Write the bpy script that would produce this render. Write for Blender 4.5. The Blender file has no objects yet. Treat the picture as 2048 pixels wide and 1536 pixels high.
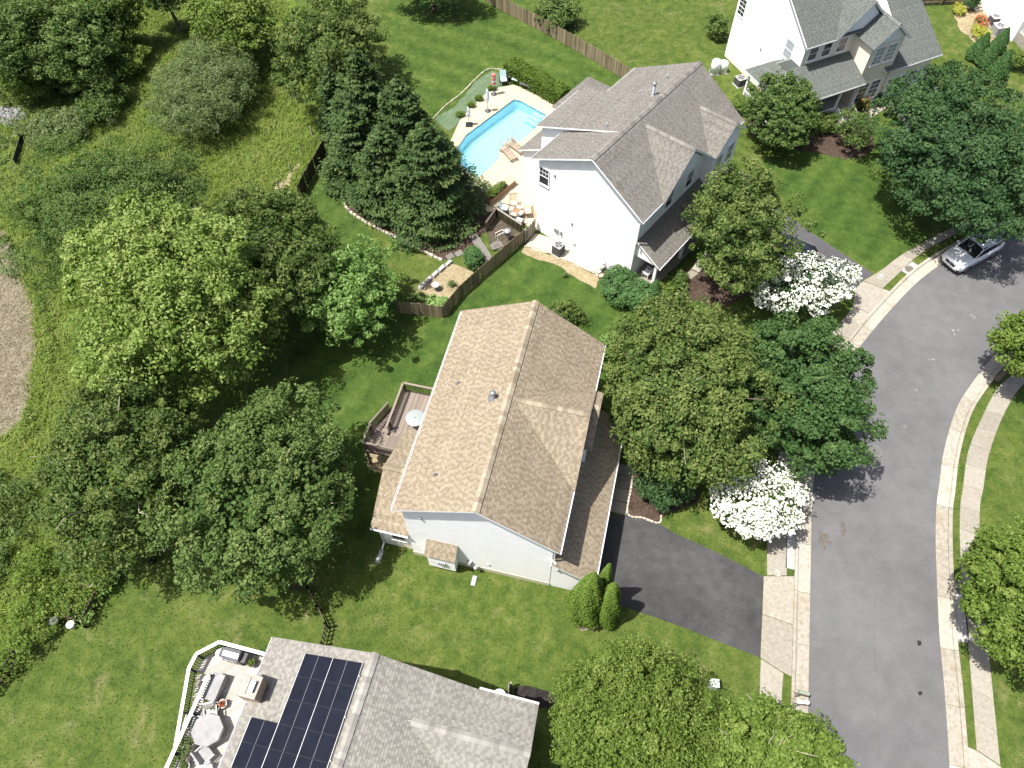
import bpy, math, random
import numpy as np
from math import sin, cos, pi, radians, sqrt, atan2, hypot
from mathutils import Vector, Matrix

# ------------------------------------------------------------------ camera, sky, sun, exposure
S = bpy.context.scene
FPX, PITCH, CAMH = 1510.0, 0.996, 43.12          # drone camera: focal length (px of a 2048 px frame), angle below horizon, height
cam_data = bpy.data.cameras.new('drone_camera')
cam_data.sensor_width = 36.0
cam_data.lens = FPX / 2048 * 36
cam_data.clip_start = 0.5
cam_data.clip_end = 3000
cam = bpy.data.objects.new('drone_camera', cam_data)
S.collection.objects.link(cam)
cam.location = (0, 0, CAMH)
cam.rotation_euler = (pi / 2 - PITCH, 0, 0)
S.camera = cam

SUN_EL, SHADOW_AZ = radians(67), radians(16)      # shadows fall to the right and slightly away
world = bpy.data.worlds.new('World')
S.world = world
world.use_nodes = True
nt = world.node_tree
nt.nodes.clear()
sky = nt.nodes.new('ShaderNodeTexSky')
sky.sky_type = 'NISHITA'
sky.sun_disc = False
sky.sun_elevation = SUN_EL
sky.dust_density = 4.0
sky.air_density = 0.8
sunvec = (-cos(SHADOW_AZ), -sin(SHADOW_AZ))
sky.sun_rotation = atan2(sunvec[0], sunvec[1])
bg = nt.nodes.new('ShaderNodeBackground')
bg.inputs['Strength'].default_value = 0.105
wo = nt.nodes.new('ShaderNodeOutputWorld')
nt.links.new(sky.outputs[0], bg.inputs[0])
nt.links.new(bg.outputs[0], wo.inputs[0])
sl = bpy.data.lights.new('sun', 'SUN')
sl.energy = 5.0
sl.angle = radians(0.53)
sl.color = (1.0, 0.955, 0.88)
so = bpy.data.objects.new('sun', sl)
S.collection.objects.link(so)
tosun = Vector((sunvec[0] * cos(SUN_EL), sunvec[1] * cos(SUN_EL), sin(SUN_EL)))
so.rotation_euler = tosun.to_track_quat('Z', 'Y').to_euler()
so.location = tosun * 120
S.view_settings.view_transform = 'Standard'
S.view_settings.look = 'None'
S.view_settings.gamma = 1
S.view_settings.exposure = 1.0
S.view_settings.use_curve_mapping = False
S.render.engine = 'CYCLES'
S.cycles.max_bounces = 8
S.cycles.transparent_max_bounces = 8
S.cycles.use_denoising = True

C = S.collection

# ------------------------------------------------------------------ helpers
def G(u, v, z=0.0):
    """point of the place at height z seen at photo position (u, v): the survey of the site"""
    X = (u - 1024) / FPX
    U = (768 - v) / FPX
    c, s = cos(PITCH), sin(PITCH)
    dx, dy, dz = X, c + U * s, -s + U * c
    t = (z - CAMH) / dz
    return Vector((dx * t, dy * t, z))
def G2(u, v, z=0.0):
    p = G(u, v, z)
    return (p.x, p.y)
def px_per_m(p):
    return FPX / (p[1] * cos(PITCH) - (p[2] - CAMH) * sin(PITCH))

def tag(o, label=None, cat=None, group=None, kind=None):
    if label: o['label'] = label
    if cat: o['category'] = cat
    if group: o['group'] = group
    if kind: o['kind'] = kind
    return o
def thing(name, label, cat, loc=(0, 0, 0), rz=0.0, group=None):
    o = bpy.data.objects.new(name, None)
    C.objects.link(o)
    o.empty_display_size = 0.3
    o.location = loc
    o.rotation_euler = (0, 0, rz)
    return tag(o, label, cat, group)
def link(name, me, parent=None):
    o = bpy.data.objects.new(name, me)
    C.objects.link(o)
    if parent is not None: o.parent = parent
    return o
def copy_tree(o, parent=None):
    c = o.copy()
    C.objects.link(c)
    c.parent = parent
    for ch in [x for x in o.children]:
        copy_tree(ch, c)
    return c

class MB:
    """collects shapes for one mesh"""
    def __init__(self): self.v = []; self.f = []; self.a = []
    def add(self, vs, fs, M=None, var=None):
        n = len(self.v)
        if M is not None: vs = [tuple(M @ Vector(p)) for p in vs]
        self.v += [tuple(p) for p in vs]
        self.f += [tuple(i + n for i in f) for f in fs]
        self.a += [0.5 if var is None else var] * len(fs)
        return self
    def box(self, x0, x1, y0, y1, z0, z1, M=None, var=None):
        return self.add([(x0,y0,z0),(x1,y0,z0),(x1,y1,z0),(x0,y1,z0),(x0,y0,z1),(x1,y0,z1),(x1,y1,z1),(x0,y1,z1)],
            [(0,3,2,1),(4,5,6,7),(0,1,5,4),(1,2,6,5),(2,3,7,6),(3,0,4,7)], M, var)
    def cbox(self, c, s, M=None, var=None):
        return self.box(c[0]-s[0]/2, c[0]+s[0]/2, c[1]-s[1]/2, c[1]+s[1]/2, c[2]-s[2]/2, c[2]+s[2]/2, M, var)
    def prism(self, poly, z0, z1, M=None, var=None):
        n = len(poly)
        if sum(poly[i][0]*poly[(i+1)%n][1]-poly[(i+1)%n][0]*poly[i][1] for i in range(n)) < 0: poly = poly[::-1]
        vs = [(p[0],p[1],z0) for p in poly] + [(p[0],p[1],z1) for p in poly]
        fs = [tuple(range(n-1,-1,-1)), tuple(range(n,2*n))] + [(i,(i+1)%n,n+(i+1)%n,n+i) for i in range(n)]
        return self.add(vs, fs, M, var)
    def tube(self, p0, p1, r0, r1=None, n=8, M=None, var=None):
        r1 = r0 if r1 is None else r1
        p0, p1 = Vector(p0), Vector(p1)
        d = (p1 - p0).normalized()
        a = d.orthogonal().normalized(); b = d.cross(a)
        vs = []
        for p, r in ((p0, r0), (p1, r1)):
            for k in range(n):
                t = 2*pi*k/n
                vs.append(tuple(p + a*cos(t)*r + b*sin(t)*r))
        fs = [(k,(k+1)%n,n+(k+1)%n,n+k) for k in range(n)] + [tuple(range(n-1,-1,-1)), tuple(range(n,2*n))]
        return self.add(vs, fs, M, var)
    def path(self, pts, r, n=6, M=None):
        for a, b in zip(pts[:-1], pts[1:]): self.tube(a, b, r, r, n, M)
        return self
    def bar(self, p0, p1, w, h, M=None):
        """rectangular bar from p0 to p1, w across, h tall"""
        p0, p1 = Vector(p0), Vector(p1)
        d = (p1 - p0).normalized()
        s = d.cross(Vector((0,0,1)))
        s = s.normalized() if s.length > 1e-4 else Vector((1,0,0))
        u = s.cross(d).normalized()
        vs = []
        for p in (p0, p1):
            for a, b in ((-1,-1),(1,-1),(1,1),(-1,1)): vs.append(tuple(p + s*(a*w/2) + u*(b*h/2)))
        return self.add(vs, [(0,1,5,4),(1,2,6,5),(2,3,7,6),(3,0,4,7),(3,2,1,0),(4,5,6,7)], M)
    def lathe(self, prof, n=16, c=(0,0,0), M=None, var=None):
        vs = []
        for r, z in prof:
            for k in range(n):
                t = 2*pi*k/n
                vs.append((c[0]+r*cos(t), c[1]+r*sin(t), c[2]+z))
        fs = []
        for i in range(len(prof)-1):
            for k in range(n):
                fs.append((i*n+k, i*n+(k+1)%n, (i+1)*n+(k+1)%n, (i+1)*n+k))
        fs.append(tuple(range(n-1,-1,-1))); m = len(prof)-1
        fs.append(tuple(range(m*n, m*n+n)))
        return self.add(vs, fs, M, var)
    def mesh(self, name, mat, smooth=False, attr=False):
        me = bpy.data.meshes.new(name)
        me.from_pydata(self.v, [], self.f)
        if attr:
            at = me.attributes.new('var', 'FLOAT', 'FACE')
            at.data.foreach_set('value', np.array(self.a, dtype=np.float32))
        if mat is not None: me.materials.append(mat)
        if smooth: me.polygons.foreach_set('use_smooth', [True]*len(me.polygons))
        me.update()
        return me
    def build(self, name, mat, parent=None, smooth=False, attr=False, bevel=0):
        o = link(name, self.mesh(name, mat, smooth, attr), parent)
        if bevel:
            b = o.modifiers.new('bevel', 'BEVEL'); b.width = bevel; b.segments = 2; b.limit_method = 'ANGLE'
        return o

def quads(name, V, mat, parent=None, var=None, nv=4):
    """numpy array of quads (N,4,3) as one mesh"""
    V = np.asarray(V, dtype=np.float32).reshape(-1, nv, 3)
    n = len(V)
    me = bpy.data.meshes.new(name)
    me.vertices.add(n*nv); me.vertices.foreach_set('co', V.ravel())
    me.loops.add(n*nv); me.loops.foreach_set('vertex_index', np.arange(n*nv, dtype=np.int32))
    me.polygons.add(n); me.polygons.foreach_set('loop_start', np.arange(0, n*nv, nv, dtype=np.int32))
    if var is not None:
        at = me.attributes.new('var', 'FLOAT', 'FACE'); at.data.foreach_set('value', np.asarray(var, dtype=np.float32))
    me.materials.append(mat)
    me.update(calc_edges=True)
    return link(name, me, parent)

def plane_M(o, x, n):
    """matrix of a wall plane: x to the right, y up the wall, z outwards"""
    x = Vector(x).normalized(); n = Vector(n).normalized(); y = n.cross(x)
    M = Matrix.Identity(4)
    for i in range(3): M[i][0] = x[i]; M[i][1] = y[i]; M[i][2] = n[i]; M[i][3] = o[i]
    return M

def resample(pts, step):
    pts = [np.array(p[:2], float) for p in pts]
    out = []; 
    d = [0]
    for a, b in zip(pts[:-1], pts[1:]): d.append(d[-1] + np.linalg.norm(b-a))
    n = max(2, int(round(d[-1]/step))+1)
    P = np.array(pts)
    t = np.linspace(0, d[-1], n)
    return np.stack([np.interp(t, d, P[:,0]), np.interp(t, d, P[:,1])], 1)
def smooth_line(pts, n=12):
    """Catmull-Rom through the points"""
    P = [np.array(p[:2], float) for p in pts]
    P = [2*P[0]-P[1]] + P + [2*P[-1]-P[-2]]
    out = []
    for i in range(1, len(P)-2):
        for k in range(n):
            t = k/n
            a, b, c, d = P[i-1], P[i], P[i+1], P[i+2]
            out.append(0.5*((2*b) + (-a+c)*t + (2*a-5*b+4*c-d)*t*t + (-a+3*b-3*c+d)*t**3))
    out.append(P[-2])
    return np.array(out)
def inside(poly, P):
    """vectorised even-odd test"""
    x, y = P[:,0], P[:,1]; r = np.zeros(len(P), bool)
    n = len(poly)
    for i in range(n):
        x0, y0 = poly[i][:2]; x1, y1 = poly[(i+1)%n][:2]
        if y0 == y1: continue
        c = ((y0 > y) != (y1 > y)) & (x < (x1-x0)*(y-y0)/(y1-y0)+x0)
        r ^= c
    return r
def wobble(poly, step=0.6, amp=0.12, seed=0):
    """polygon with an uneven, natural outline"""
    rs = np.random.RandomState(seed)
    pts = list(poly) + [poly[0]]
    R = resample(pts, step)[:-1]
    n = len(R); d = np.zeros(n)
    for k in (3, 5, 9, 17, 31): d += np.sin(2*pi*np.arange(n)*k/n*max(1, n/80) + rs.rand()*7)*rs.randn()*0.45
    t = np.roll(R, -1, 0) - np.roll(R, 1, 0)
    nn = np.stack([t[:,1], -t[:,0]], 1); nn /= np.linalg.norm(nn, axis=1, keepdims=True)+1e-9
    return [tuple(p) for p in R + nn*(d*amp)[:,None]]
def sheet(name, poly, z, mat, parent=None, kind='structure'):
    import bmesh
    bm = bmesh.new()
    vs = [bm.verts.new((p[0], p[1], z)) for p in poly]
    es = [bm.edges.new((vs[i], vs[(i+1)%len(vs)])) for i in range(len(vs))]
    bmesh.ops.triangle_fill(bm, edges=es, use_beauty=True, use_dissolve=False, normal=(0,0,1))
    for f in bm.faces:
        if f.normal.z < 0: f.normal_flip()
    me = bpy.data.meshes.new(name); bm.to_mesh(me); bm.free()
    me.materials.append(mat)
    o = link(name, me, parent)
    if kind and parent is None: o['kind'] = kind
    return o
PX = lambda pts, z=0.0: [G2(u, v, z) for u, v in pts]
# ------------------------------------------------------------------ materials (all procedural)
def new_mat(name):
    m = bpy.data.materials.new(name); m.use_nodes = True
    n = m.node_tree; b = n.nodes['Principled BSDF']
    return m, n, b
def ramp(n, stops, fac):
    r = n.nodes.new('ShaderNodeValToRGB')
    e = r.color_ramp.elements
    while len(e) > 1: e.remove(e[-1])
    e[0].position = stops[0][0]; e[0].color = (*stops[0][1], 1)
    for p, c in stops[1:]:
        x = e.new(p); x.color = (*c, 1)
    n.links.new(fac, r.inputs[0])
    return r.outputs[0]
def noise(n, scale, detail=4, rough=0.55, vec=None, dist=0.0):
    t = n.nodes.new('ShaderNodeTexNoise')
    t.inputs['Scale'].default_value = scale; t.inputs['Detail'].default_value = detail
    t.inputs['Roughness'].default_value = rough; t.inputs['Distortion'].default_value = dist
    if vec is None:
        g = n.nodes.new('ShaderNodeNewGeometry'); vec = g.outputs['Position']
    n.links.new(vec, t.inputs['Vector'])
    return t.outputs['Fac']
def mixc(n, a, b, fac, mode='MIX'):
    m = n.nodes.new('ShaderNodeMix'); m.data_type = 'RGBA'; m.blend_type = mode
    if isinstance(fac, (int, float)): m.inputs[0].default_value = fac
    else: n.links.new(fac, m.inputs[0])
    for s, x in ((6, a), (7, b)):
        if isinstance(x, tuple): m.inputs[s].default_value = (*x, 1)
        else: n.links.new(x, m.inputs[s])
    return m.outputs[2]
def mathn(n, op, a, b=None, clamp=False):
    m = n.nodes.new('ShaderNodeMath'); m.operation = op; m.use_clamp = clamp
    for i, x in enumerate((a, b)):
        if x is None: continue
        if isinstance(x, (int, float)): m.inputs[i].default_value = x
        else: n.links.new(x, m.inputs[i])
    return m.outputs[0]
def bump(n, b, h, strength=0.4, dist=0.02):
    k = n.nodes.new('ShaderNodeBump'); k.inputs['Strength'].default_value = strength; k.inputs['Distance'].default_value = dist
    n.links.new(h, k.inputs['Height']); n.links.new(k.outputs[0], b.inputs['Normal'])
def attr(n, name='var'):
    a = n.nodes.new('ShaderNodeAttribute'); a.attribute_name = name
    return a.outputs['Fac']
def plain(name, col, rough=0.6, var=0.12, scale=6.0, metal=0.0, bmp=0.0, spec=0.4):
    """paint-like material with slight mottling"""
    m, n, b = new_mat(name)
    f = noise(n, scale, 5, 0.6)
    lo = tuple(c*(1-var) for c in col); hi = tuple(min(1, c*(1+var)) for c in col)
    n.links.new(ramp(n, [(0.3, lo), (0.7, hi)], f), b.inputs['Base Color'])
    b.inputs['Roughness'].default_value = rough; b.inputs['Metallic'].default_value = metal
    b.inputs['Specular IOR Level'].default_value = spec
    if bmp: bump(n, b, noise(n, scale*8, 3), bmp, 0.01)
    return m
def dim(stops, k):
    return [(p, tuple(c*k for c in col)) for p, col in stops]
def ground_mat(name, stops, scales=(0.25, 1.3, 7.0, 28.0), w=(0.32, 0.50, 0.30, 0.20), bmp=0.6, bd=0.05, rough=0.9, stripe=None, dry=None):
    m, n, b = new_mat(name)
    tot = None
    for s, k in zip(scales, w):
        x = mathn(n, 'MULTIPLY', mathn(n, 'SUBTRACT', noise(n, s, 5, 0.6, dist=0.3), 0.5), k*2.2)
        tot = x if tot is None else mathn(n, 'ADD', tot, x)
    if stripe:
        ang, per, amp = stripe
        g = n.nodes.new('ShaderNodeNewGeometry'); sx = n.nodes.new('ShaderNodeSeparateXYZ'); n.links.new(g.outputs['Position'], sx.inputs[0])
        d = mathn(n, 'ADD', mathn(n, 'MULTIPLY', sx.outputs[0], cos(ang)*2*pi/per), mathn(n, 'MULTIPLY', sx.outputs[1], sin(ang)*2*pi/per))
        d = mathn(n, 'ADD', d, mathn(n, 'MULTIPLY', noise(n, 0.35, 2), 3.0))
        tot = mathn(n, 'ADD', tot, mathn(n, 'MULTIPLY', mathn(n, 'SINE', d), amp))
    f = mathn(n, 'ADD', tot, 0.5, True)
    col = ramp(n, dim(stops, 0.74), f)
    if dry:
        dm = ramp(n, [(0.56, (0,0,0)), (0.72, (1,1,1))], noise(n, 0.55, 6, 0.7, dist=0.6))
        col = mixc(n, col, tuple(c*0.74 for c in dry), mathn(n, 'MULTIPLY', dm, 0.7))
    n.links.new(col, b.inputs['Base Color'])
    b.inputs['Roughness'].default_value = rough; b.inputs['Specular IOR Level'].default_value = 0.15
    if bmp: bump(n, b, noise(n, scales[-1], 6, 0.75), bmp, bd)
    return m
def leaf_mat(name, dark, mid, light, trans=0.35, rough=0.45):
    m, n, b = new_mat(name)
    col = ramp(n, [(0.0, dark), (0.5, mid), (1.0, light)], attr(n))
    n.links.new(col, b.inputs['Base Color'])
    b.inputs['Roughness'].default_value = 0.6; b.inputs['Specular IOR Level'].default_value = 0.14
    t = n.nodes.new('ShaderNodeBsdfTranslucent')
    n.links.new(mixc(n, col, (1.15, 1.25, 0.55), 1.0, 'MULTIPLY'), t.inputs['Color'])
    mx = n.nodes.new('ShaderNodeMixShader'); mx.inputs[0].default_value = trans
    o = n.nodes['Material Output']
    n.links.new(b.outputs[0], mx.inputs[1]); n.links.new(t.outputs[0], mx.inputs[2]); n.links.new(mx.outputs[0], o.inputs[0])
    return m
def shingle_mat(name, lo, mid, hi):
    m, n, b = new_mat(name)
    a = mathn(n, 'ADD', attr(n), mathn(n, 'MULTIPLY', mathn(n, 'SUBTRACT', noise(n, 60, 3, 0.7), 0.5), 0.25))
    a = mathn(n, 'ADD', a, mathn(n, 'MULTIPLY', mathn(n, 'SUBTRACT', noise(n, 0.7, 4, 0.6), 0.5), 0.30), True)
    n.links.new(ramp(n, dim([(0.1, lo), (0.5, mid), (0.9, hi)], 0.72), a), b.inputs['Base Color'])
    b.inputs['Roughness'].default_value = 0.95; b.inputs['Specular IOR Level'].default_value = 0.1
    bump(n, b, noise(n, 220, 2, 0.8), 0.35, 0.004)
    return m
def wood_mat(name, lo, hi, rough=0.75, grain=(3, 3, 26)):
    m, n, b = new_mat(name)
    oi = n.nodes.new('ShaderNodeObjectInfo')
    tc = n.nodes.new('ShaderNodeTexCoord'); mp = n.nodes.new('ShaderNodeMapping'); mp.inputs['Scale'].default_value = grain
    n.links.new(tc.outputs['Object'], mp.inputs[0])
    f = noise(n, 1.0, 5, 0.65, mp.outputs[0])
    f = mathn(n, 'ADD', mathn(n, 'MULTIPLY', f, 0.6), mathn(n, 'MULTIPLY', oi.outputs['Random'], 0.5))
    f = mathn(n, 'ADD', f, mathn(n, 'MULTIPLY', mathn(n, 'SUBTRACT', noise(n, 0.8, 3), 0.5), 0.5), True)
    n.links.new(ramp(n, [(0.2, lo), (0.8, hi)], f), b.inputs['Base Color'])
    b.inputs['Roughness'].default_value = rough; b.inputs['Specular IOR Level'].default_value = 0.2
    return m
def stone_mat(name, lo, mid, hi, scale=9.0, bmp=0.3, stain=None):
    m, n, b = new_mat(name)
    oi = n.nodes.new('ShaderNodeObjectInfo')
    f = mathn(n, 'ADD', mathn(n, 'MULTIPLY', noise(n, scale, 8, 0.7), 0.75), mathn(n, 'MULTIPLY', oi.outputs['Random'], 0.22))
    col = ramp(n, dim([(0.28, lo), (0.5, mid), (0.72, hi)], 0.74), f)
    if stain:
        s = ramp(n, [(0.52, (0,0,0)), (0.72, (1,1,1))], noise(n, 0.8, 6, 0.7, dist=0.8))
        col = mixc(n, col, stain, mathn(n, 'MULTIPLY', s, 0.55))
    n.links.new(col, b.inputs['Base Color'])
    b.inputs['Roughness'].default_value = 0.9; b.inputs['Specular IOR Level'].default_value = 0.2
    if bmp: bump(n, b, noise(n, scale*10, 4, 0.7), bmp, 0.006)
    return m

M = {}
M['lawn'] = ground_mat('lawn_grass', [(0.10, (0.0234,0.0479,0.0091)), (0.40, (0.0587,0.0982,0.0159)), (0.64, (0.0960,0.1303,0.0261)), (0.92, (0.1760,0.1771,0.0624))], dry=(0.2027,0.1885,0.0851))
M['lawn_lush'] = ground_mat('lush_lawn_grass', [(0.12, (0.0213,0.0479,0.0091)), (0.45, (0.0459,0.0891,0.0147)), (0.72, (0.0726,0.1188,0.0216)), (0.95, (0.1227,0.1508,0.0408))], stripe=(radians(-38), 2.1, 0.10))
M['lawn_stripe'] = ground_mat('mown_lawn_grass', [(0.12, (0.0256,0.0549,0.0091)), (0.45, (0.0534,0.0982,0.0159)), (0.72, (0.0833,0.1279,0.0239)), (0.95, (0.1387,0.1656,0.0476))], stripe=(radians(62), 2.4, 0.10))
M['meadow'] = ground_mat('meadow_grass', [(0.1, (0.0602,0.1005,0.0151)), (0.4, (0.1203,0.1809,0.0280)), (0.7, (0.1704,0.2211,0.0431)), (0.95, (0.2307,0.2313,0.0808))], bmp=0.9, bd=0.12)
M['soil'] = ground_mat('bare_soil', [(0.1, (0.12,0.098,0.066)), (0.45, (0.20,0.172,0.124)), (0.75, (0.27,0.240,0.182)), (0.97, (0.15,0.16,0.06))], scales=(0.5,2,9,40))
M['mulch'] = ground_mat('bark_mulch', [(0.1, (0.022,0.014,0.010)), (0.5, (0.070,0.048,0.036)), (0.9, (0.135,0.100,0.078))], scales=(0.8,4,18,60))
M['dark_mulch'] = ground_mat('black_mulch', [(0.1, (0.008,0.007,0.007)), (0.5, (0.030,0.025,0.024)), (0.9, (0.075,0.066,0.063))], scales=(0.8,4,18,60))
M['straw'] = ground_mat('dry_bed_soil', [(0.1, (0.16,0.125,0.07)), (0.5, (0.30,0.25,0.15)), (0.9, (0.42,0.37,0.25))], scales=(0.8,4,14,50))
M['groundcover'] = ground_mat('bluegreen_groundcover', [(0.1, (0.06,0.105,0.055)), (0.5, (0.11,0.165,0.095)), (0.9, (0.18,0.235,0.15))], scales=(0.6,3,12,50))
M['asphalt'] = ground_mat('road_asphalt', [(0.1, (0.0885,0.0885,0.0920)), (0.5, (0.1322,0.1322,0.1369)), (0.9, (0.1770,0.1770,0.1805))], scales=(0.12,0.9,9,90), w=(0.34,0.30,0.14,0.22), bmp=0.25, bd=0.01, rough=0.85)
M['driveway'] = ground_mat('driveway_asphalt', [(0.1, (0.022,0.022,0.023)), (0.5, (0.060,0.060,0.062)), (0.9, (0.105,0.105,0.108))], scales=(0.30,1.6,9,90), w=(0.42,0.22,0.15,0.2), bmp=0.25, bd=0.01, rough=0.8)
M['driveway2'] = ground_mat('newer_driveway_asphalt', [(0.1, (0.060,0.060,0.066)), (0.5, (0.085,0.085,0.092)), (0.9, (0.12,0.12,0.128))], scales=(0.3,1.6,9,90), w=(0.3,0.2,0.15,0.2), bmp=0.2, bd=0.01, rough=0.8)
M['tar'] = plain('tar_patch', (0.012,0.012,0.013), 0.5, 0.2)
M['concrete'] = stone_mat('weathered_concrete', (0.215,0.196,0.158), (0.315,0.293,0.247), (0.42,0.397,0.343), 5, stain=(0.20,0.165,0.12))
M['walk'] = stone_mat('old_sidewalk_concrete', (0.215,0.198,0.160), (0.300,0.280,0.235), (0.38,0.358,0.31), 6, stain=(0.17,0.15,0.11))
M['curb'] = stone_mat('curb_concrete', (0.245,0.222,0.178), (0.385,0.359,0.307), (0.51,0.484,0.425), 4, stain=(0.20,0.155,0.10))
M['newconc'] = stone_mat('new_grey_concrete', (0.30,0.30,0.29), (0.38,0.38,0.37), (0.45,0.45,0.44), 6)
M['patio'] = stone_mat('cream_patio_concrete', (0.38,0.33,0.235), (0.47,0.415,0.305), (0.56,0.505,0.39), 2.5, 0.15)
M['gravel'] = stone_mat('pale_gravel', (0.24,0.205,0.15), (0.40,0.36,0.28), (0.56,0.52,0.45), 24, 0.8)
M['stone'] = stone_mat('pale_edging_stone', (0.36,0.30,0.23), (0.52,0.46,0.38), (0.66,0.61,0.53), 8, 0.6)
M['riprap'] = stone_mat('grey_riprap_stone', (0.13,0.13,0.13), (0.24,0.24,0.24), (0.36,0.36,0.36), 5, 0.6)
M['flag'] = stone_mat('grey_flagstone', (0.10,0.095,0.085), (0.17,0.16,0.145), (0.25,0.235,0.21), 6, 0.5)
def siding(name, col):
    m, n, b = new_mat(name)
    f = noise(n, 1.6, 5, 0.6)
    n.links.new(ramp(n, [(0.3, tuple(c*0.93 for c in col)), (0.7, col)], f), b.inputs['Base Color'])
    b.inputs['Roughness'].default_value = 0.55; b.inputs['Specular IOR Level'].default_value = 0.3
    return m
M['white_siding'] = siding('white_vinyl_siding', (0.84,0.84,0.84))
M['cream_siding'] = siding('cream_vinyl_siding', (0.72,0.67,0.56))
M['foundation'] = stone_mat('cream_foundation', (0.55,0.50,0.38), (0.63,0.58,0.46), (0.70,0.66,0.55), 4)
M['trim'] = plain('white_trim', (0.80,0.80,0.80), 0.45, 0.03)
M['gutter'] = plain('white_gutter', (0.60,0.60,0.61), 0.35, 0.03)
M['soffit'] = plain('roof_edge_board', (0.62,0.60,0.56), 0.7, 0.06)
M['sh_tan'] = shingle_mat('tan_roof_shingle', (0.152,0.122,0.086), (0.262,0.218,0.158), (0.400,0.345,0.260))
M['sh_grey'] = shingle_mat('warm_grey_roof_shingle', (0.110,0.103,0.092), (0.182,0.172,0.156), (0.270,0.257,0.236))
M['sh_pale'] = shingle_mat('pale_grey_roof_shingle', (0.1475,0.1392,0.1251), (0.2360,0.2266,0.2053), (0.3481,0.3375,0.3092))
M['sh_green'] = shingle_mat('green_grey_roof_shingle', (0.075,0.085,0.080), (0.125,0.14,0.13), (0.185,0.20,0.185))
M['glass'] = plain('dark_window_glass', (0.03,0.035,0.045), 0.06, 0.1, spec=0.8)
M['pale_glass'] = plain('pale_window_glass', (0.30,0.33,0.36), 0.08, 0.1, spec=0.8)
M['brick'] = plain('brown_chimney_siding', (0.30,0.225,0.155), 0.85, 0.25, 9, bmp=0.4)
M['panel'] = plain('solar_cell_glass', (0.006,0.007,0.013), 0.30, 0.3, 1.5, spec=0.22)
M['alu'] = plain('aluminium_rail', (0.26,0.27,0.29), 0.5, 0.05, metal=0.5)
M['steel'] = plain('galvanised_steel', (0.30,0.31,0.33), 0.45, 0.15, metal=0.7)
M['black'] = plain('black_painted_metal', (0.015,0.015,0.017), 0.4, 0.2)
M['darkgrey'] = plain('dark_grey_metal', (0.075,0.078,0.082), 0.45, 0.15)
M['midgrey'] = plain('grey_enamel', (0.24,0.25,0.26), 0.45, 0.1)
M['white_paint'] = plain('white_paint', (0.78,0.78,0.79), 0.4, 0.04)
M['chalk'] = plain('white_road_paint', (0.42,0.42,0.41), 0.85, 0.25, 40)
M['fence'] = wood_mat('weathered_fence_wood', (0.085,0.070,0.042), (0.235,0.198,0.125))
M['fence_dark'] = wood_mat('dark_fence_wood', (0.030,0.025,0.018), (0.085,0.070,0.048))
M['fence_grey'] = wood_mat('grey_old_wood', (0.17,0.155,0.13), (0.36,0.33,0.28))
M['deck_brown'] = wood_mat('brown_stained_deck', (0.125,0.103,0.085), (0.195,0.163,0.138), grain=(3,26,3))
M['deck_dark'] = wood_mat('dark_brown_railing', (0.050,0.036,0.030), (0.090,0.068,0.058))
M['deck_white'] = wood_mat('whitewashed_deck', (0.25,0.235,0.21), (0.36,0.345,0.32), grain=(3,26,3))
M['teak'] = wood_mat('brown_outdoor_wood', (0.19,0.115,0.07), (0.36,0.24,0.15))
M['lounger'] = wood_mat('grey_brown_lounger_wood', (0.19,0.15,0.11), (0.34,0.28,0.22))
M['cushion'] = plain('pale_aqua_cushion', (0.42,0.56,0.56), 0.9, 0.08)
M['terracotta'] = plain('rust_cushion', (0.42,0.20,0.12), 0.9, 0.1)
M['tan_cushion'] = plain('tan_cushion', (0.50,0.37,0.26), 0.9, 0.08)
M['canvas'] = plain('pale_grey_canvas', (0.62,0.62,0.66), 0.9, 0.08)
M['red_canvas'] = plain('red_canvas', (0.50,0.10,0.08), 0.9, 0.1)
M['cover'] = plain('silver_grey_cover', (0.20,0.20,0.205), 0.7, 0.2, 2.5, bmp=0.5)
M['table_glass'] = plain('frosted_table_top', (0.22,0.245,0.245), 0.3, 0.06)
M['bark'] = wood_mat('tree_bark', (0.050,0.040,0.030), (0.13,0.11,0.085))
M['twig'] = plain('pale_dead_twig', (0.33,0.29,0.24), 0.9, 0.15)
M['tyre'] = plain('tyre_rubber', (0.012,0.012,0.012), 0.8, 0.2)
M['rim'] = plain('alloy_rim', (0.45,0.46,0.48), 0.3, 0.05, metal=0.9)
m_, n_, b_ = new_mat('silver_car_paint'); b_.inputs['Base Color'].default_value = (0.72,0.74,0.76,1); b_.inputs['Metallic'].default_value = 0.25; b_.inputs['Roughness'].default_value = 0.32; b_.inputs['Coat Weight'].default_value = 0.6; M['carpaint'] = m_
m_, n_, b_ = new_mat('black_car_paint'); b_.inputs['Base Color'].default_value = (0.012,0.013,0.018,1); b_.inputs['Roughness'].default_value = 0.25; b_.inputs['Coat Weight'].default_value = 0.8; M['blackpaint'] = m_
M['autoglass'] = plain('car_glass', (0.012,0.014,0.018), 0.05, 0.1, spec=0.9)
M['lamp'] = plain('headlight_glass', (0.62,0.64,0.66), 0.12, 0.05, spec=0.9)
M['taillamp'] = plain('red_lamp', (0.35,0.02,0.02), 0.2, 0.05)
M['poolwall'] = plain('pool_liner', (0.50,0.80,0.88), 0.5, 0.04, 3)
m_, n_, b_ = new_mat('pool_water')
b_.inputs['Base Color'].default_value = (0.80,0.96,1.0,1); b_.inputs['Roughness'].default_value = 0.03; b_.inputs['IOR'].default_value = 1.33; b_.inputs['Transmission Weight'].default_value = 1.0
bump(n_, b_, noise(n_, 3.2, 3, 0.6, dist=0.7), 0.25, 0.05)
M['water'] = m_
M['pooltile'] = plain('pool_tile_line', (0.10,0.26,0.40), 0.3, 0.25, 12)
M['plantpot'] = plain('white_planter', (0.70,0.70,0.68), 0.6, 0.06)
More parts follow.
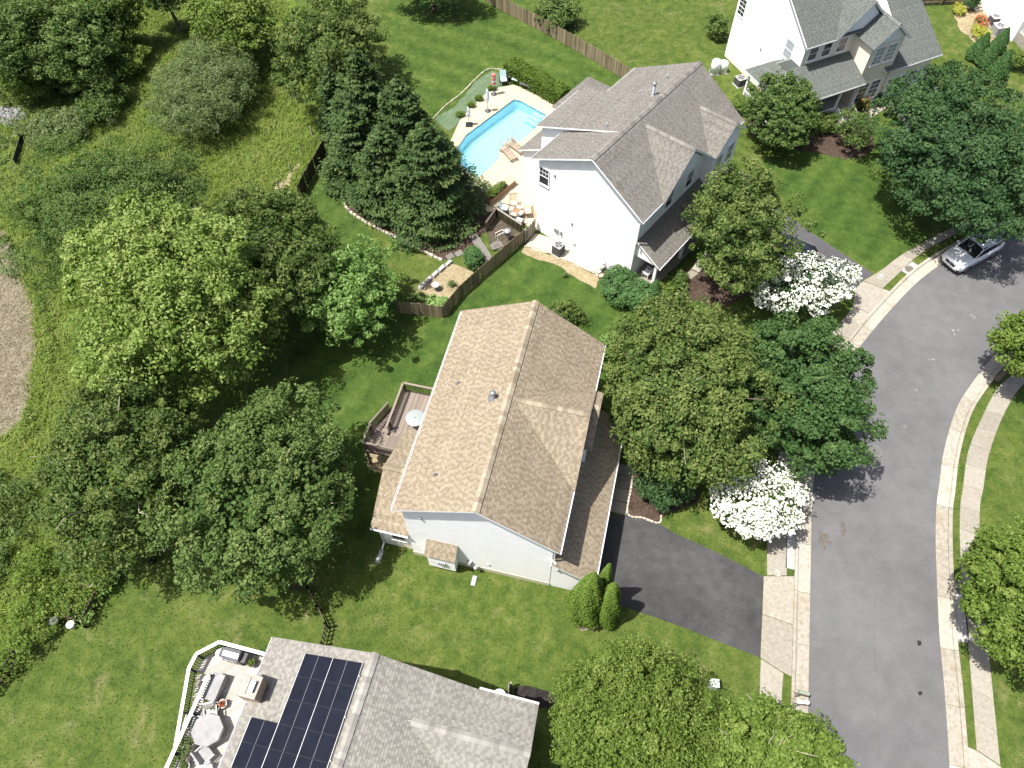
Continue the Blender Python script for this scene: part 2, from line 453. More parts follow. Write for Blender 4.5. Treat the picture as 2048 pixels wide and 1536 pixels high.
M['potsoil'] = plain('pot_soil', (0.06,0.04,0.028), 0.95, 0.3, 30)
M['green_plastic'] = plain('pale_green_enclosure', (0.50,0.58,0.47), 0.5, 0.05)
M['mail_green'] = plain('green_mailbox_metal', (0.18,0.22,0.17), 0.5, 0.1)
M['silt'] = plain('black_silt_fabric', (0.02,0.02,0.022), 0.8, 0.2)
# foliage
M['lf_lime'] = leaf_mat('lime_maple_leaf', (0.0615,0.1156,0.0181), (0.1324,0.2101,0.0408), (0.2554,0.3152,0.1021), 0.38)
M['lf_olive'] = leaf_mat('olive_maple_leaf', (0.0265,0.0567,0.0136), (0.0644,0.1092,0.0249), (0.1561,0.1913,0.0567), 0.32)
M['lf_green'] = leaf_mat('green_maple_leaf', (0.0208,0.0504,0.0147), (0.0436,0.0924,0.0261), (0.0870,0.1449,0.0476), 0.30)
M['lf_deep'] = leaf_mat('deep_green_maple_leaf', (0.0171,0.0442,0.0159), (0.0350,0.0787,0.0272), (0.0738,0.1261,0.0476), 0.28)
M['lf_mid'] = leaf_mat('mid_green_leaf', (0.0303,0.0652,0.0159), (0.0662,0.1177,0.0284), (0.1514,0.2018,0.0635), 0.33)
M['lf_bright'] = leaf_mat('bright_spring_leaf', (0.0549,0.1009,0.0159), (0.1154,0.1807,0.0318), (0.2129,0.2785,0.0738), 0.40)
M['lf_pear'] = leaf_mat('pale_pear_leaf', (0.0804,0.1523,0.0340), (0.1466,0.2468,0.0658), (0.2460,0.3572,0.1305), 0.40)
M['lf_grey'] = leaf_mat('grey_green_scrub_leaf', (0.0568,0.0924,0.0318), (0.1135,0.1629,0.0590), (0.2034,0.2521,0.1191), 0.38)
M['lf_yellow'] = leaf_mat('yellow_green_leaf', (0.0568,0.1051,0.0181), (0.1135,0.1765,0.0340), (0.1939,0.2521,0.0658), 0.38)
M['lf_locust'] = leaf_mat('locust_leaf', (0.0462,0.0867,0.0168), (0.0968,0.1530,0.0302), (0.1815,0.2295,0.0546), 0.36)
M['lf_conifer'] = leaf_mat('conifer_needles', (0.0171,0.0378,0.0102), (0.0341,0.0672,0.0181), (0.0804,0.1209,0.0340), 0.14)
M['lf_arbor'] = leaf_mat('arborvitae_spray', (0.040,0.080,0.012), (0.084,0.140,0.020), (0.155,0.215,0.036), 0.17)
M['lf_topiary'] = leaf_mat('clipped_spruce_needles', (0.0284,0.0714,0.0227), (0.0549,0.1209,0.0363), (0.0946,0.1734,0.0590), 0.18)
M['lf_flower'] = leaf_mat('white_dogwood_bract', (0.60,0.61,0.56), (0.78,0.79,0.76), (0.86,0.87,0.86), 0.25)
M['lf_red'] = leaf_mat('red_blossom', (0.25,0.06,0.03), (0.45,0.13,0.07), (0.55,0.28,0.15), 0.2)
M['lf_gold'] = leaf_mat('golden_leaf', (0.16,0.19,0.03), (0.30,0.32,0.05), (0.45,0.43,0.10), 0.35)
M['gr_lawn'] = leaf_mat('lawn_blade', (0.0234,0.0503,0.0091), (0.0534,0.0914,0.0159), (0.1387,0.1599,0.0510), 0.25, 0.6)
M['gr_meadow'] = leaf_mat('meadow_blade', (0.0652,0.1156,0.0172), (0.1304,0.1910,0.0323), (0.2406,0.2413,0.0862), 0.3, 0.6)
M['gr_straw'] = leaf_mat('straw_blade', (0.11,0.09,0.055), (0.20,0.175,0.12), (0.31,0.285,0.21), 0.2, 0.7)
# ------------------------------------------------------------------ ground, road, pavements, pool
EXCL = []                                     # world polygons where no grass grows
POOL = PX([(1028,199.5),(1041,202),(1092,230),(1066,262),(1042,283),(1018,284.5),(999,299),(998,318),(972,345),(952,357),(925,338),(912,300),(933.5,269.5)])
def ring(bm, pts, z):
    vs = [bm.verts.new((p[0], p[1], z)) for p in pts]
    return [bm.edges.new((vs[i], vs[(i+1)%len(vs)])) for i in range(len(vs))]
def holed_sheet(name, outer, hole, z, mat):
    import bmesh
    bm = bmesh.new()
    es = ring(bm, outer, z) + ring(bm, hole, z)
    bmesh.ops.triangle_fill(bm, edges=es, use_beauty=True, use_dissolve=False, normal=(0,0,1))
    for f in bm.faces:
        if f.normal.z < 0: f.normal_flip()
    me = bpy.data.meshes.new(name); bm.to_mesh(me); bm.free(); me.materials.append(mat)
    return tag(link(name, me), kind='structure')
holed_sheet('ground', [(-600,-500),(600,-500),(600,900),(-600,900)], POOL, 0.0, M['lawn'])
sheet('meadow', wobble(PX([(-250,-200),(560,-200),(632,150),(650,290),(602,392),(560,470),(430,640),(330,880),(215,1010),(110,1210),(40,1330),(-60,1430),(-260,1400)]), 1.2, 0.35, 1), 0.004, M['meadow'])
sheet('field_soil', wobble(PX([(-60,430),(15,468),(42,545),(66,620),(70,700),(58,780),(40,845),(12,872),(-60,890)]), 0.5, 0.28, 2), 0.010, M['soil'])
sheet('lawn_back', wobble(PX([(606,390),(654,300),(700,390),(800,590),(886,637),(1069,468),(1200,532),(1283,628),(1205,690),(1065,600),(920,620),(790,1020),(735,1090),(610,1030),(570,620)]), 1.0, 0.2, 3), 0.006, M['lawn_lush'])
sheet('lawn_pool', wobble(PX([(780,-60),(985,-45),(1252,155),(1160,218),(1012,150),(940,222),(868,236),(776,130)]), 1.0, 0.1, 4), 0.005, M['lawn_stripe'])
sheet('lawn_front', wobble(PX([(1520,320),(1690,235),(1760,245),(1880,430),(1850,480),(1752,545),(1690,508),(1606,452)]), 1.0, 0.15, 5), 0.006, M['lawn_lush'])
POOL_YARD = PX([(665,300),(700,390),(900,520),(980,440),(870,240),(760,180)])

# road
LE = smooth_line(PX([(1611,1660),(1616,1421),(1619,1250),(1621.4,1113.5),(1624,1011),(1632,925),(1653,830),(1690,738),(1739,669),(1789,611),(1833,566),(1881,529),(1938,497),(2000,469),(2070,444),(2170,415)]))
RE = smooth_line(PX([(1908,1660),(1899,1536),(1896.5,1489.5),(1888,1370),(1878.4,1267),(1873.3,1154.5),(1871,1079),(1872.6,1011),(1877.7,975),(1888,900),(1912,819),(1942.7,768),(1980,720),(2010,693),(2060,654),(2120,615),(2200,575)]))
road_poly = [tuple(p) for p in LE] + [tuple(p) for p in RE[::-1]]
sheet('road', road_poly, 0.012, M['asphalt'])
EXCL.append(road_poly)
def offset(line, d):
    t = np.gradient(line, axis=0); t /= np.linalg.norm(t, axis=1, keepdims=True)+1e-9
    return line + np.stack([-t[:,1], t[:,0]], 1)*d
def arc_resample(line, step):
    return resample([tuple(p) for p in line], step)
def curb(line, side, label):
    """gutter pan and raised kerb cast in segments along the road edge"""
    root = tag(bpy.data.objects.new('kerb', None), label, None, None, 'structure'); C.objects.link(root)
    L = arc_resample(line, 0.5)
    a, b, c = L, offset(L, 0.70*side), offset(L, 0.92*side)
    EXCL.append([tuple(p) for p in a] + [tuple(p) for p in c[::-1]])
    n = 6; k = 0
    for i in range(0, len(L)-1, n):
        j = min(i+n, len(L)-1)
        mb = MB(); g = 0.012
        rows = []
        for q in range(i, j+1):
            pa, pb, pc = a[q].copy(), b[q].copy(), c[q].copy()
            if q == i or q == j:
                s = g if q == i else -g
                dv = (L[min(q+1,len(L)-1)]-L[max(q-1,0)]); dv = dv/np.linalg.norm(dv)*s
                pa += dv; pb += dv; pc += dv
            pm = pb*0.93+pc*0.07; pn = pb*0.72+pc*0.28
            rows.append([(pa[0],pa[1],0.017),(pb[0],pb[1],0.006),(pm[0],pm[1],0.10),(pn[0],pn[1],0.135),(pc[0],pc[1],0.135),(pc[0],pc[1],-0.05)])
        vs = [p for r in rows for p in r]; m = 6
        fs = []
        for r in range(len(rows)-1):
            for x in range(m-1):
                q = (r*m+x, (r+1)*m+x, (r+1)*m+x+1, r*m+x+1)
                fs.append(q if side < 0 else q[::-1])
        mb.add(vs, fs)
        mb.build('kerb_segment', M['curb'], root)
    return root
curb(LE, 1, 'concrete kerb and gutter along the houses side of the street')
curb(RE, -1, 'concrete kerb and gutter along the inside of the street bend')
def slabs(name, label, left, right, step, mat, z=0.03, gap=0.008):
    root = tag(bpy.data.objects.new(name, None), label, None, None, 'structure'); C.objects.link(root)
    A = smooth_line(left); B = smooth_line(right)
    LA = np.linalg.norm(np.diff(A, axis=0), axis=1).sum()
    n = max(1, int(round(LA/step)))
    fine = n*4+1
    ra = arc_resample(A, LA/(fine-1)); rb = arc_resample(B, np.linalg.norm(np.diff(B, axis=0), axis=1).sum()/(fine-1))
    k = min(len(ra), len(rb))
    EXCL.append([tuple(p) for p in ra] + [tuple(p) for p in rb[::-1]])
    i = 0
    while i < k-1:
        j = min(i+4, k-1)
        P = [ra[q].copy() for q in range(i, j+1)]; Q = [rb[q].copy() for q in range(i, j+1)]
        d = P[-1]-P[0]; d = d/np.linalg.norm(d)*gap
        P[0] += d; Q[0] += d; P[-1] -= d; Q[-1] -= d
        mb = MB(); mb.prism([tuple(p) for p in P]+[tuple(p) for p in Q[::-1]], -0.05, z)
        mb.build('slab', mat, root)
        i = j
    return root
slabs('sidewalk', 'worn tan sidewalk curving along the houses side of the street',
      PX([(1534,1151),(1534,1093),(1536,1050),(1541,1000),(1552,930),(1576,850),(1612,750),(1656,676),(1700,622)]),
      PX([(1573,1151),(1573.6,1079),(1576,1040),(1582,990),(1594,930),(1620,850),(1654,762),(1697,692),(1724,650)]), 1.5, M['walk'])
slabs('sidewalk', 'tan sidewalk leading from the upper driveway towards the parked silver car',
      PX([(1726.5,562),(1765,539),(1795.7,515),(1854,481),(1920,449),(2000,416)]),
      PX([(1765,577),(1793,551),(1819.6,525),(1857,497),(1925,462),(2000,428)]), 1.5, M['walk'])
slabs('sidewalk', 'short tan sidewalk below the driveway beside the mailboxes',
      PX([(1521.5,1318),(1519,1400),(1517,1560)]), PX([(1566.7,1347),(1563,1400),(1560,1560)]), 1.5, M['walk'])
slabs('sidewalk', 'narrow tan sidewalk on the inside of the street bend',
      PX([(1953,1500),(1935.8,1284),(1925,1180),(1919.4,1079),(1920.4,1011),(1925.6,975),(1935.8,904.5),(1959.8,843),(1994,778),(2031.5,745),(2090,700)]),
      PX([(2000,1531),(1975,1284),(1966,1180),(1959,1079),(1959.8,1011),(1966.6,975),(1976.8,911),(2004,836),(2038,778),(2075,748),(2130,705)]), 1.55, M['walk'])
def flat_slabs(name, label, polys, mat, z=0.035):
    root = tag(bpy.data.objects.new(name, None), label, None, None, 'structure'); C.objects.link(root)
    for p in polys:
        w = PX(p); EXCL.append(w)
        MB().prism(w, -0.05, z).build('slab', mat, root)
    return root
flat_slabs('driveway_apron', 'pale concrete apron between the dark driveway and the street',
    [[(1527.5,1153),(1596,1153),(1595.3,1252.5),(1524.8,1228.6)], [(1524.7,1229.6),(1595.2,1253.6),(1591.8,1357),(1566.7,1345.5),(1520.6,1315.5)]], M['concrete'])
flat_slabs('driveway_apron', 'pale concrete apron below the second white dogwood',
    [[(1726,563),(1782,584),(1742.5,629.5),(1705.6,610.6),(1711,578)], [(1705.2,611.4),(1742,630.2),(1720,656),(1700.6,623)]], M['concrete'])
flat_slabs('concrete_pad', 'new grey concrete pad beside the lower white dogwood', [[(1573,1060),(1602.5,1060),(1599,1142),(1571,1135.7)]], M['newconc'], 0.03)
flat_slabs('concrete_pad', 'new grey concrete pad holding the round metal lid', [[(1823.7,523.5),(1841,533.7),(1819.5,553),(1801.7,541)]], M['newconc'], 0.03)
flat_slabs('concrete_pad', 'new grey concrete pad under the tree on the right verge', [[(1901,1178.5),(1929,1178.5),(1937.5,1286),(1908,1282.7)]], M['newconc'], 0.03)
flat_slabs('driveway_apron', 'concrete apron corner at the bottom of the right sidewalk', [[(1930,1492),(1953,1502),(2001,1534),(2040,1640),(1942,1640)]], M['concrete'], 0.04)
DW = PX([(1202,1030),(1258,1031),(1318,1047),(1348,1066),(1430,1103),(1527,1153),(1520,1315),(1440,1284),(1348,1248),(1264,1219),(1222,1205),(1180,1160)])
sheet('driveway', DW, 0.014, M['driveway']); EXCL.append(DW)
DW2 = PX([(1596,446),(1610,457),(1684.5,507),(1746,547),(1725,562),(1709,579),(1640,566),(1560,508),(1490,440),(1520,395)])
sheet('driveway', DW2, 0.014, M['driveway2']); EXCL.append(DW2)
DW3 = PX([(1757,186),(1848,150),(1874,172),(1990,330),(1975,432),(1900,395),(1797,234)])
sheet('driveway', DW3, 0.014, M['driveway2']); EXCL.append(DW3)
flat_slabs('front_walk', 'pale concrete walk from the porch of the tan roofed house', [
    [(1237,928),(1266,933),(1264,952),(1234,947)], [(1234,948.5),(1264,953.5),(1260,980),(1229.5,974)], [(1229.3,975.3),(1259.7,981.4),(1256,1006),(1225,999.5)], [(1224.8,1001),(1255.8,1007.4),(1252,1030.5),(1220,1023)]], M['concrete'], 0.05)
flat_slabs('front_walk', 'short concrete walk beside the driveway of the green roofed house', [[(1737,219),(1761.5,201),(1776,214),(1741,237)]], M['concrete'], 0.03)
flat_slabs('front_walk', 'sunlit tan concrete walk under the oak by the grey porch', [[(1384,538),(1405,506),(1424,508),(1398,545)], [(1383,540),(1397,547),(1380,560),(1372,548)]], M['concrete'], 0.03)
# beds
def bed(name, pts, mat, z=0.02, seed=0, amp=0.08):
    w = wobble(PX(pts), 0.35, amp, seed); EXCL.append(w)
    return sheet(name, w, z, mat)
bed('mulch_bed', [(1268,885),(1400,880),(1395,1005),(1330,1030),(1318,1046),(1256,1031)], M['mulch'], 0.02, 11)
bed('mulch_bed', [(1028,1378),(1062,1371),(1095,1378),(1112,1392),(1105,1420),(1040,1420),(1022,1395)], M['dark_mulch'], 0.02, 12)
bed('bare_soil_patch', [(1145,1195),(1165,1180),(1230,1212),(1222,1250),(1165,1264),(1140,1240)], M['soil'], 0.016, 13, 0.05)
bed('mulch_bed', [(688,395),(700,425),(745,455),(820,492),(888,521),(935,505),(990,440),(990,390),(880,300),(740,330)], M['mulch'], 0.02, 14)
bed('mulch_bed', [(1195,555),(1255,590),(1300,628),(1400,600),(1420,560),(1380,540),(1300,540),(1230,520)], M['mulch'], 0.02, 15)
bed('mulch_bed', [(1405,525),(1480,535),(1500,590),(1430,620),(1375,595)], M['mulch'], 0.024, 16)
bed('mulch_bed', [(95,1190),(165,1160),(215,1140),(200,1210),(160,1250),(120,1235)], M['mulch'], 0.02, 17)
bed('mulch_bed', [(728,885),(800,905),(790,960),(735,935)], M['straw'], 0.02, 18)
bed('garden_bed', [(840,575),(900,525),(948,545),(895,607),(885,627),(815,607)], M['straw'], 0.03, 19)
bed('gravel_bed', [(1068,467),(1100,475),(1205,528),(1198,552),(1120,515),(1050,492)], M['gravel'], 0.02, 20)
bed('dry_verge', [(1050,492),(1120,515),(1198,552),(1192,578),(1110,530),(1040,505)], M['straw'], 0.012, 21, 0.12)
bed('groundcover_bed', [(1012,146),(980,142),(958,160),(905,215),(868,238),(900,262),(935,225),(985,185),(1020,165)], M['groundcover'], 0.02, 22)
bed('flower_bed', [(1905,20),(1935,0),(1975,15),(1985,60),(2020,95),(1960,95),(1920,60)], M['straw'], 0.018, 23)
bed('mulch_bed', [(1640,225),(1700,195),(1740,215),(1750,300),(1690,320),(1600,300),(1500,270),(1490,210)], M['mulch'], 0.016, 24, 0.2)
bed('bare_soil_patch', [(545,385),(590,330),(600,330),(560,392)], M['straw'], 0.012, 25, 0.2)

# pool and patio
PATIO = PX([(919,242),(938,219.6),(970,189),(996.5,175.7),(1026,170),(1066.8,183),(1125,210),(1180,300),(1100,420),(1066,462),(1045,445),(1000,418),(975,425),(940,380),(900,340),(898,290)])
EXCL.append(PATIO)
holed_sheet('patio', PATIO, POOL, 0.028, M['patio'])
pc = np.mean(np.array(POOL), 0)
mb = MB()
np_ = len(POOL)
cop = [tuple(np.array(p) + (np.array(p)-pc)/np.linalg.norm(np.array(p)-pc)*0.22) for p in POOL]
for i in range(np_):
    a, b, c, d = POOL[i], POOL[(i+1)%np_], cop[(i+1)%np_], cop[i]
    mb.add([(*a,0.05),(*b,0.05),(*c,0.05),(*d,0.05),(*a,-0.02),(*b,-0.02)], [(3,2,1,0),(0,1,5,4)])
coping = mb.build('pool_coping', M['patio']); tag(coping, kind='structure')
mb = MB()
vs = [(*p, 0.03) for p in POOL] + [(*(np.array(p)*0.985+pc*0.015), -1.5) for p in POOL]
mb.add(vs, [(i, np_+i, np_+(i+1)%np_, (i+1)%np_) for i in range(np_)] + [tuple(range(np_, 2*np_))])
tag(mb.build('pool_basin', M['poolwall']), kind='structure')
sheet('pool_water', POOL, -0.13, M['water'])
mb = MB()
inn = [tuple(np.array(p)*0.998+pc*0.002) for p in POOL]
mb.add([(*p, 0.02) for p in inn]+[(*p, -0.16) for p in inn], [(i, np_+i, np_+(i+1)%np_, (i+1)%np_) for i in range(np_)])
tag(mb.build('pool_tile_line', M['pooltile']), kind='structure')
# entry steps along the short end
for k in range(3):
    a_, b_2 = np.array(POOL[1]), np.array(POOL[2])
    q0 = b_2+(a_-b_2)*0.06; q1 = b_2+(a_-b_2)*0.42; inw = (pc-b_2)/np.linalg.norm(pc-b_2)*0.42*(k+1)
    tag(MB().prism([tuple(q0), tuple(q1), tuple(q1+inw), tuple(q0+inw)], -1.45, -0.95+0.28*(2-k)).build('pool_step', M['poolwall']), kind='structure')


# road marks, lids, patches
def disc_thing(name, label, cat, u, v, r, mat, z=0.02, h=0.012, n=24, inner=None, group=None):
    p = G(u, v)
    t = thing(name, label, cat, (p.x, p.y, 0), 0.3, group)
    MB().lathe([(r, z), (r, z+h), (r*0.9, z+h+0.003)], n).build('frame', mat, t)
    mb = MB()
    for k in range(-3, 4):
        w = sqrt(max(0, (r*0.8)**2-(k*r*0.23)**2))
        mb.box(k*r*0.23-0.02, k*r*0.23+0.02, -w, w, z+h+0.003, z+h+0.010)
    mb.build('grip_ribs', M['darkgrey'], t)
    return t
M['iron'] = plain('worn_cast_iron', (0.15,0.135,0.115), 0.7, 0.25, 20)
M['iron_road'] = plain('asphalt_coloured_iron', (0.12,0.118,0.112), 0.75, 0.2, 20)
disc_thing('manhole_cover', 'brown round iron lid set in the grey pad by the silver car', 'manhole cover', 1818.5, 538.9, 0.36, M['iron'], 0.03)
disc_thing('manhole_cover', 'grey round manhole lid in the road below the green street tree', 'manhole cover', 1750, 903, 0.42, M['iron_road'], 0.014)
disc_thing('manhole_cover', 'dark round lid half under the tree on the right verge', 'manhole cover', 1917, 1174, 0.42, M['iron'], 0.03)
for i, (pts, lb) in enumerate([([(1834,1281),(1841,1282),(1843,1288),(1840,1292),(1835,1291)], 'upper small black tar patch on the grey road'),
                  ([(1836,1383),(1842,1382),(1845,1387),(1842,1391),(1837,1390)], 'lower small black tar patch on the grey road')]):
    tag(sheet('tar_patch', wobble(PX(pts), 0.05, 0.01, i), 0.018, M['tar'], kind=None), lb, 'road patch')
rs = np.random.RandomState(5)
for u, v, r, lb in [(1906,662,0.17,'largest splash of white paint on the road near the bend'), (1944,634,0.14,'faint white paint splash nearest the silver car'), (1866,720,0.13,'white paint splash in the middle of the road bend'), (1834,782,0.11,'white paint splash on the road level with the green maple'), (1808,852,0.10,'lowest faint white paint splash on the road')]:
    p = G(u, v); t = thing('paint_splash', lb, 'paint mark', (p.x, p.y, 0))
    for k in range(12):
        a = rs.rand()*6.28; d = r*abs(rs.randn())*0.8; q = r*0.17*(0.3+rs.rand())
        c = (d*cos(a)*1.3, d*sin(a)*1.6); n = 7
        MB().add([(c[0]+q*(0.7+0.5*rs.rand())*cos(6.283*i/n), c[1]+q*(0.7+0.5*rs.rand())*sin(6.283*i/n), 0.016+0.0004*k) for i in range(n)], [tuple(range(n))]).build('blot', M['chalk'], t)
def arrow(u, v, rz, s, label):
    p = G(u, v); t = Matrix.Translation((p.x, p.y, 0)) @ Matrix.Rotation(rz, 4, 'Z')
    mb = MB()
    for a, b, w in (((0,-0.5),(0,0.5),0.09), ((0,0.5),(-0.36,-0.05),0.09), ((0,0.5),(0.36,-0.05),0.09), ((-0.40,-0.42),(0.42,-0.42),0.07)):
        d = Vector((b[0]-a[0], b[1]-a[1])).normalized(); q = Vector((-d.y, d.x))*w/2
        i = len(mb.f)
        mb.add([((a[0]+q.x)*s,(a[1]+q.y)*s,0.040+i*0.0006),((a[0]-q.x)*s,(a[1]-q.y)*s,0.040+i*0.0006),((b[0]-q.x)*s,(b[1]-q.y)*s,0.040+i*0.0006),((b[0]+q.x)*s,(b[1]+q.y)*s,0.040+i*0.0006)], [(0,1,2,3)], t)
    tag(mb.build('painted_arrow', M['chalk']), label, 'paint mark')
arrow(1554.8, 1146, 0.0, 0.42, 'small white arrow sprayed on the sidewalk above the pale apron')
arrow(1761, 553, -0.75, 0.55, 'small white arrow sprayed on the sidewalk by the upper driveway')

def crack(label, pts, w, seed):
    """sealed crack: a thin uneven dark line in the asphalt"""
    rr = np.random.RandomState(seed); L = resample(PX(pts), 0.18)
    t = np.gradient(L, axis=0); t /= np.linalg.norm(t, axis=1, keepdims=True); n = np.stack([-t[:,1], t[:,0]], 1)
    L = L + n*(np.cumsum(rr.randn(len(L)))*0.012)[:,None]; W = (w*(0.5+rr.rand(len(L))))[:,None]
    a, b = L-n*W/2, L+n*W/2
    mb = MB(); k = len(L)
    mb.add([(*p,0.0165) for p in a]+[(*p,0.0165) for p in b], [(i,i+1,k+i+1,k+i) for i in range(k-1)])
    tag(mb.build('road_crack', M['iron_road']), label, 'road crack')
M['crackseal'] = plain('old_crack_filler', (0.075,0.075,0.076), 0.8, 0.3)
for lb, pts, w in [('thin crack running straight across the road above the driveway apron', [(1665,1122),(1740,1135),(1800,1147),(1868,1160)], 0.03),
    ('long thin seam down the middle of the road', [(1752,1010),(1751,1110),(1752,1250),(1758,1400),(1762,1530)], 0.025),
    ('short branching crack near the mailboxes', [(1642,1385),(1665,1415),(1690,1460)], 0.03),
    ('thin crack across the road at the bend', [(1760,700),(1830,745),(1905,815)], 0.025)]:
    crack(lb, pts, w, len(lb)); S.objects[-1].data.materials[0] = M['crackseal']
for i, (pts, lb) in enumerate([([(1638,1062),(1655,1068),(1662,1085),(1650,1098),(1636,1086)], 'brownish stain at the gutter beside the lower dogwood'), ([(1682,1040),(1692,1050),(1690,1075),(1681,1070)], 'dark drip stain on the road near the lower dogwood')]):
    M['roadstain'] = plain('road_stain', (0.085,0.076,0.068), 0.9, 0.3, 5)
    tag(sheet('road_stain', wobble(PX(pts), 0.08, 0.06, 40+i), 0.0155, M['roadstain'], kind=None), lb, 'stain')
# ------------------------------------------------------------------ houses
def strips(name, parent, mat, o, U, V, N, poly, exp, seg, th, rs, contrast=0.3):
    """overlapping courses (shingles or lapped siding) clipped to a polygon, every piece with its own butt edge"""
    o, U, V, N = (np.array(x, float) for x in (o, U, V, N))
    vmax = max(p[1] for p in poly); vmin = min(p[1] for p in poly)
    n = len(poly)
    def cross(v):
        r = []
        for i in range(n):
            (u0, v0), (u1, v1) = poly[i], poly[(i+1)%n]
            if (v0 > v) != (v1 > v): r.append(u0+(u1-u0)*(v-v0)/(v1-v0))
        return sorted(r)
    Q = []; var = []
    v = vmin
    while v < vmax-0.01:
        w = min(v+exp, vmax)
        lo, hi = cross(v+1e-4), cross(w-1e-4)
        if len(lo) != len(hi): lo = hi = cross((v+w)/2)
        for i in range(0, len(lo)-1, 2):
            a0, b0, a1, b1 = lo[i], lo[i+1], hi[i], hi[i+1]
            x = min(a0, a1) - rs.rand()*seg
            X1 = max(b0, b1)
            cv = 0.5+rs.randn()*0.04; alt = 1
            while x < X1:
                x2 = x + seg*(0.55+0.9*rs.rand())
                p0, p1 = min(max(x, a0), b0), min(max(x2, a0), b0)
                q0, q1 = min(max(x, a1), b1), min(max(x2, a1), b1)
                if p1-p0 > 1e-4 or q1-q0 > 1e-4:
                    t = th*(0.6+0.8*rs.rand())
                    A = o+U*p0+V*v; B = o+U*p1+V*v; Cc = o+U*q1+V*w; D = o+U*q0+V*w
                    alt = -alt if rs.rand() < 0.86 else alt
                    k = cv + contrast*alt*(0.45+0.75*rs.rand())
                    Q += [A+N*t, B+N*t, Cc+N*0.003, D+N*0.003, A-N*0.01, B-N*0.01, B+N*t, A+N*t]
                    var += [k, k]
                x = x2
        v = w
    ob = quads(name, np.array(Q), mat, parent, np.clip(var, 0, 1))
    ob['kind'] = 'stuff'
    return ob
def roof(parent, pts, mat, rs, exp=0.145, seg=0.17, t=0.11, label=None):
    """one roof slope: pts[0] to pts[1] is the eave; a solid deck with shingles laid over it"""
    P = [Vector(p) for p in pts]
    U = (P[1]-P[0]).normalized()
    N = U.cross(P[2]-P[0]).normalized()
    if N.z < 0:
        P = [P[1], P[0]] + P[:1:-1]; U = -U; N = U.cross(P[2]-P[0]).normalized()
    V = N.cross(U)
    n = len(P)
    mb = MB()
    mb.add([tuple(p) for p in P]+[tuple(p-N*t) for p in P], [tuple(range(n)), tuple(range(2*n-1, n-1, -1))]+[(i, n+i, n+(i+1)%n, (i+1)%n) for i in range(n)])
    r = mb.build('roof', M['trim'], parent)
    uv = [((p-P[0]).dot(U), (p-P[0]).dot(V)) for p in P]
    strips('shingles', r, mat, P[0]+N*0.004, U, V, N, uv, exp, seg, 0.016, rs, 0.13)
    return r
CAPS = {}
def caps(parent, p0, p1, sl, sr, mat, w=0.17, pitch=0.26, lift=0.065):
    """bent ridge cap shingles one behind the other along a ridge"""
    p0, p1 = Vector(p0), Vector(p1)
    key = (round(sl,2), round(sr,2), mat.name, w)
    rr = random.Random(int(abs(p0.x*991+p0.y*77)))
    if key not in CAPS:
        CAPS[key] = []
        for k in range(4):
            l = pitch*1.12; t = 0.016
            mb = MB()
            mb.add([(-w,0,-w*sl+t),(0,0,t+0.01),(w,0,-w*sr+t),(-w,l,-w*sl),(0,l,0.01),(w,l,-w*sr),(-w,0,-w*sl-0.01),(0,0,-0.004),(w,0,-w*sr-0.01),(-w,0,-w*sl-0.09),(-w,l,-w*sl-0.09),(w,0,-w*sr-0.09),(w,l,-w*sr-0.09)],
                   [(0,1,4,3),(1,2,5,4),(6,7,1,0),(7,8,2,1),(0,3,10,9),(2,11,12,5)], var=[0.5,0.64,0.76,0.88][k])
            CAPS[key].append(mb.mesh('ridge_cap', mat, attr=True))
    d = p1-p0; L = d.length; d.normalize()
    x = d.cross(Vector((0,0,1))).normalized(); z = x.cross(d)
    n = int(L/pitch)
    for i in range(n):
        p = p0 + d*(i*L/n) + Vector((0,0,lift))
        o = link('ridge_cap', rr.choice(CAPS[key]), parent)
        m = Matrix.Identity(4)
        for r in range(3): m[r][0] = x[r]; m[r][1] = d[r]; m[r][2] = z[r]; m[r][3] = p[r]
        o.matrix_local = m
def body(parent, name, section, a0, a1, mat):
    """closed wall volume: a (b, z) outline carried from a0 to a1"""
    n = len(section)
    if sum(section[i][0]*section[(i+1)%n][1]-section[(i+1)%n][0]*section[i][1] for i in range(n)) < 0: section = section[::-1]
    mb = MB()
    mb.add([(b, a0, z) for b, z in section]+[(b, a1, z) for b, z in section],
           [tuple(range(n)), tuple(range(2*n-1, n-1, -1))]+[(i, n+i, n+(i+1)%n, (i+1)%n) for i in range(n)])
    return mb.build(name, mat, parent)
def lap(parent, Mx, poly, mat, rs, exp=0.13):
    """lapped siding boards on a wall plane"""
    R = Mx.to_3x3()
    return strips('siding', parent, mat, Mx.translation, R@Vector((1,0,0)), R@Vector((0,1,0)), R@Vector((0,0,1)), poly, exp, 5.0, 0.007, rs, 0.1)
def gutter(parent, p0, p1, out):
    """open trough along an eave; out = outward horizontal direction"""
    p0, p1, out = Vector(p0), Vector(p1), Vector(out).normalized()
    sec = [(0.0,0.0),(0.0,-0.10),(0.085,-0.11),(0.10,0.01),(0.085,0.01),(0.072,-0.09),(0.015,-0.085),(0.015,0.0)]
    mb = MB(); n = len(sec)
    vs = [tuple(p+out*a+Vector((0,0,b-0.03))) for p in (p0, p1) for a, b in sec]
    mb.add(vs, [(i, (i+1)%n, n+(i+1)%n, n+i) for i in range(n)]+[tuple(range(n-1,-1,-1)), tuple(range(n,2*n))])
    return mb.build('gutter', M['gutter'], parent)
def downspout(parent, pts):
    mb = MB()
    for a, b in zip(pts[:-1], pts[1:]):
        mb.bar(a, b, 0.085, 0.065)
    return mb.build('downspout', M['gutter'], parent)
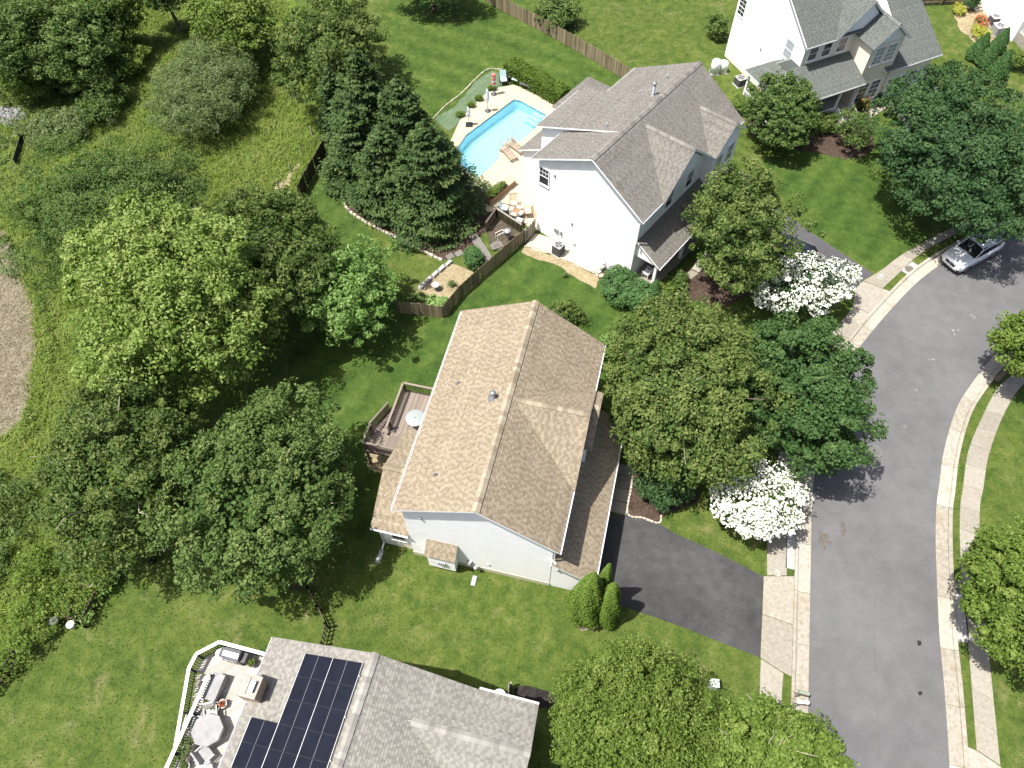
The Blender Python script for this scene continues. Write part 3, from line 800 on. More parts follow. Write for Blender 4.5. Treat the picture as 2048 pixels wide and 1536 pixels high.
def window(parent, Mx, w, h, nx=3, ny=2, both=False, glass='glass', sash=True):
    """double-hung window standing proud of the wall: frame with sill and two panes"""
    mb = MB(); f = 0.07
    for b in ((-w/2-f, w/2+f, -f, 0), (-w/2-f, w/2+f, h, h+f), (-w/2-f, -w/2, 0, h), (w/2, w/2+f, 0, h)):
        mb.box(b[0], b[1], b[2], b[3], 0.0, 0.055, Mx)
    mb.box(-w/2-f-0.03, w/2+f+0.03, -f-0.035, -f, 0, 0.085, Mx)
    if sash: mb.box(-w/2, w/2, h/2-0.022, h/2+0.022, 0.006, 0.045, Mx)
    y0 = h/2 if sash else 0
    for i in range(1, nx): mb.box(-w/2+w*i/nx-0.011, -w/2+w*i/nx+0.011, 0 if both else y0, h, 0.006, 0.036, Mx)
    for k in range(1, ny):
        mb.box(-w/2, w/2, y0+(h-y0)*k/ny-0.011, y0+(h-y0)*k/ny+0.011, 0.006, 0.034, Mx)
        if both and sash: mb.box(-w/2, w/2, h/2*k/ny-0.011, h/2*k/ny+0.011, 0.006, 0.034, Mx)
    fr = mb.build('window', M['trim'], parent)
    if sash:
        MB().box(-w/2, w/2, h/2, h, 0.004, 0.022, Mx).build('pane', M[glass], fr)
        MB().box(-w/2, w/2, 0, h/2, 0.004, 0.016, Mx).build('pane', M['glass' if glass == 'glass' else glass], fr)
    else: MB().box(-w/2, w/2, 0, h, 0.004, 0.020, Mx).build('pane', M[glass], fr)
    return fr
def garage_door(parent, Mx, w, h):
    d = MB()
    d.box(-w/2-0.12, -w/2, 0, h+0.12, 0, 0.05, Mx).box(w/2, w/2+0.12, 0, h+0.12, 0, 0.05, Mx).box(-w/2, w/2, h, h+0.12, 0, 0.05, Mx)
    g = d.build('garage_door', M['trim'], parent)
    for r in range(4):
        mb = MB(); mb.box(-w/2, w/2, r*h/4+0.008, (r+1)*h/4-0.008, 0.004, 0.022, Mx)
        if r < 3:
            for k in range(4): mb.box(-w/2+w*(k+0.1)/4, -w/2+w*(k+0.9)/4, (r+0.2)*h/4, (r+0.8)*h/4, 0.022, 0.032, Mx)
        mb.build('panel', M['white_paint'], g)
    for k in range(4): MB().box(-w/2+w*(k+0.14)/4, -w/2+w*(k+0.86)/4, 3.22*h/4, 3.8*h/4, 0.022, 0.028, Mx).build('pane', M['glass'], g)
    return g
def pipe_vent(parent, p, h, r, name='vent_pipe', cap=False):
    mb = MB()
    mb.lathe([(r*2.6, -0.06), (r*2.4, 0.03), (r, 0.10), (r, h), (r*0.8, h), (r*0.78, h-0.03)], 12, p)
    if cap: mb.lathe([(r*1.5, h+0.03), (r*1.5, h+0.09), (r*0.3, h+0.16)], 12, p)
    return mb.build(name, M['steel'], parent, True)
def small_box(parent, name, Mx, x, y, w, h, d, mat):
    return MB().box(x-w/2, x+w/2, y, y+h, 0.0, d, Mx).build(name, mat, parent, bevel=0.01)

rs = np.random.RandomState(11)
# ---- house with the tan roof
HB = thing('house', 'white sided house with tan shingle roof in the middle', 'house', (-1.776, 14.629, 0), -0.2372)
RZ = 9.14
zl = lambda b: RZ - 0.492*abs(b)
zr = lambda b: RZ - 0.67*b
sec = [(-4.2,0.25),(3.95,0.25),(3.95,zr(3.95)-0.14),(0,RZ-0.16),(-4.2,zl(4.2)-0.13)]
body(HB, 'wall', sec, 0.32, 13.15, M['white_siding'])
MB().box(-4.23, 3.98, 0.29, 13.18, -0.1, 0.45).build('foundation', M['foundation'], HB)
Mw = plane_M((0, 0.315, 0), (1,0,0), (0,-1,0))
lap(HB, Mw, [(-4.2,0.46),(3.95,0.46),(3.95,zr(3.95)-0.16),(0,RZ-0.18),(-4.2,zl(4.2)-0.15)], M['white_siding'], rs)
roof(HB, [(-4.55,0,zl(4.55)), (-4.55,13.47,zl(4.55)), (0,13.47,RZ), (0,0,RZ)], M['sh_tan'], rs)
# front slope around the cross gable
roof(HB, [(4.30,13.47,zr(4.3)), (4.30,10.07,zr(4.3)), (0.28,6.85,zr(0.28)), (0,6.85,RZ), (0,13.47,RZ)], M['sh_tan'], rs)
roof(HB, [(4.30,3.63,zr(4.3)), (4.30,0,zr(4.3)), (0,0,RZ), (0,6.85,RZ), (0.28,6.85,zr(0.28))], M['sh_tan'], rs)
zg = zr(0.28)
def tri_gable(parent, a_mid, half, b0, b1, zt, ze, mat, be=None):
    """cross gable: ridge at a_mid from b0 (on the main slope) to b1; valleys run down to the eave at b = be"""
    be = b1 if be is None else be
    for s in (-1, 1):
        P = [(b1, a_mid+s*half, ze), (be, a_mid+s*half, ze), (b0, a_mid, zt), (b1, a_mid, zt)]
        if abs(be-b1) < 1e-3: P = [(b1, a_mid+s*half, ze), (b0, a_mid, zt), (b1, a_mid, zt)]
        V = [Vector(p) for p in P]
        # the level direction of this slope is along b
        U = Vector((1,0,0)); N = U.cross(Vector((0,-s*half,zt-ze))).normalized()
        if N.z < 0: U = -U; N = -N
        Vv = N.cross(U); n = len(V)
        if (V[1]-V[0]).cross(V[2]-V[0]).z < 0: V = V[::-1]
        mb = MB(); mb.add([tuple(p) for p in V]+[tuple(p-N*0.11) for p in V], [tuple(range(n)), tuple(range(2*n-1,n-1,-1))]+[(i,n+i,n+(i+1)%n,(i+1)%n) for i in range(n)])
        r = mb.build('roof', M['trim'], parent)
        o = V[0]
        uv = [((p-o).dot(U), (p-o).dot(Vv)) for p in V]
        strips('shingles', r, mat, o+N*0.006, U, Vv, N, uv, 0.145, 0.17, 0.016, rs, 0.13)
    caps(parent, (b0+0.15, a_mid, zt), (b1-0.1, a_mid, zt), (zt-ze)/half, (zt-ze)/half, mat)
tri_gable(HB, 6.85, 3.24, 0.28, 4.42, zg, zr(4.3)-0.02, M['sh_tan'], 4.30)
mb = MB(); mb.add([(4.22,3.95,6.2),(4.22,9.75,6.2),(4.22,6.85,zg-0.2),(3.9,3.95,6.2),(3.9,9.75,6.2),(3.9,6.85,zg-0.2)], [(0,1,2),(5,4,3),(0,3,4,1),(1,4,5,2),(2,5,3,0)])
mb.build('gable_wall', M['white_siding'], HB)
# smaller gable nested in front of it
tri_gable(HB, 8.25, 1.95, 3.0, 4.85, 7.55, 6.02, M['sh_tan'], 3.0)
MB().box(3.9, 4.55, 6.55, 9.95, 4.0, 6.0).build('wall', M['white_siding'], HB)
mb = MB(); mb.add([(4.56,6.5,5.9),(4.56,10.0,5.9),(4.56,8.25,7.33)], [(0,1,2)]); mb.build('gable_wall', M['white_siding'], HB)
caps(HB, (0,0,RZ), (0,13.47,RZ), 0.492, 0.67, M['sh_tan'], 0.20)
gutter(HB, (-4.56,0,zl(4.55)), (-4.56,13.47,zl(4.55)), (-1,0,0))
gutter(HB, (4.31,0,zr(4.3)), (4.31,3.6,zr(4.3)), (1,0,0)); gutter(HB, (4.31,10.1,zr(4.3)), (4.31,13.47,zr(4.3)), (1,0,0))
# garage and porch under the low front roof
MB().box(3.97, 6.0, 0.34, 6.3, -0.1, 3.0).build('garage_wall', M['white_siding'], HB)
body(HB, 'garage_gable', [(3.97,3.0),(6.0,3.0),(3.97,4.15)], 0.34, 6.3, M['white_siding'])
Mg = plane_M((0, 0.335, 0), (1,0,0), (0,-1,0))
lap(HB, Mg, [(3.97,0.3),(6.0,0.3),(6.0,2.95),(3.97,4.1)], M['white_siding'], rs)
roof(HB, [(6.42,-0.02,2.9), (6.42,10.4,2.9), (3.97,10.4,4.34), (3.97,-0.02,4.34)], M['sh_tan'], rs)
gutter(HB, (6.43,-0.02,2.9), (6.43,10.4,2.9), (1,0,0))
garage_door(HB, plane_M((6.0, 3.3, 0.0), (0,1,0), (1,0,0)), 4.6, 2.15)
for a in (6.6, 8.4, 10.1): MB().box(5.95, 6.1, a-0.075, a+0.075, 0.15, 2.8).build('porch_post', M['trim'], HB)
MB().box(3.97, 6.25, 6.32, 10.3, 0.0, 0.15).build('porch_floor', M['concrete'], HB)
dm = plane_M((3.955, 7.6, 0.15), (0,1,0), (1,0,0))
dr = MB().box(-0.5, 0.5, 0, 2.1, 0, 0.05, dm).build('door', M['mail_green'], HB)
MB().lathe([(0.03,0),(0.03,0.06)], 8, (0,0,0), dm @ Matrix.Translation((0.4,1.0,0.05))).build('handle', M['steel'], dr)
downspout(HB, [(4.25,0.45,6.1),(4.05,0.25,5.8),(4.05,0.25,4.4),(4.2,0.1,4.3)])
# rear bump-out with its own small gable roof
MB().box(-6.1, -4.22, 0.55, 6.4, -0.1, 2.95).build('wall', M['cream_siding'], HB)
for s, P in ((-1, [(-6.45,0.22,3.0),(-4.22,0.22,3.0),(-4.22,3.3,4.7),(-6.45,3.3,4.7)]), (1, [(-6.45,6.72,2.95),(-4.22,6.72,2.95),(-4.22,3.3,4.7),(-6.45,3.3,4.7)])):
    roof(HB, P, M['sh_tan'], rs)
mb = MB(); mb.add([(-6.1,0.55,2.9),(-6.1,6.4,2.9),(-6.1,3.35,4.55)], [(0,1,2)]); mb.build('gable_wall', M['cream_siding'], HB)
caps(HB, (-6.45,3.3,4.7), (-4.3,3.3,4.7), 0.55, 0.51, M['sh_tan'])
gutter(HB, (-6.45,0.2,3.0), (-4.22,0.2,3.0), (0,-1,0))
lap(HB, plane_M((0,0.545,0),(1,0,0),(0,-1,0)), [(-6.1,0.75),(-4.22,0.75),(-4.22,2.9),(-6.1,2.9)], M['white_siding'], rs)
window(HB, plane_M((-5.05,0.53,1.25),(1,0,0),(0,-1,0)), 0.8, 1.15, 1, 1)
downspout(HB, [(-6.3,0.15,2.9),(-6.12,0.45,2.6),(-6.12,0.48,0.25),(-6.15,0.1,0.06)])
sp = MB().box(-6.28,-6.02,-0.75,0.05,0.02,0.07).build('splash_block', M['newconc'], HB)
# gas fireplace box on the end wall
MB().box(-3.05, -1.45, -0.28, 0.32, 0.45, 2.45).build('fireplace_box', M['white_siding'], HB)
fb = roof(HB, [(-3.15,-0.42,2.33), (-1.35,-0.42,2.33), (-1.35,0.31,3.08), (-3.15,0.31,3.08)], M['sh_tan'], rs)
lap(HB, plane_M((0,-0.285,0),(1,0,0),(0,-1,0)), [(-3.05,0.47),(-1.45,0.47),(-1.45,2.25),(-3.05,2.25)], M['white_siding'], rs)
mb = MB(); mv = plane_M((-2.2,-0.30,1.35),(1,0,0),(0,-1,0))
mb.box(-0.2,0.2,-0.13,0.13,0,0.05,mv)
for k in range(4): mb.box(-0.22+0.12*k,-0.16+0.12*k,-0.1,0.16,0.05,0.13,mv)
mb.build('flue_vent', M['midgrey'], HB)
mb = MB(); me_ = plane_M((-0.75,0.30,0.9),(1,0,0),(0,-1,0))
mb.box(-0.14,0.14,-0.22,0.22,0,0.12,me_).lathe([(0.11,0.12),(0.11,0.22),(0.07,0.25)],12,(0,0.1,0),me_); mb.build('electric_meter', M['midgrey'], HB)
MB().tube((-0.35,0.2,0.85),(-0.35,0.2,0.1),0.03).lathe([(0.12,0),(0.12,0.12),(0.06,0.17)],12,(-0.35,0.05,0.8)).build('gas_meter', M['midgrey'], HB)
MB().box(-0.48,-0.22,-0.75,-0.15,0.01,0.06).build('splash_block', M['midgrey'], HB)
small_box(HB, 'dryer_vent', Mw, 0.35, 1.2, 0.14, 0.14, 0.08, M['white_paint'])
small_box(HB, 'wall_lamp', Mw, -3.2, 5.9, 0.13, 0.18, 0.12, M['midgrey'])
small_box(HB, 'wall_lamp', Mg, 4.35, 2.9, 0.13, 0.18, 0.12, M['midgrey'])
pipe_vent(HB, (-3.2, 7.9, zl(3.2)), 0.32, 0.045); pipe_vent(HB, (-2.75, 2.05, zl(2.75)), 0.30, 0.045)
pipe_vent(HB, (-0.85, 6.75, zl(0.85)), 0.45, 0.11, 'flue_pipe', True)

M['canvas_dull'] = plain('weathered_cap_metal', (0.24,0.225,0.20), 0.7, 0.15, 4)
# ---- house with the solar panels
HS = thing('house', 'pale grey roofed house with solar panels at the bottom edge', 'house', (-6.163, 8.337, 0), -0.2417)
SZ = 7.86; ss = 0.44
zs = lambda b: SZ - ss*abs(b)
body(HS, 'wall', [(-5.3,0),(5.2,0),(5.2,zs(5.2)-0.14),(0,SZ-0.16),(-5.3,zs(5.3)-0.14)], -11.7, -0.3, M['white_siding'])
roof(HS, [(-5.66,0,zs(5.66)), (-5.66,-12,zs(5.66)), (0,-12,SZ), (0,0,SZ)], M['sh_pale'], rs)
WT = zs(2.12)
roof(HS, [(5.56,-4.75,zs(5.56)), (5.56,-12,zs(5.56)), (0,-12,SZ), (0,-2.2,SZ), (2.12,-2.2,WT)], M['sh_pale'], rs)
roof(HS, [(5.15,0,zs(5.15)), (5.15,-0.05,zs(5.15)), (2.12,-2.2,WT), (0,-2.2,SZ), (0,0,SZ)], M['sh_pale'], rs)
for s, P in ((1, [(4.75,0.05,5.57),(7.62,0.05,5.57),(7.72,-2.2,WT),(2.12,-2.2,WT)]), (-1, [(7.62,-4.6,5.5),(4.9,-4.6,5.5),(2.12,-2.2,WT),(7.72,-2.2,WT)])):
    roof(HS, P, M['sh_pale'], rs)
caps(HS, (2.3,-2.2,WT), (7.7,-2.2,WT), 0.6, 0.6, M['sh_pale'], 0.19)
caps(HS, (0,-12,SZ), (0,0,SZ), ss, ss, M['sh_pale'], 0.19)
MB().box(5.0, 7.3, -4.2, -0.2, 0, 5.4).build('wall', M['white_siding'], HS)
mb = MB(); mb.add([(7.3,-4.2,5.4),(7.3,-0.2,5.4),(7.3,-2.2,6.7)], [(0,1,2)]); mb.build('gable_wall', M['white_siding'], HS)
gutter(HS, (4.75,0.06,5.57), (7.62,0.06,5.57), (0,1,0)); gutter(HS, (-5.67,0,zs(5.66)), (-5.67,-12,zs(5.66)), (-1,0,0))
# clad chimney at the eave
MB().box(-5.92, -4.9, -3.0, -2.1, 0, 6.85).build('chimney', M['brick'], HS)
chm = HS.children[-1]
MB().box(-5.97, -4.85, -3.05, -2.05, 6.85, 6.90).box(-5.85,-5.35,-2.9,-2.2,6.90,6.95).build('chimney_cap', M['canvas_dull'], chm)
MB().box(-5.25,-5.02,-2.8,-2.3,6.90,7.08).build('flue', M['steel'], chm)
# solar array: framed panels on rails, each with its bright centre joint
Rm = Matrix.Identity(4)
slp = Vector((-1,0,-ss)).normalized()
nrm = Vector((-ss,0,1)).normalized()
pm = MB(); pm.box(0.01,1.03,0.01,1.67,0.0,0.035); pan_me = pm.mesh('solar_panel', M['panel'])
fm = MB()
for b in ((0,0.012,0,1.68),(1.028,1.04,0,1.68),(0.012,1.028,0,0.012),(0.012,1.028,1.668,1.68)): fm.box(b[0],b[1],b[2],b[3],-0.002,0.037)
fr_me = fm.mesh('panel_frame', M['black'])
cm = MB(); cm.box(0.02,1.02,0.833,0.847,0.0355,0.0375); ct_me = cm.mesh('centre_joint', M['alu'])
def panel_at(row, col):
    s = 0.43 + 1.675*col; a = -0.535 - 1.041*(row+1)
    p = Vector((0, a, SZ)) + slp*s + nrm*0.12
    m = Matrix.Identity(4)
    for r, (x, y, z) in enumerate(zip((0,1,0), slp, nrm)): m[r][0] = x; m[r][1] = y; m[r][2] = z; m[r][3] = p[r]
    o = link('solar_panel', pan_me, HS); o.matrix_local = m
    for q, nm in ((fr_me,'panel_frame'), (ct_me,'centre_joint')): link(nm, q, o)
for r in range(8):
    for c in range(3):
        if c == 2 and r < 3: continue
        panel_at(r, c)
for s, a1 in ((0.40,-0.5),(2.107,-0.5),(3.78,-0.5),(5.46,-3.62)):
    p = Vector((0,0,SZ))+slp*s+nrm*0.148
    MB().bar((p.x,a1,p.z),(p.x,-9.0,p.z),0.022,0.03).build('panel_rail', M['alu'], HS)
for k in range(5):
    p = Vector((0,0,SZ))+slp*0.38+nrm*0.12
    MB().cbox((p.x,-1.1-1.75*k,p.z),(0.06,0.05,0.07)).build('rail_clamp', M['alu'], HS)

# ---- house by the pool
HP = thing('house', 'white house with warm grey roof beside the swimming pool', 'house', (5.2525, 39.2502, 0), -0.6795)
PZ = 9.6
pl = lambda b: PZ-0.523*abs(b)
pr_ = lambda b: PZ-0.656*b
px_ = lambda b: PZ-0.05-0.42*abs(b)
body(HP, 'wall', [(-4.55,0),(4.1,0),(4.1,pr_(4.1)-0.15),(0,PZ-0.17),(-4.55,pl(4.55)-0.14)], 0.34, 13.15, M['white_siding'])
Mc = plane_M((0,0.335,0),(1,0,0),(0,-1,0))
lap(HP, Mc, [(-4.55,0.35),(4.1,0.35),(4.1,pr_(4.1)-0.17),(0,PZ-0.19),(-4.55,pl(4.55)-0.16)], M['white_siding'], rs)
roof(HP, [(-4.97,0,pl(4.97)), (-4.97,3.7,pl(4.97)), (0,3.7,PZ), (0,0,PZ)], M['sh_grey'], rs)
roof(HP, [(-5.2,8.75,pl(5.2)), (-5.2,13.53,pl(5.2)), (0,13.53,PZ), (0,8.75,PZ)], M['sh_grey'], rs)
roof(HP, [(-7.25,3.5,px_(7.25)), (-7.25,8.9,px_(7.25)), (-0.0,8.9,px_(0)+0.06), (-0.0,3.5,px_(0)+0.06)], M['sh_grey'], rs)
body(HP, 'wall', [(-6.95,0),(-4.5,0),(-4.5,px_(4.5)-0.12),(-6.95,px_(6.95)-0.12)], 3.82, 8.5, M['white_siding'])
mb = MB(); mb.add([(-6.95,3.8,px_(6.95)-0.12),(-4.6,3.8,pl(4.6)-0.4),(-0.4,3.8,PZ-0.35),(-0.4,3.8,px_(0.4)-0.1)], [(0,1,2,3)]); mb.build('gable_wall', M['white_siding'], HP)
GZ2, GZ3 = 9.25, 8.35
b2 = (PZ-GZ2)/0.656; b3 = (PZ-GZ3)/0.656; ev = pr_(4.45)
roof(HP, [(4.45,2.5,ev), (4.45,0,ev), (0,0,PZ), (0,5.55,PZ), (b2,5.55,GZ2)], M['sh_grey'], rs)
roof(HP, [(4.45,8.55,ev), (4.45,8.5,ev), (b2,5.55,GZ2), (0,5.55,PZ), (0,10.75,PZ), (b3,10.75,GZ3)], M['sh_grey'], rs)
roof(HP, [(4.45,13.53,ev), (4.45,12.95,ev), (b3,10.75,GZ3), (0,10.75,PZ), (0,13.53,PZ)], M['sh_grey'], rs)
tri_gable(HP, 5.55, 3.05, b2, 4.62, GZ2, ev-0.02, M['sh_grey'], 4.45)
tri_gable(HP, 10.75, 2.2, b3, 5.05, GZ3, ev-0.02, M['sh_grey'], 4.45)
for a, h, z, b in ((5.55,2.7,GZ2,4.3),(10.75,1.95,GZ3,4.75)):
    mb = MB(); mb.add([(b,a-h,ev-0.1),(b,a+h,ev-0.1),(b,a,z-0.25),(b-0.5,a-h,ev-0.1),(b-0.5,a+h,ev-0.1),(b-0.5,a,z-0.25)], [(0,1,2),(5,4,3),(0,3,4,1),(1,4,5,2),(2,5,3,0)])
    mb.build('gable_wall', M['white_siding'], HP)
MB().box(4.1, 4.75, 8.85, 12.65, 0, ev-0.1).build('wall', M['white_siding'], HP)
for a in (9.9, 11.6): window(HP, plane_M((4.75,a,4.4),(0,1,0),(1,0,0)), 0.85, 1.5, 3, 2)
for a in (4.2, 6.9): window(HP, plane_M((4.1,a,4.75),(0,1,0),(1,0,0)), 0.85, 1.4, 3, 2)
caps(HP, (0,0,PZ), (0,13.53,PZ), 0.523, 0.656, M['sh_grey'], 0.19)
gutter(HP, (-4.98,0,pl(4.97)), (-4.98,3.5,pl(4.97)), (-1,0,0)); gutter(HP, (-7.26,3.5,px_(7.25)), (-7.26,8.9,px_(7.25)), (-1,0,0)); gutter(HP, (-5.21,8.95,pl(5.2)), (-5.21,13.53,pl(5.2)), (-1,0,0))
gutter(HP, (4.46,0,ev), (4.46,2.5,ev), (1,0,0)); gutter(HP, (4.46,12.95,ev), (4.46,13.53,ev), (1,0,0))
# low wings at the back
MB().box(-8.8, -6.96, 4.0, 8.4, 0, 3.15).build('wall', M['white_siding'], HP)
roof(HP, [(-9.15,3.75,3.15), (-9.15,8.6,3.15), (-6.96,8.6,4.35), (-6.96,3.75,4.35)], M['sh_grey'], rs)
mb = MB(); mb.add([(-8.8,3.98,3.1),(-6.97,3.98,3.1),(-6.97,3.98,4.2)], [(0,1,2)]); mb.build('gable_wall', M['white_siding'], HP)
MB().box(-9.4, -5.0, 9.3, 13.0, 0, 3.9).build('wall', M['white_siding'], HP)
roof(HP, [(-9.85,9.0,3.75), (-9.85,11.9,3.75), (-8.3,11.9,4.95), (-5.0,11.9,4.95), (-5.0,9.0,3.75)][0:1]+[(-5.0,9.0,3.75),(-5.0,11.6,4.95),(-8.4,11.6,4.95)], M['sh_grey'], rs)
roof(HP, [(-9.85,14.1,3.75), (-5.0,14.1,3.75), (-5.0,11.6,4.95), (-8.4,11.6,4.95)], M['sh_grey'], rs)
roof(HP, [(-9.85,9.0,3.75), (-9.85,14.1,3.75), (-8.4,11.6,4.95)], M['sh_grey'], rs)
# end wall fittings
window(HP, plane_M((-4.02,0.32,4.95),(1,0,0),(0,-1,0)), 0.78, 1.45, 3, 2)
small_box(HP, 'wall_lamp', Mc, -3.1, 6.2, 0.12, 0.2, 0.12, M['midgrey'])
for x, y in ((-1.3,2.6),(-0.9,0.7)): small_box(HP, 'wall_vent', Mc, x, y, 0.14, 0.2, 0.09, M['midgrey'])
mb = MB()
for x in (-2.75,-2.55,-2.2): mb.box(x-0.07,x+0.07,1.0,1.35,0,0.14,Mc)
mb.build('meter_boxes', M['midgrey'], HP)
# front porch
roof(HP, [(6.2,0.45,2.9), (6.2,8.7,2.9), (4.1,8.7,4.3), (4.1,0.45,4.3)], M['sh_grey'], rs)
gutter(HP, (6.21,0.45,2.9), (6.21,8.7,2.9), (1,0,0))
mb = MB(); mb.add([(4.1,0.62,2.75),(5.95,0.62,2.75),(5.95,0.62,2.95),(4.1,0.62,4.15),(4.1,0.75,2.75),(5.95,0.75,2.75),(5.95,0.75,2.95),(4.1,0.75,4.15)], [(0,1,2,3),(7,6,5,4),(0,4,5,1),(1,5,6,2),(2,6,7,3)])
mb.build('porch_gable', M['white_siding'], HP)
for a in (0.75, 4.6, 8.4): MB().box(5.75,5.95,a-0.1,a+0.1,0.3,2.8).build('porch_post', M['trim'], HP)
MB().box(4.1,6.05,0.6,8.6,0,0.3).build('porch_floor', M['concrete'], HP)
downspout(HP, [(4.4,0.35,6.5),(4.2,0.2,6.2),(4.2,0.2,4.35)])
pipe_vent(HP, (-0.75,8.45,pl(0.75)), 1.0, 0.11, 'flue_pipe', True)
pipe_vent(HP, (-1.25,11.2,pl(1.25)), 0.4, 0.05); pipe_vent(HP, (-1.55,3.95,px_(1.55)), 0.4, 0.05)

# ---- house with the green-grey roof
HG = thing('house', 'cream and white house with green grey roof at the top right', 'house', (24.05, 56.55, 0), 0.436)
gz = lambda y: 6.6 + 0.70*(y+0.4)
GR = gz(4.65)
def bodyx(parent, name, section, x0, x1, mat):
    n = len(section)
    mb = MB(); mb.add([(x0, y, z) for y, z in section]+[(x1, y, z) for y, z in section], [tuple(range(n-1,-1,-1)), tuple(range(n,2*n))]+[(i,(i+1)%n,n+(i+1)%n,n+i) for i in range(n)])
    return mb.build(name, mat, parent)
bodyx(HG, 'wall', [(0,0),(9.3,0),(9.3,gz(0)-0.15),(4.65,GR-0.16),(0,gz(0)-0.15)], 0, 8.6, M['cream_siding'])
Md = plane_M((-0.008,0,0),(0,-1,0),(-1,0,0))
lap(HG, Md, [(-9.3,0.4),(0,0.4),(0,gz(0)-0.17),(-4.65,GR-0.18),(-9.3,gz(0)-0.17)], M['white_siding'], rs)
roof(HG, [(-0.35,-0.4,6.6), (5.4,-0.4,6.6), (5.4,4.65,GR), (-0.35,4.65,GR)], M['sh_green'], rs)
roof(HG, [(-0.35,9.7,6.6), (8.7,9.7,6.6), (8.7,4.65,GR), (-0.35,4.65,GR)], M['sh_green'], rs)
roof(HG, [(5.4,2.2,gz(2.2)), (8.7,2.2,gz(2.2)), (8.7,4.65,GR), (5.4,4.65,GR)], M['sh_green'], rs)
roof(HG, [(7.6,-2.5,3.4), (13.85,-2.5,3.4), (13.85,5.2,8.0), (7.6,5.2,8.0)], M['sh_green'], rs)
roof(HG, [(8.6,9.7,5.3), (13.85,9.7,5.3), (13.85,5.2,8.0), (8.6,5.2,8.0)], M['sh_green'], rs)
bodyx(HG, 'wall', [(-2.1,0),(9.3,0),(9.3,5.3),(5.2,7.8),(-2.1,3.45)], 8.62, 13.4, M['cream_siding'])
# upper front gable
GA, GE = 9.2, 6.6
for s in (-1, 1):
    P = [(5.35+s*2.75,-0.55,GE),(5.35+s*2.75,3.4,GE),(5.35,3.4,GA),(5.35,-0.55,GA)]
    roof(HG, P, M['sh_green'], rs)
mb = MB(); mb.add([(2.9,-0.2,GE-0.1),(7.8,-0.2,GE-0.1),(5.35,-0.2,GA-0.25),(2.9,0.1,GE-0.1),(7.8,0.1,GE-0.1),(5.35,0.1,GA-0.25)], [(0,1,2),(5,4,3),(0,3,4,1),(1,4,5,2),(2,5,3,0)]); mb.build('gable_wall', M['white_siding'], HG)
# projecting two-storey bay
MB().box(5.2, 8.45, -2.12, 0, 0, 6.35).build('bay_wall', M['cream_siding'], HG)
mb = MB(); mb.add([(5.2,-2.13,6.3),(8.45,-2.13,6.3),(6.82,-2.13,7.72),(5.2,-1.8,6.3),(8.45,-1.8,6.3),(6.82,-1.8,7.72)], [(0,1,2),(5,4,3),(0,3,4,1),(1,4,5,2),(2,5,3,0)]); mb.build('gable_wall', M['white_siding'], HG)
for s in (-1, 1):
    roof(HG, [(6.82+s*1.95,-2.5,6.25),(6.82+s*1.95,0.1,6.25),(6.82,0.1,7.9),(6.82,-2.5,7.9)], M['sh_green'], rs)
caps(HG, (6.82,-2.45,7.9), (6.82,0.0,7.9), 0.85, 0.85, M['sh_green'])
Mf = plane_M((0,-2.13,0),(1,0,0),(0,-1,0))
for x in (6.2, 7.45): window(HG, Mf @ Matrix.Translation((x,4.35,0)), 0.95, 1.55, 2, 2, True, 'pale_glass')
for x in (6.1, 7.4): window(HG, Mf @ Matrix.Translation((x,0.75,0)), 0.95, 1.75, 2, 2, True)
Mh = plane_M((0,-0.005,0),(1,0,0),(0,-1,0))
for x in (0.95, 2.35, 3.9): window(HG, Mh @ Matrix.Translation((x,4.95,0)), 0.85, 1.2, 1, 1)
window(HG, Md @ Matrix.Translation((-1.75,4.3,0)), 0.95, 1.55, 1, 1, glass='pale_glass')
window(HG, Md @ Matrix.Translation((-8.6,4.4,0)), 0.85, 1.5, 2, 2, True)
small_box(HG, 'wall_vent', Md, -4.9, 3.2, 0.14, 0.22, 0.1, M['midgrey'])
for x in (9.95, 12.35): garage_door(HG, plane_M((x,-2.11,0),(1,0,0),(0,-1,0)), 2.1, 2.1)
gutter(HG, (-0.35,-0.41,6.6), (2.6,-0.41,6.6), (0,-1,0)); gutter(HG, (8.6,-2.51,3.4), (13.85,-2.51,3.4), (0,-1,0))
# wrap-around porch
A, B_, C_, D_, Pk, E_, F_ = (-3.1,-2.95,3.4), (5.1,-2.95,3.4), (5.1,0,4.62), (-1.5,0,4.62), (-1.5,1.2,4.62), (-3.1,2.9,3.4), (0,2.9,3.4)
roof(HG, [A, B_, C_, D_], M['sh_green'], rs)
roof(HG, [A, E_, Pk, D_], M['sh_green'], rs)
roof(HG, [E_, F_, (0,1.2,4.62), Pk], M['sh_green'], rs)
MB().box(-1.5,0,0,1.2,4.45,4.6).build('porch_ridge_infill', M['sh_green'], HG)
gutter(HG, (-3.1,-2.96,3.4), (5.1,-2.96,3.4), (0,-1,0)); gutter(HG, (-3.11,-2.95,3.4), (-3.11,2.9,3.4), (-1,0,0))
MB().box(-2.85,5.0,-2.7,0,0,0.55).box(-2.85,0,0,2.7,0,0.55).build('porch_floor', M['deck_white'], HG)
for x, y in ((-2.75,2.55),(-2.75,-0.1),(-2.75,-2.6),(0.2,-2.6),(3.0,-2.6),(4.9,-2.6)): MB().box(x-0.08,x+0.08,y-0.08,y+0.08,0.55,3.3).build('porch_post', M['trim'], HG)
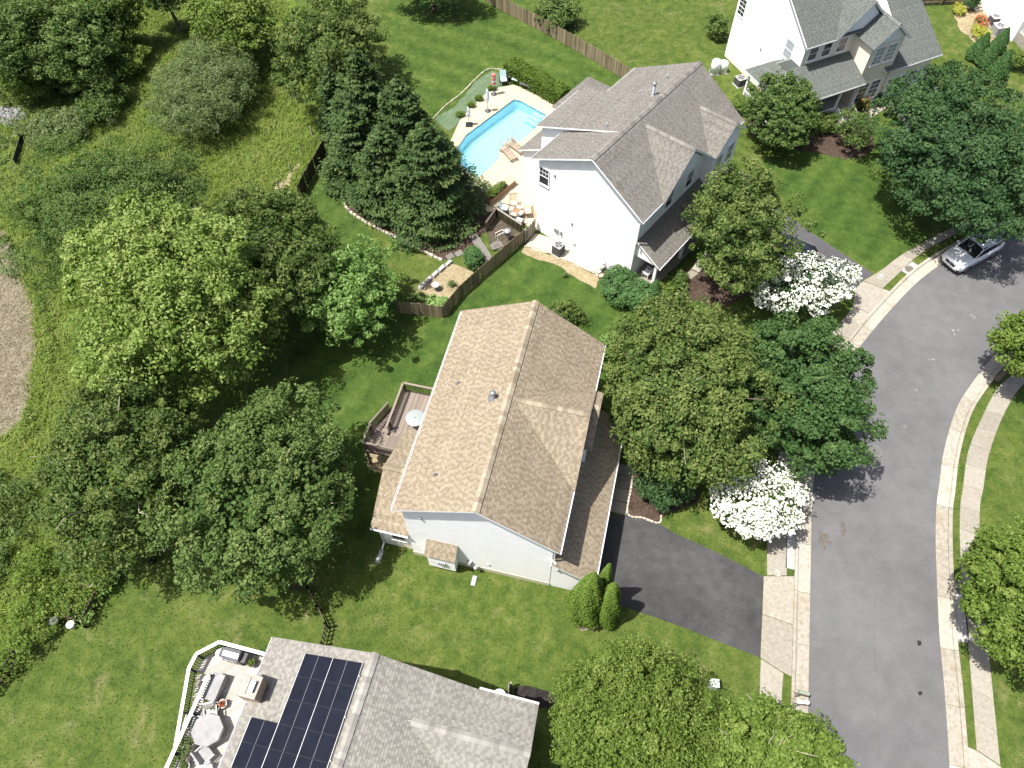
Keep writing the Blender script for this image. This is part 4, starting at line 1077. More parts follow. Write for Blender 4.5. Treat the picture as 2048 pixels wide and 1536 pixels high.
def rail(parent, p0, p1, z, h, mat, sp=0.13, top=0.09, bal=0.035, topmat=None, post=None):
    """guard rail: top rail, bottom rail and single balusters"""
    p0, p1 = Vector((*p0[:2], p0[2] if len(p0) > 2 else z)), Vector((*p1[:2], p1[2] if len(p1) > 2 else z))
    d = p1-p0; L = hypot(d.x, d.y)
    MB().bar(p0+Vector((0,0,h)), p1+Vector((0,0,h)), top, 0.045).build('top_rail', topmat or mat, parent)
    MB().bar(p0+Vector((0,0,0.10)), p1+Vector((0,0,0.10)), 0.05, 0.05).build('bottom_rail', mat, parent)
    n = max(1, int(L/sp)); key = (mat.name, round(h,2), bal)
    if key not in CAPS: CAPS[key] = MB().box(-bal/2,bal/2,-bal/2,bal/2,0.08,h-0.02).mesh('baluster', mat)
    for i in range(1, n):
        o = link('baluster', CAPS[key], parent); o.location = p0+d*(i/n); o.rotation_euler = (0,0,atan2(d.y,d.x))
    if post:
        m = max(1, int(round(L/1.8)))
        for i in range(m+1):
            q = p0+d*(i/m); MB().box(q.x-post/2,q.x+post/2,q.y-post/2,q.y+post/2,q.z-0.05,q.z+h-0.03).build('rail_post', mat, parent)
rail(HG, (-2.75,2.5), (-2.75,-2.6), 0.55, 0.9, M['trim']); rail(HG, (-2.75,-2.65), (3.0,-2.65), 0.55, 0.9, M['trim']); rail(HG, (-2.75,2.6), (-0.05,2.6), 0.55, 0.9, M['trim'])
for k in range(3): MB().box(3.2,4.8,-3.0-0.28*k,-2.72-0.28*k,0,0.42-0.14*k).build('step', M['deck_white'], HG)
for x in (3.2, 4.8): rail(HG, (x,-2.75,0.5), (x,-3.75,0.0), 0, 0.9, M['trim'], post=0.1)
dr = MB().box(-0.5,0.5,0,2.1,0,0.06,Mh @ Matrix.Translation((4.2,0.55,0))).build('door', M['darkgrey'], HG)

# ---- white house in the top right corner
HW = thing('house', 'plain white house wall in the top right corner of the photo', 'house', (48.11, 67.24, 0), 0.18)
MB().box(0, 12, 0, 9.2, 0, 6.6).build('wall', M['white_siding'], HW)
Me = plane_M((-0.006,0,0),(0,-1,0),(-1,0,0)); lap(HW, Me, [(-9.2,0.3),(0,0.3),(0,6.5),(-9.2,6.5)], M['white_siding'], rs)
roof(HW, [(-0.3,-0.4,6.6),(12.3,-0.4,6.6),(12.3,4.6,9.8),(-0.3,4.6,9.8)], M['sh_grey'], rs); roof(HW, [(-0.3,9.6,6.6),(12.3,9.6,6.6),(12.3,4.6,9.8),(-0.3,4.6,9.8)], M['sh_grey'], rs)
MB().box(0.3,6,-2.2,-0.02,0,0.9).build('porch_floor', M['concrete'], HW)
rail(HW, (0.3,-2.1), (6,-2.1), 0.9, 0.9, M['trim']); rail(HW, (0.35,-2.1), (0.35,-0.05), 0.9, 0.9, M['trim'])
for k in range(5): MB().box(-1.0,-0.1,5.2+0.3*k,5.5+0.3*k,0,0.18*(k+1)).build('step', M['fence_grey'], HW)
# ------------------------------------------------------------------ decks, fences, furniture, vehicles
def to_local(root, p):
    return root.matrix_world.inverted() @ Vector(p)
# ---- brown deck behind the tan roofed house (stands against it)
rzB = -0.2372
def frame_thing(name, label, cat, base, rz, b, a, z=0, group=None, dr=0.0):
    c, s = cos(rz), sin(rz)
    return thing(name, label, cat, (base[0]+b*c-a*s, base[1]+b*s+a*c, z), rz+dr, group)
FB, FS, FP, FG = (-1.776,14.629), (-6.163,8.337), (5.2525,39.2502), (24.05,56.55)
DB = frame_thing('deck', 'raised brown wooden deck with dark railings and stairs', 'deck', FB, rzB, 0, 0)
DZ = 2.1
def boards(parent, x0, x1, y0, y1, z, w, mat, along='y', th=0.03):
    me = None
    if along == 'y':
        n = int((x1-x0)/w); me = MB().box(0.004,w-0.004,0,y1-y0,-th,0).mesh('board', mat)
        for i in range(n): link('board', me, parent).location = (x0+i*w, y0, z)
    else:
        n = int((y1-y0)/w); me = MB().box(0,x1-x0,0.004,w-0.004,-th,0).mesh('board', mat)
        for i in range(n): link('board', me, parent).location = (x0, y0+i*w, z)
boards(DB, -7.7, -4.25, 6.75, 9.95, DZ, 0.145, M['deck_brown'])
boards(DB, -8.75, -6.15, 5.2, 6.55, DZ, 0.145, M['deck_brown'])
boards(DB, -7.55, -6.5, 6.56, 6.74, DZ, 0.145, M['deck_brown'])
MB().box(-7.7,-4.25,6.75,9.95,DZ-0.25,DZ-0.035).box(-8.75,-6.15,5.2,6.55,DZ-0.25,DZ-0.035).build('joist_frame', M['deck_dark'], DB)
for b, a in ((-8.65,5.3),(-6.5,5.3),(-8.65,6.45),(-7.6,9.85),(-4.6,9.85),(-7.6,7.0)): MB().box(b-0.07,b+0.07,a-0.07,a+0.07,0,DZ+0.95).build('post', M['deck_dark'], DB)
rl = lambda p, q, h=0.95: rail(DB, p, q, DZ, h, M['deck_dark'], 0.125, 0.13, 0.04, M['deck_brown'])
rl((-7.66,9.9),(-4.3,9.9)); rl((-7.66,6.6),(-7.66,9.9)); rl((-8.7,5.25),(-6.2,5.25)); rl((-8.7,5.25),(-8.7,6.55))
for k in range(11):
    MB().box(-8.75,-7.75,6.58+0.27*k,6.84+0.27*k,DZ-0.19*(k+1),DZ-0.19*(k+1)+0.04).build('step', M['deck_brown'], DB)
for x in (-8.75,-7.76): MB().bar((x,6.5,DZ-0.15),(x,9.6,0.02),0.05,0.26).build('stringer', M['deck_dark'], DB)
rail(DB, (-8.75,6.6,DZ), (-8.75,9.4,0.15), 0, 0.95, M['deck_dark'], 0.125, 0.13, 0.04, M['deck_brown'])
# round glass table on it
t = frame_thing('patio_table', 'round pale glass table on the brown deck', 'table', FB, rzB, -6.2, 7.75, DZ)
MB().lathe([(0.60,0.70),(0.61,0.715),(0.59,0.73),(0.03,0.73)], 40).build('table_top', M['table_glass'], t, True)
MB().lathe([(0.03,0.73),(0.035,0.76),(0.02,0.77)], 10).build('centre_cap', M['darkgrey'], t)
for k in range(4): MB().tube((0.42*cos(k*pi/2+0.6),0.42*sin(k*pi/2+0.6),0.70),(0.48*cos(k*pi/2+0.6),0.48*sin(k*pi/2+0.6),0),0.022).build('leg', M['darkgrey'], t)
# ---- whitewashed deck of the solar house
rzS = -0.2417
DS = frame_thing('deck', 'whitewashed wooden deck with white topped railing beside the solar panels', 'deck', FS, rzS, 0, 0)
WZ = 2.6
dpoly = [(-6.3,-0.55),(-8.9,-0.55),(-9.75,-1.4),(-9.78,-2.05),(-8.72,-2.1),(-8.8,-9.5),(-5.32,-9.5),(-5.32,-0.55)]
# diagonal boards clipped to the outline
def clip_boards(parent, poly, ang, w, z, mat):
    c, s = cos(ang), sin(ang)
    R = [(p[0]*c+p[1]*s, -p[0]*s+p[1]*c) for p in poly]
    v0 = min(p[1] for p in R); v1 = max(p[1] for p in R); n = len(R); v = v0
    def cr(v):
        r = []
        for i in range(n):
            (u0, a), (u1, b) = R[i], R[(i+1)%n]
            if (a > v) != (b > v): r.append(u0+(u1-u0)*(v-a)/(b-a))
        return sorted(r)
    while v < v1-0.02:
        e = min(v+w, v1); lo, hi = cr(v+0.005), cr(e-0.005)
        if len(lo) != len(hi): lo = hi = cr((v+e)/2)
        for i in range(0, len(lo)-1, 2):
            q = [(lo[i],v+0.005),(lo[i+1],v+0.005),(hi[i+1],e-0.005),(hi[i],e-0.005)]
            MB().prism([(x*c-y*s, x*s+y*c) for x, y in q], z-0.03, z).build('board', mat, parent)
        v = e
clip_boards(DS, dpoly, radians(48), 0.145, WZ, M['deck_white'])
MB().prism(dpoly, WZ-0.26, WZ-0.034).build('joist_frame', M['deck_white'], DS)
rw = lambda p, q: rail(DS, p, q, WZ, 0.98, M['black'], 0.115, 0.17, 0.035, M['white_paint'], 0.10)
rw((-6.25,-0.58),(-8.9,-0.58)); rw((-8.92,-0.58),(-9.78,-1.4)); rw((-9.78,-1.42),(-9.82,-2.1)); rw((-8.72,-2.15),(-8.8,-9.5))
for k in range(13):
    MB().box(-9.75,-8.85,-2.4-0.27*k,-2.12-0.27*k,WZ-0.19*(k+1),WZ-0.19*(k+1)+0.04).build('step', M['deck_white'], DS)
rail(DS, (-9.82,-2.12,WZ), (-9.78,-5.8,0.05), 0, 0.98, M['black'], 0.115, 0.17, 0.035, M['white_paint'], 0.10)
for b, a in ((-9.7,-1.6),(-8.8,-0.7),(-6.2,-0.7),(-8.7,-4.5),(-8.7,-7)): MB().box(b-0.08,b+0.08,a-0.08,a+0.08,0,WZ-0.2).build('post', M['deck_white'], DS)
def on_s(name, label, cat, b, a, dr=0.0, group=None): return frame_thing(name, label, cat, FS, rzS, b, a, WZ, group, dr)
# barbecue
t = on_s('barbecue', 'stainless hooded barbecue with black side shelves on the white deck', 'grill', -8.0, -0.98)
MB().box(-0.42,0.42,-0.28,0.28,0.12,0.85).build('cabinet', M['darkgrey'], t, bevel=0.02)
mb = MB(); sec = [(-0.28,0.85),(-0.28,1.0),(-0.18,1.17),(0.05,1.22),(0.24,1.12),(0.28,0.85)]
mb.add([(-0.42,y,z) for y,z in sec]+[(0.42,y,z) for y,z in sec], [tuple(range(5,-1,-1)),tuple(range(6,12))]+[(i,(i+1)%6,6+(i+1)%6,6+i) for i in range(6)]); mb.build('hood', M['steel'], t)
MB().tube((-0.3,-0.33,1.0),(0.3,-0.33,1.0),0.015).build('handle', M['alu'], t)
for s in (-1,1): MB().box(s*0.44 if s>0 else -0.72,0.72 if s>0 else -0.44,-0.25,0.25,0.82,0.86).build('side_shelf', M['black'], t)
for k in range(4): MB().lathe([(0.03,0),(0.03,0.04)],10,(0,0,0),plane_M((-0.28+0.18*k,-0.285,0.74),(1,0,0),(0,-1,0))).build('knob', M['alu'], t)
for x in (-0.36,0.36):
    for y in (-0.22,0.22): MB().lathe([(0.05,0),(0.05,0.12)],10,(x,y,0)).build('castor', M['black'], t)
t = on_s('stool', 'round cream stool in the corner of the white deck', 'stool', -8.85, -1.0)
MB().lathe([(0.24,0.0),(0.27,0.25),(0.25,0.44),(0.20,0.48),(0.02,0.48)],20).build('drum', M['plantpot'], t, True)
MB().lathe([(0.275,0.22),(0.28,0.25),(0.275,0.28)],20).build('band', M['canvas'], t)
# covered bench
t = on_s('storage_bench', 'long bench under a silver grey cover on the white deck', 'bench', -8.35, -2.6)
MB().box(-0.30,0.30,-0.62,0.62,0,0.62).build('cover', M['cover'], t, bevel=0.05)
MB().box(-0.33,0.33,-0.65,0.65,0.60,0.66).build('lid', M['cover'], t, bevel=0.02)
# octagonal covered table
t = on_s('patio_table', 'octagonal patio table under a grey cover on the white deck', 'table', -7.75, -4.5)
oc = [(0.78*cos(pi/8+k*pi/4), 0.78*sin(pi/8+k*pi/4)) for k in range(8)]
MB().prism(oc, 0.66, 0.74).build('table_top', M['cover'], t, bevel=0.03)
mb = MB()
for k in range(8):
    a, b = oc[k], oc[(k+1)%8]; e = 0.93
    mb.add([(a[0],a[1],0.67),(b[0],b[1],0.67),(b[0]*e,b[1]*e,0.36),(a[0]*e,a[1]*e,0.36)], [(3,2,1,0)])
mb.build('cover_skirt', M['cover'], t)
for k in range(4): MB().tube((0.45*cos(k*pi/2),0.45*sin(k*pi/2),0.66),(0.5*cos(k*pi/2),0.5*sin(k*pi/2),0),0.025).build('leg', M['darkgrey'], t)
def chair(t, frame, pad, w=0.56, slats=False, arms=True, back=0.5, padback=None):
    for x in (-w/2,w/2):
        for y in (-0.24,0.26):
            MB().bar((x,y,0),(x,y,0.42 if y < 0 else 0.44),0.04,0.04).build('leg', frame, t)
    MB().box(-w/2,w/2,-0.27,0.27,0.38,0.42).build('seat_frame', frame, t)
    MB().box(-w/2+0.03,w/2-0.03,-0.26,0.24,0.422,0.50).build('seat', pad, t, bevel=0.025)
    for x in (-w/2,w/2): MB().bar((x,0.26,0.42),(x,0.42,0.42+back),0.04,0.04).build('back_post', frame, t)
    MB().bar((-w/2,0.42,0.42+back),(w/2,0.42,0.42+back),0.05,0.06).build('back_rail', frame, t)
    if slats:
        for k in range(5): MB().bar((-w/2+w*(k+1)/6,0.27,0.44),(-w/2+w*(k+1)/6,0.41,0.40+back),0.045,0.02).build('back_slat', frame, t)
    else:
        mb = MB(); mb.add([(-w/2+0.03,0.22,0.50),(w/2-0.03,0.22,0.50),(w/2-0.03,0.37,0.42+back),(-w/2+0.03,0.37,0.42+back),(-w/2+0.03,0.30,0.48),(w/2-0.03,0.30,0.48),(w/2-0.03,0.45,0.41+back),(-w/2+0.03,0.45,0.41+back)],
            [(0,1,2,3),(7,6,5,4),(0,4,5,1),(1,5,6,2),(2,6,7,3),(3,7,4,0)]); mb.build('backrest', padback or pad, t, bevel=0.02)
    if arms:
        for x in (-w/2-0.02,w/2+0.02):
            MB().box(x-0.03,x+0.03,-0.28,0.32,0.60,0.63).build('armrest', frame, t)
            MB().bar((x,-0.25,0.42),(x,-0.25,0.60),0.035,0.035).build('arm_post', frame, t)
M['rattan'] = plain('grey_woven_seat', (0.33,0.32,0.30), 0.9, 0.2, 40)
chair(on_s('patio_chair', 'grey woven chair between the pots and the octagonal table', 'chair', -8.0, -3.75, 0.5), M['midgrey'], M['rattan'])
chair(on_s('patio_chair', 'grey woven chair between octagonal table and white railing', 'chair', -8.5, -4.35, 1.7), M['midgrey'], M['rattan'])
chair(on_s('patio_chair', 'pair chair with silver seat below the octagonal table', 'chair', -7.45, -5.45, 2.6), M['midgrey'], M['cover'], 0.7)
chair(on_s('patio_chair', 'grey green chair cut by the bottom edge of the photo', 'chair', -7.0, -6.15, 2.4), M['midgrey'], M['canvas'])
def leaf_ball(rr, n, R, size, c=(0,0,0), hemi=0.0, nrm_up=0.6):
    d = rr.randn(n,3); d /= np.linalg.norm(d,axis=1,keepdims=True)
    if hemi: d[:,2] = np.abs(d[:,2])*hemi + d[:,2]*(1-hemi)
    r = (0.45+0.55*rr.rand(n)**0.5)[:,None]
    P = d*r*np.array(R) + np.array(c)
    return P, d
def leaf_quads(rr, P, out, size, up=0.6, asp=0.62, jit=0.6, droop=0.12):
    """leaf-shaped quads at P, facing outwards and up with scatter"""
    n = len(P)
    N = out*0.55 + np.array([0,0,up]) + rr.randn(n,3)*jit
    N /= np.linalg.norm(N,axis=1,keepdims=True)+1e-9
    T = np.cross(N, rr.randn(n,3)); T /= np.linalg.norm(T,axis=1,keepdims=True)+1e-9
    B = np.cross(N, T)
    s = (size*(0.5+0.95*rr.rand(n)))[:,None]
    tip = P+T*s*0.55-N*s*droop; tail = P-T*s*0.45
    return np.stack([tail, P+B*s*asp*0.5-T*s*0.05, tip, P-B*s*asp*0.5-T*s*0.05], 1)
def pot(t, r, h, mat, plant=None, size=0.08, n=120, seed=0, spread=1.3, ph=0.25):
    MB().lathe([(r*0.72,0),(r*0.95,h*0.85),(r*1.05,h*0.86),(r*1.05,h),(r*0.92,h),(r*0.88,h-0.05),(0.01,h-0.05)],20).build('pot', mat, t, True)
    MB().lathe([(r*0.86,h-0.06),(r*0.85,h-0.04),(0.01,h-0.035)],16).build('soil', M['potsoil'], t)
    if plant:
        rr = np.random.RandomState(seed); P, d = leaf_ball(rr, n, (r*spread,r*spread,ph), size, (0,0,h+ph*0.4), 0.7)
        quads('plant_leaves', leaf_quads(rr, P, d, size), M[plant], t, np.clip(0.5+0.25*rr.randn(n),0,1))
for b, a, r, h, pl_, lb, sd in [(-8.38,-3.42,0.30,0.42,'lf_bright','largest white pot with trailing green plant on the white deck',1), (-8.02,-3.42,0.24,0.36,'lf_deep','middle white pot with dark leaves on the white deck',2), (-7.72,-3.2,0.21,0.34,'lf_red','white pot with reddish plant on the white deck',3),
        (-8.25,-6.2,0.24,0.34,'lf_mid','white rimmed pot at the bottom of the white deck',4), (-7.1,-1.05,0.2,0.36,'lf_bright','dark pot with green plant beside the barbecue',5)]:
    pot(on_s('plant_pot', lb, 'plant pot', b, a), r, h, M['darkgrey'] if sd == 5 else M['plantpot'], pl_, 0.09, 90 if sd != 3 else 40, sd, 1.0)
t = on_s('bin', 'black open bin beside the octagonal table', 'bin', -8.42, -3.95)
MB().lathe([(0.18,0),(0.22,0.5),(0.235,0.5),(0.21,0.5),(0.17,0.04),(0.01,0.04)],20).build('drum', M['black'], t, True)
MB().lathe([(0.222,0.47),(0.245,0.48),(0.245,0.51),(0.222,0.51)],20).build('rim', M['darkgrey'], t)
t = on_s('planter_box', 'long wooden planter with pale leaves against the white railing', 'planter', -8.45, -5.5)
MB().box(-0.22,0.22,-0.55,0.55,0,0.42).build('box', M['fence_grey'], t)
MB().box(-0.19,0.19,-0.52,0.52,0.42,0.425).build('soil', M['potsoil'], t)
rr = np.random.RandomState(9); P, d = leaf_ball(rr, 420, (0.28,0.6,0.25), 0.1, (0,0,0.55), 0.6)
quads('plant_leaves', leaf_quads(rr, P, d, 0.09), M['lf_grey'], t, np.clip(0.6+0.25*rr.randn(420),0,1))
t = on_s('cushion_box', 'navy and white box by the gutter of the solar house', 'storage box', -6.35, -3.1, 0.1)
MB().box(-0.2,0.2,-0.35,0.35,0,0.35).build('box', M['panel'], t, bevel=0.02)
for k in (-0.16,0.16): MB().box(-0.12,0.12,k-0.08,k+0.08,0.35,0.37).build('white_panel', M['white_paint'], t)

# ---- fences
def board_fence(name, label, pts, h, mat, bw=0.14, gap=0.006, group=None, postside=1, seed=0, thick=0.02):
    """privacy fence: posts, two rails and single boards"""
    t = thing(name, label, 'fence', (pts[0][0], pts[0][1], 0), 0, group)
    rr = random.Random(seed)
    o = Vector((pts[0][0], pts[0][1], 0))
    mes = [MB().prism([(0,0),(bw-gap,0),(bw-gap,thick),(0,thick)],0.04,h*k).mesh('board', mat) for k in (0.985,1.0,1.012)]
    pm = MB().box(-0.05,0.05,-0.05,0.05,-0.1,h-0.05).mesh('post', mat)
    for a, b in zip(pts[:-1], pts[1:]):
        a, b = Vector((a[0],a[1],0))-o, Vector((b[0],b[1],0))-o
        d = b-a; L = d.length; d.normalize(); nrm = Vector((-d.y,d.x,0)); ang = atan2(d.y,d.x)
        for i in range(int(L/bw)):
            ob = link('board', rr.choice(mes), t); ob.location = a+d*(i*bw)+Vector((0,0,rr.uniform(-0.02,0.02))); ob.rotation_euler = (rr.gauss(0,0.008),0,ang)
        k = max(1,int(round(L/2.4)))
        for i in range(k+1):
            p = link('post', pm, t); p.location = a+d*(L*i/k)-nrm*0.09*postside+(nrm*0.02); p.rotation_euler = (0,0,ang)
        for z in (0.35,h-0.3):
            MB().bar(a+Vector((0,0,z))-nrm*0.03*postside,b+Vector((0,0,z))-nrm*0.03*postside,0.04,0.09).build('rail', mat, t)
    return t
board_fence('board_fence', 'weathered wooden board fence around the garden corner below the pool', PX([(1068,467),(1015,512),(960,560),(920,596),(887,636),(840,630),(797,626)]), 1.35, M['fence'], seed=1)
board_fence('board_fence', 'long weathered board fence between the pool yard and the top lawn', PX([(1262,168),(1180,118),(1100,72),(1003,22),(950,-10)]), 1.45, M['fence'], seed=2)
board_fence('board_fence', 'dark board fence standing between the meadow and the conifers', PX([(653,308),(632,345),(614,376),(604,398)]), 1.5, M['fence_dark'], seed=3)
board_fence('board_fence', 'brown board fence at the top edge right of the green roof', PX([(1836,12),(1880,10),(1925,9)]), 1.5, M['fence'], seed=4)
board_fence('wooden_gate', 'grey slatted wooden gate against the white wall by the air conditioner', PX([(1070,463),(1052,485)]), 1.45, M['fence_grey'], 0.14, 0.045, seed=5)
for i, (u, v, lb) in enumerate([(624.3,270,'lone wooden post in the meadow farthest from the board fence corner'), (604,306.5,'second lone wooden post down the meadow edge'), (582.5,343,'third lone wooden post down the meadow edge'), (558,378,'lowest lone wooden post beside the dark maple')]):
    p = G(u, v); t = thing('fence_post', lb, 'post', (p.x,p.y,0), 0.4)
    mb = MB(); mb.tube((0,0,0),(0.02,0,0.85),0.075,0.07,8); mb.build('shaft', M['fence_grey'], t)
    MB().lathe([(0.07,0.85),(0.05,0.88),(0.01,0.885)],8,(0.02,0,0)).build('cut_end', M['fence'], t)
def picket_fence(label, pts, h, mat, sp=0.22, seed=0):
    t = thing('picket_fence', label, 'fence', (pts[0][0],pts[0][1],0))
    o = Vector((pts[0][0],pts[0][1],0)); rr = random.Random(seed)
    pk = MB().prism([(-0.035,-0.012),(0.035,-0.012),(0.035,0.012),(-0.035,0.012)],0.08,h).mesh('picket', mat)
    for a, b in zip(pts[:-1], pts[1:]):
        a, b = Vector((a[0],a[1],0))-o, Vector((b[0],b[1],0))-o
        d = b-a; L = d.length; d.normalize(); ang = atan2(d.y,d.x); nrm = Vector((-d.y,d.x,0))
        for z in (0.3,h-0.2,):
            MB().bar(a+Vector((0,0,z)),b+Vector((0,0,z)),0.05,0.08).build('rail', mat, t)
        n = int(L/sp)
        for i in range(n+1):
            q = link('picket', pk, t); q.location = a+d*(L*i/max(1,n))+nrm*0.04+Vector((0,0,rr.uniform(-0.03,0.02))); q.rotation_euler = (0,rr.gauss(0,0.02),ang)
        k = max(1,int(round(L/2.2)))
        for i in range(k+1): MB().cbox((*(a+d*(L*i/k))[:2],h/2+0.02),(0.1,0.1,h+0.06)).build('post', mat, t)
    return t
picket_fence('dark picket fence with a long shadow between the lawn and the solar roof', PX([(585,1180),(622,1185),(641,1222),(657,1256),(648,1292)]), 1.05, M['fence_dark'], seed=6)
picket_fence('dark picket fence leaving the photo at the left edge', PX([(46,1312),(20,1350),(-12,1395)]), 1.15, M['fence_dark'], seed=7)
picket_fence('old grey picket fence overgrown with vines left of the maples', PX([(245,1110),(205,1190),(172,1255),(128,1225)]), 1.05, M['fence_dark'], seed=8)
# edging stones along the conifer bed and the garden bed
def edging(label, pts, mat, step=0.42, w=0.2, h=0.14, seed=0):
    t = thing('stone_edging', label, 'edging', (pts[0][0],pts[0][1],0)); o = np.array(pts[0])
    R = arc_resample(smooth_line(pts), step); rr = random.Random(seed)
    for i in range(len(R)-1):
        a, b = R[i]-o, R[i+1]-o; c = (a+b)/2; d = b-a; L = np.linalg.norm(d)*rr.uniform(0.86,0.97)
        ww = w*rr.uniform(0.8,1.2); hh = h*rr.uniform(0.8,1.2); sh = [rr.uniform(0.8,1.05) for _ in range(8)]
        mb = MB(); mb.add([(-L/2*sh[0],-ww/2,-0.05),(L/2*sh[1],-ww/2,-0.05),(L/2,ww/2*sh[2],-0.05),(-L/2,ww/2,-0.05),(-L/2*sh[3]*0.93,-ww/2*0.85,hh),(L/2*0.93,-ww/2*sh[4]*0.85,hh*sh[5]),(L/2*sh[6]*0.93,ww/2*0.85,hh),(-L/2*0.93,ww/2*0.85,hh*sh[7])],
            [(0,3,2,1),(4,5,6,7),(0,1,5,4),(1,2,6,5),(2,3,7,6),(3,0,4,7)])
        ob = mb.build('stone', mat, t); ob.location = (c[0],c[1],0); ob.rotation_euler = (0,0,atan2(d[1],d[0])+rr.gauss(0,0.06))
    return t
edging('pale stone edging curving along the conifer bed', PX([(684,390),(688,408),(705,428),(745,452),(800,480),(850,505),(885,522)]), M['stone'], seed=1)
edging('thick grey log like edging of the garden bed', PX([(838,580),(860,560),(882,541),(904,524)]), M['newconc'], 0.7, 0.28, 0.25, 2)
edging('brick edged border beside the front walk and driveway', PX([(1266,938),(1262,975),(1255,1028),(1285,1036),(1318,1047),(1322,1030)]), M['stone'], 0.24, 0.12, 0.08, 3)
edging('pale stone border of the gravel strip along the white wall', PX([(1048,493),(1085,500),(1120,515),(1160,533),(1197,552)]), M['stone'], 0.3, 0.12, 0.09, 4)
edging('thin pale edging around the blue green groundcover', PX([(1008,141),(980,138),(960,150),(925,185),(890,213),(866,238)]), M['stone'], 0.35, 0.10, 0.08, 5)
for i, (u, v) in enumerate([(1196,545),(1203,553),(1190,541)]):
    p = G(u,v); rr = random.Random(i); mb = MB()
    mb.prism([(0.26*rr.uniform(0.8,1.1)*cos(k*1.05),0.2*rr.uniform(0.8,1.1)*sin(k*1.05)) for k in range(6)],0,0.16)
    ob = mb.build('stone_block', M['stone'], bevel=0.03); ob.location = p; ob.rotation_euler = (0,0,i*0.8)
    tag(ob, ['middle pale stone block at the end of the gravel strip','pale stone block at the end of the gravel strip nearest the evergreen bush','pale stone block at the end of the gravel strip nearest the air conditioner'][i], 'stone', 'loose stone blocks by the gravel strip')
for i, (u, v) in enumerate([(900,513),(918,507)]):
    p = G(u,v); ob = MB().box(-0.3,0.3,-0.25,0.25,0,0.04).build('stepping_stone', M['flag'], bevel=0.01); ob.location = p; ob.rotation_euler = (0,0,0.6)
    tag(ob, ['square grey stepping stone nearer the stone edging','square grey stepping stone nearer the round clipped bush'][i], 'stepping stone', 'stepping stones by the round bush')
# riprap
rr = random.Random(4); k = 0
RIP = PX([(-12,208),(12,214),(36,217),(54,225),(46,243),(28,250),(10,252),(-12,244)])
lo = np.min(RIP,0); hi = np.max(RIP,0)
stone_mes = []
for s in range(6):
    q = random.Random(s); d = MB(); vs = []
    for z, r in ((-0.3,0.7),(0.0,1.0),(0.4,0.8),(0.62,0.35)):
        for j in range(6): vs.append((r*q.uniform(0.75,1.15)*cos(j*pi/3+z),r*q.uniform(0.6,1.0)*sin(j*pi/3+z),z*q.uniform(0.85,1.1)))
    d.add(vs, [(i*6+j,i*6+(j+1)%6,(i+1)*6+(j+1)%6,(i+1)*6+j) for i in range(3) for j in range(6)]+[tuple(range(18,24))]); stone_mes.append(d.mesh('riprap_stone', M['riprap']))
while k < 150:
    p = (rr.uniform(lo[0],hi[0]), rr.uniform(lo[1],hi[1]))
    if not inside(RIP, np.array([p]))[0]: continue
    ob = link('riprap_stone', rr.choice(stone_mes)); s = rr.uniform(0.10,0.24)
    ob.scale = (s,s*rr.uniform(0.7,1.1),s*0.9); ob.location = (p[0],p[1],rr.uniform(0.0,0.12)); ob.rotation_euler = (rr.uniform(-.3,.3),rr.uniform(-.3,.3),rr.uniform(0,6.28))
    tag(ob, 'grey rock in the pile of riprap at the left edge', 'rock', 'riprap rocks at the left edge'); k += 1
EXCL.append(RIP)
sf = thing('silt_fence', 'black silt fence strip beside the meadow at the left edge', 'fence', G(40,315), 0)
o = G(40,315)
pp = [G(50,278)-o, G(44,300)-o, G(34,332)-o]
mb = MB()
for a, b in zip(pp[:-1],pp[1:]): mb.add([tuple(a),tuple(b),(b.x,b.y,0.7),(a.x,a.y,0.7),(a.x+0.02,a.y+0.02,0),(b.x+0.02,b.y+0.02,0),(b.x+0.02,b.y+0.02,0.7),(a.x+0.02,a.y+0.02,0.7)],[(0,1,2,3),(7,6,5,4),(3,2,6,7),(0,3,7,4),(1,5,6,2)])
mb.build('fabric', M['silt'], sf)
for q in pp: MB().cbox((q.x,q.y,0.42),(0.05,0.05,0.85)).build('stake', M['fence_grey'], sf)

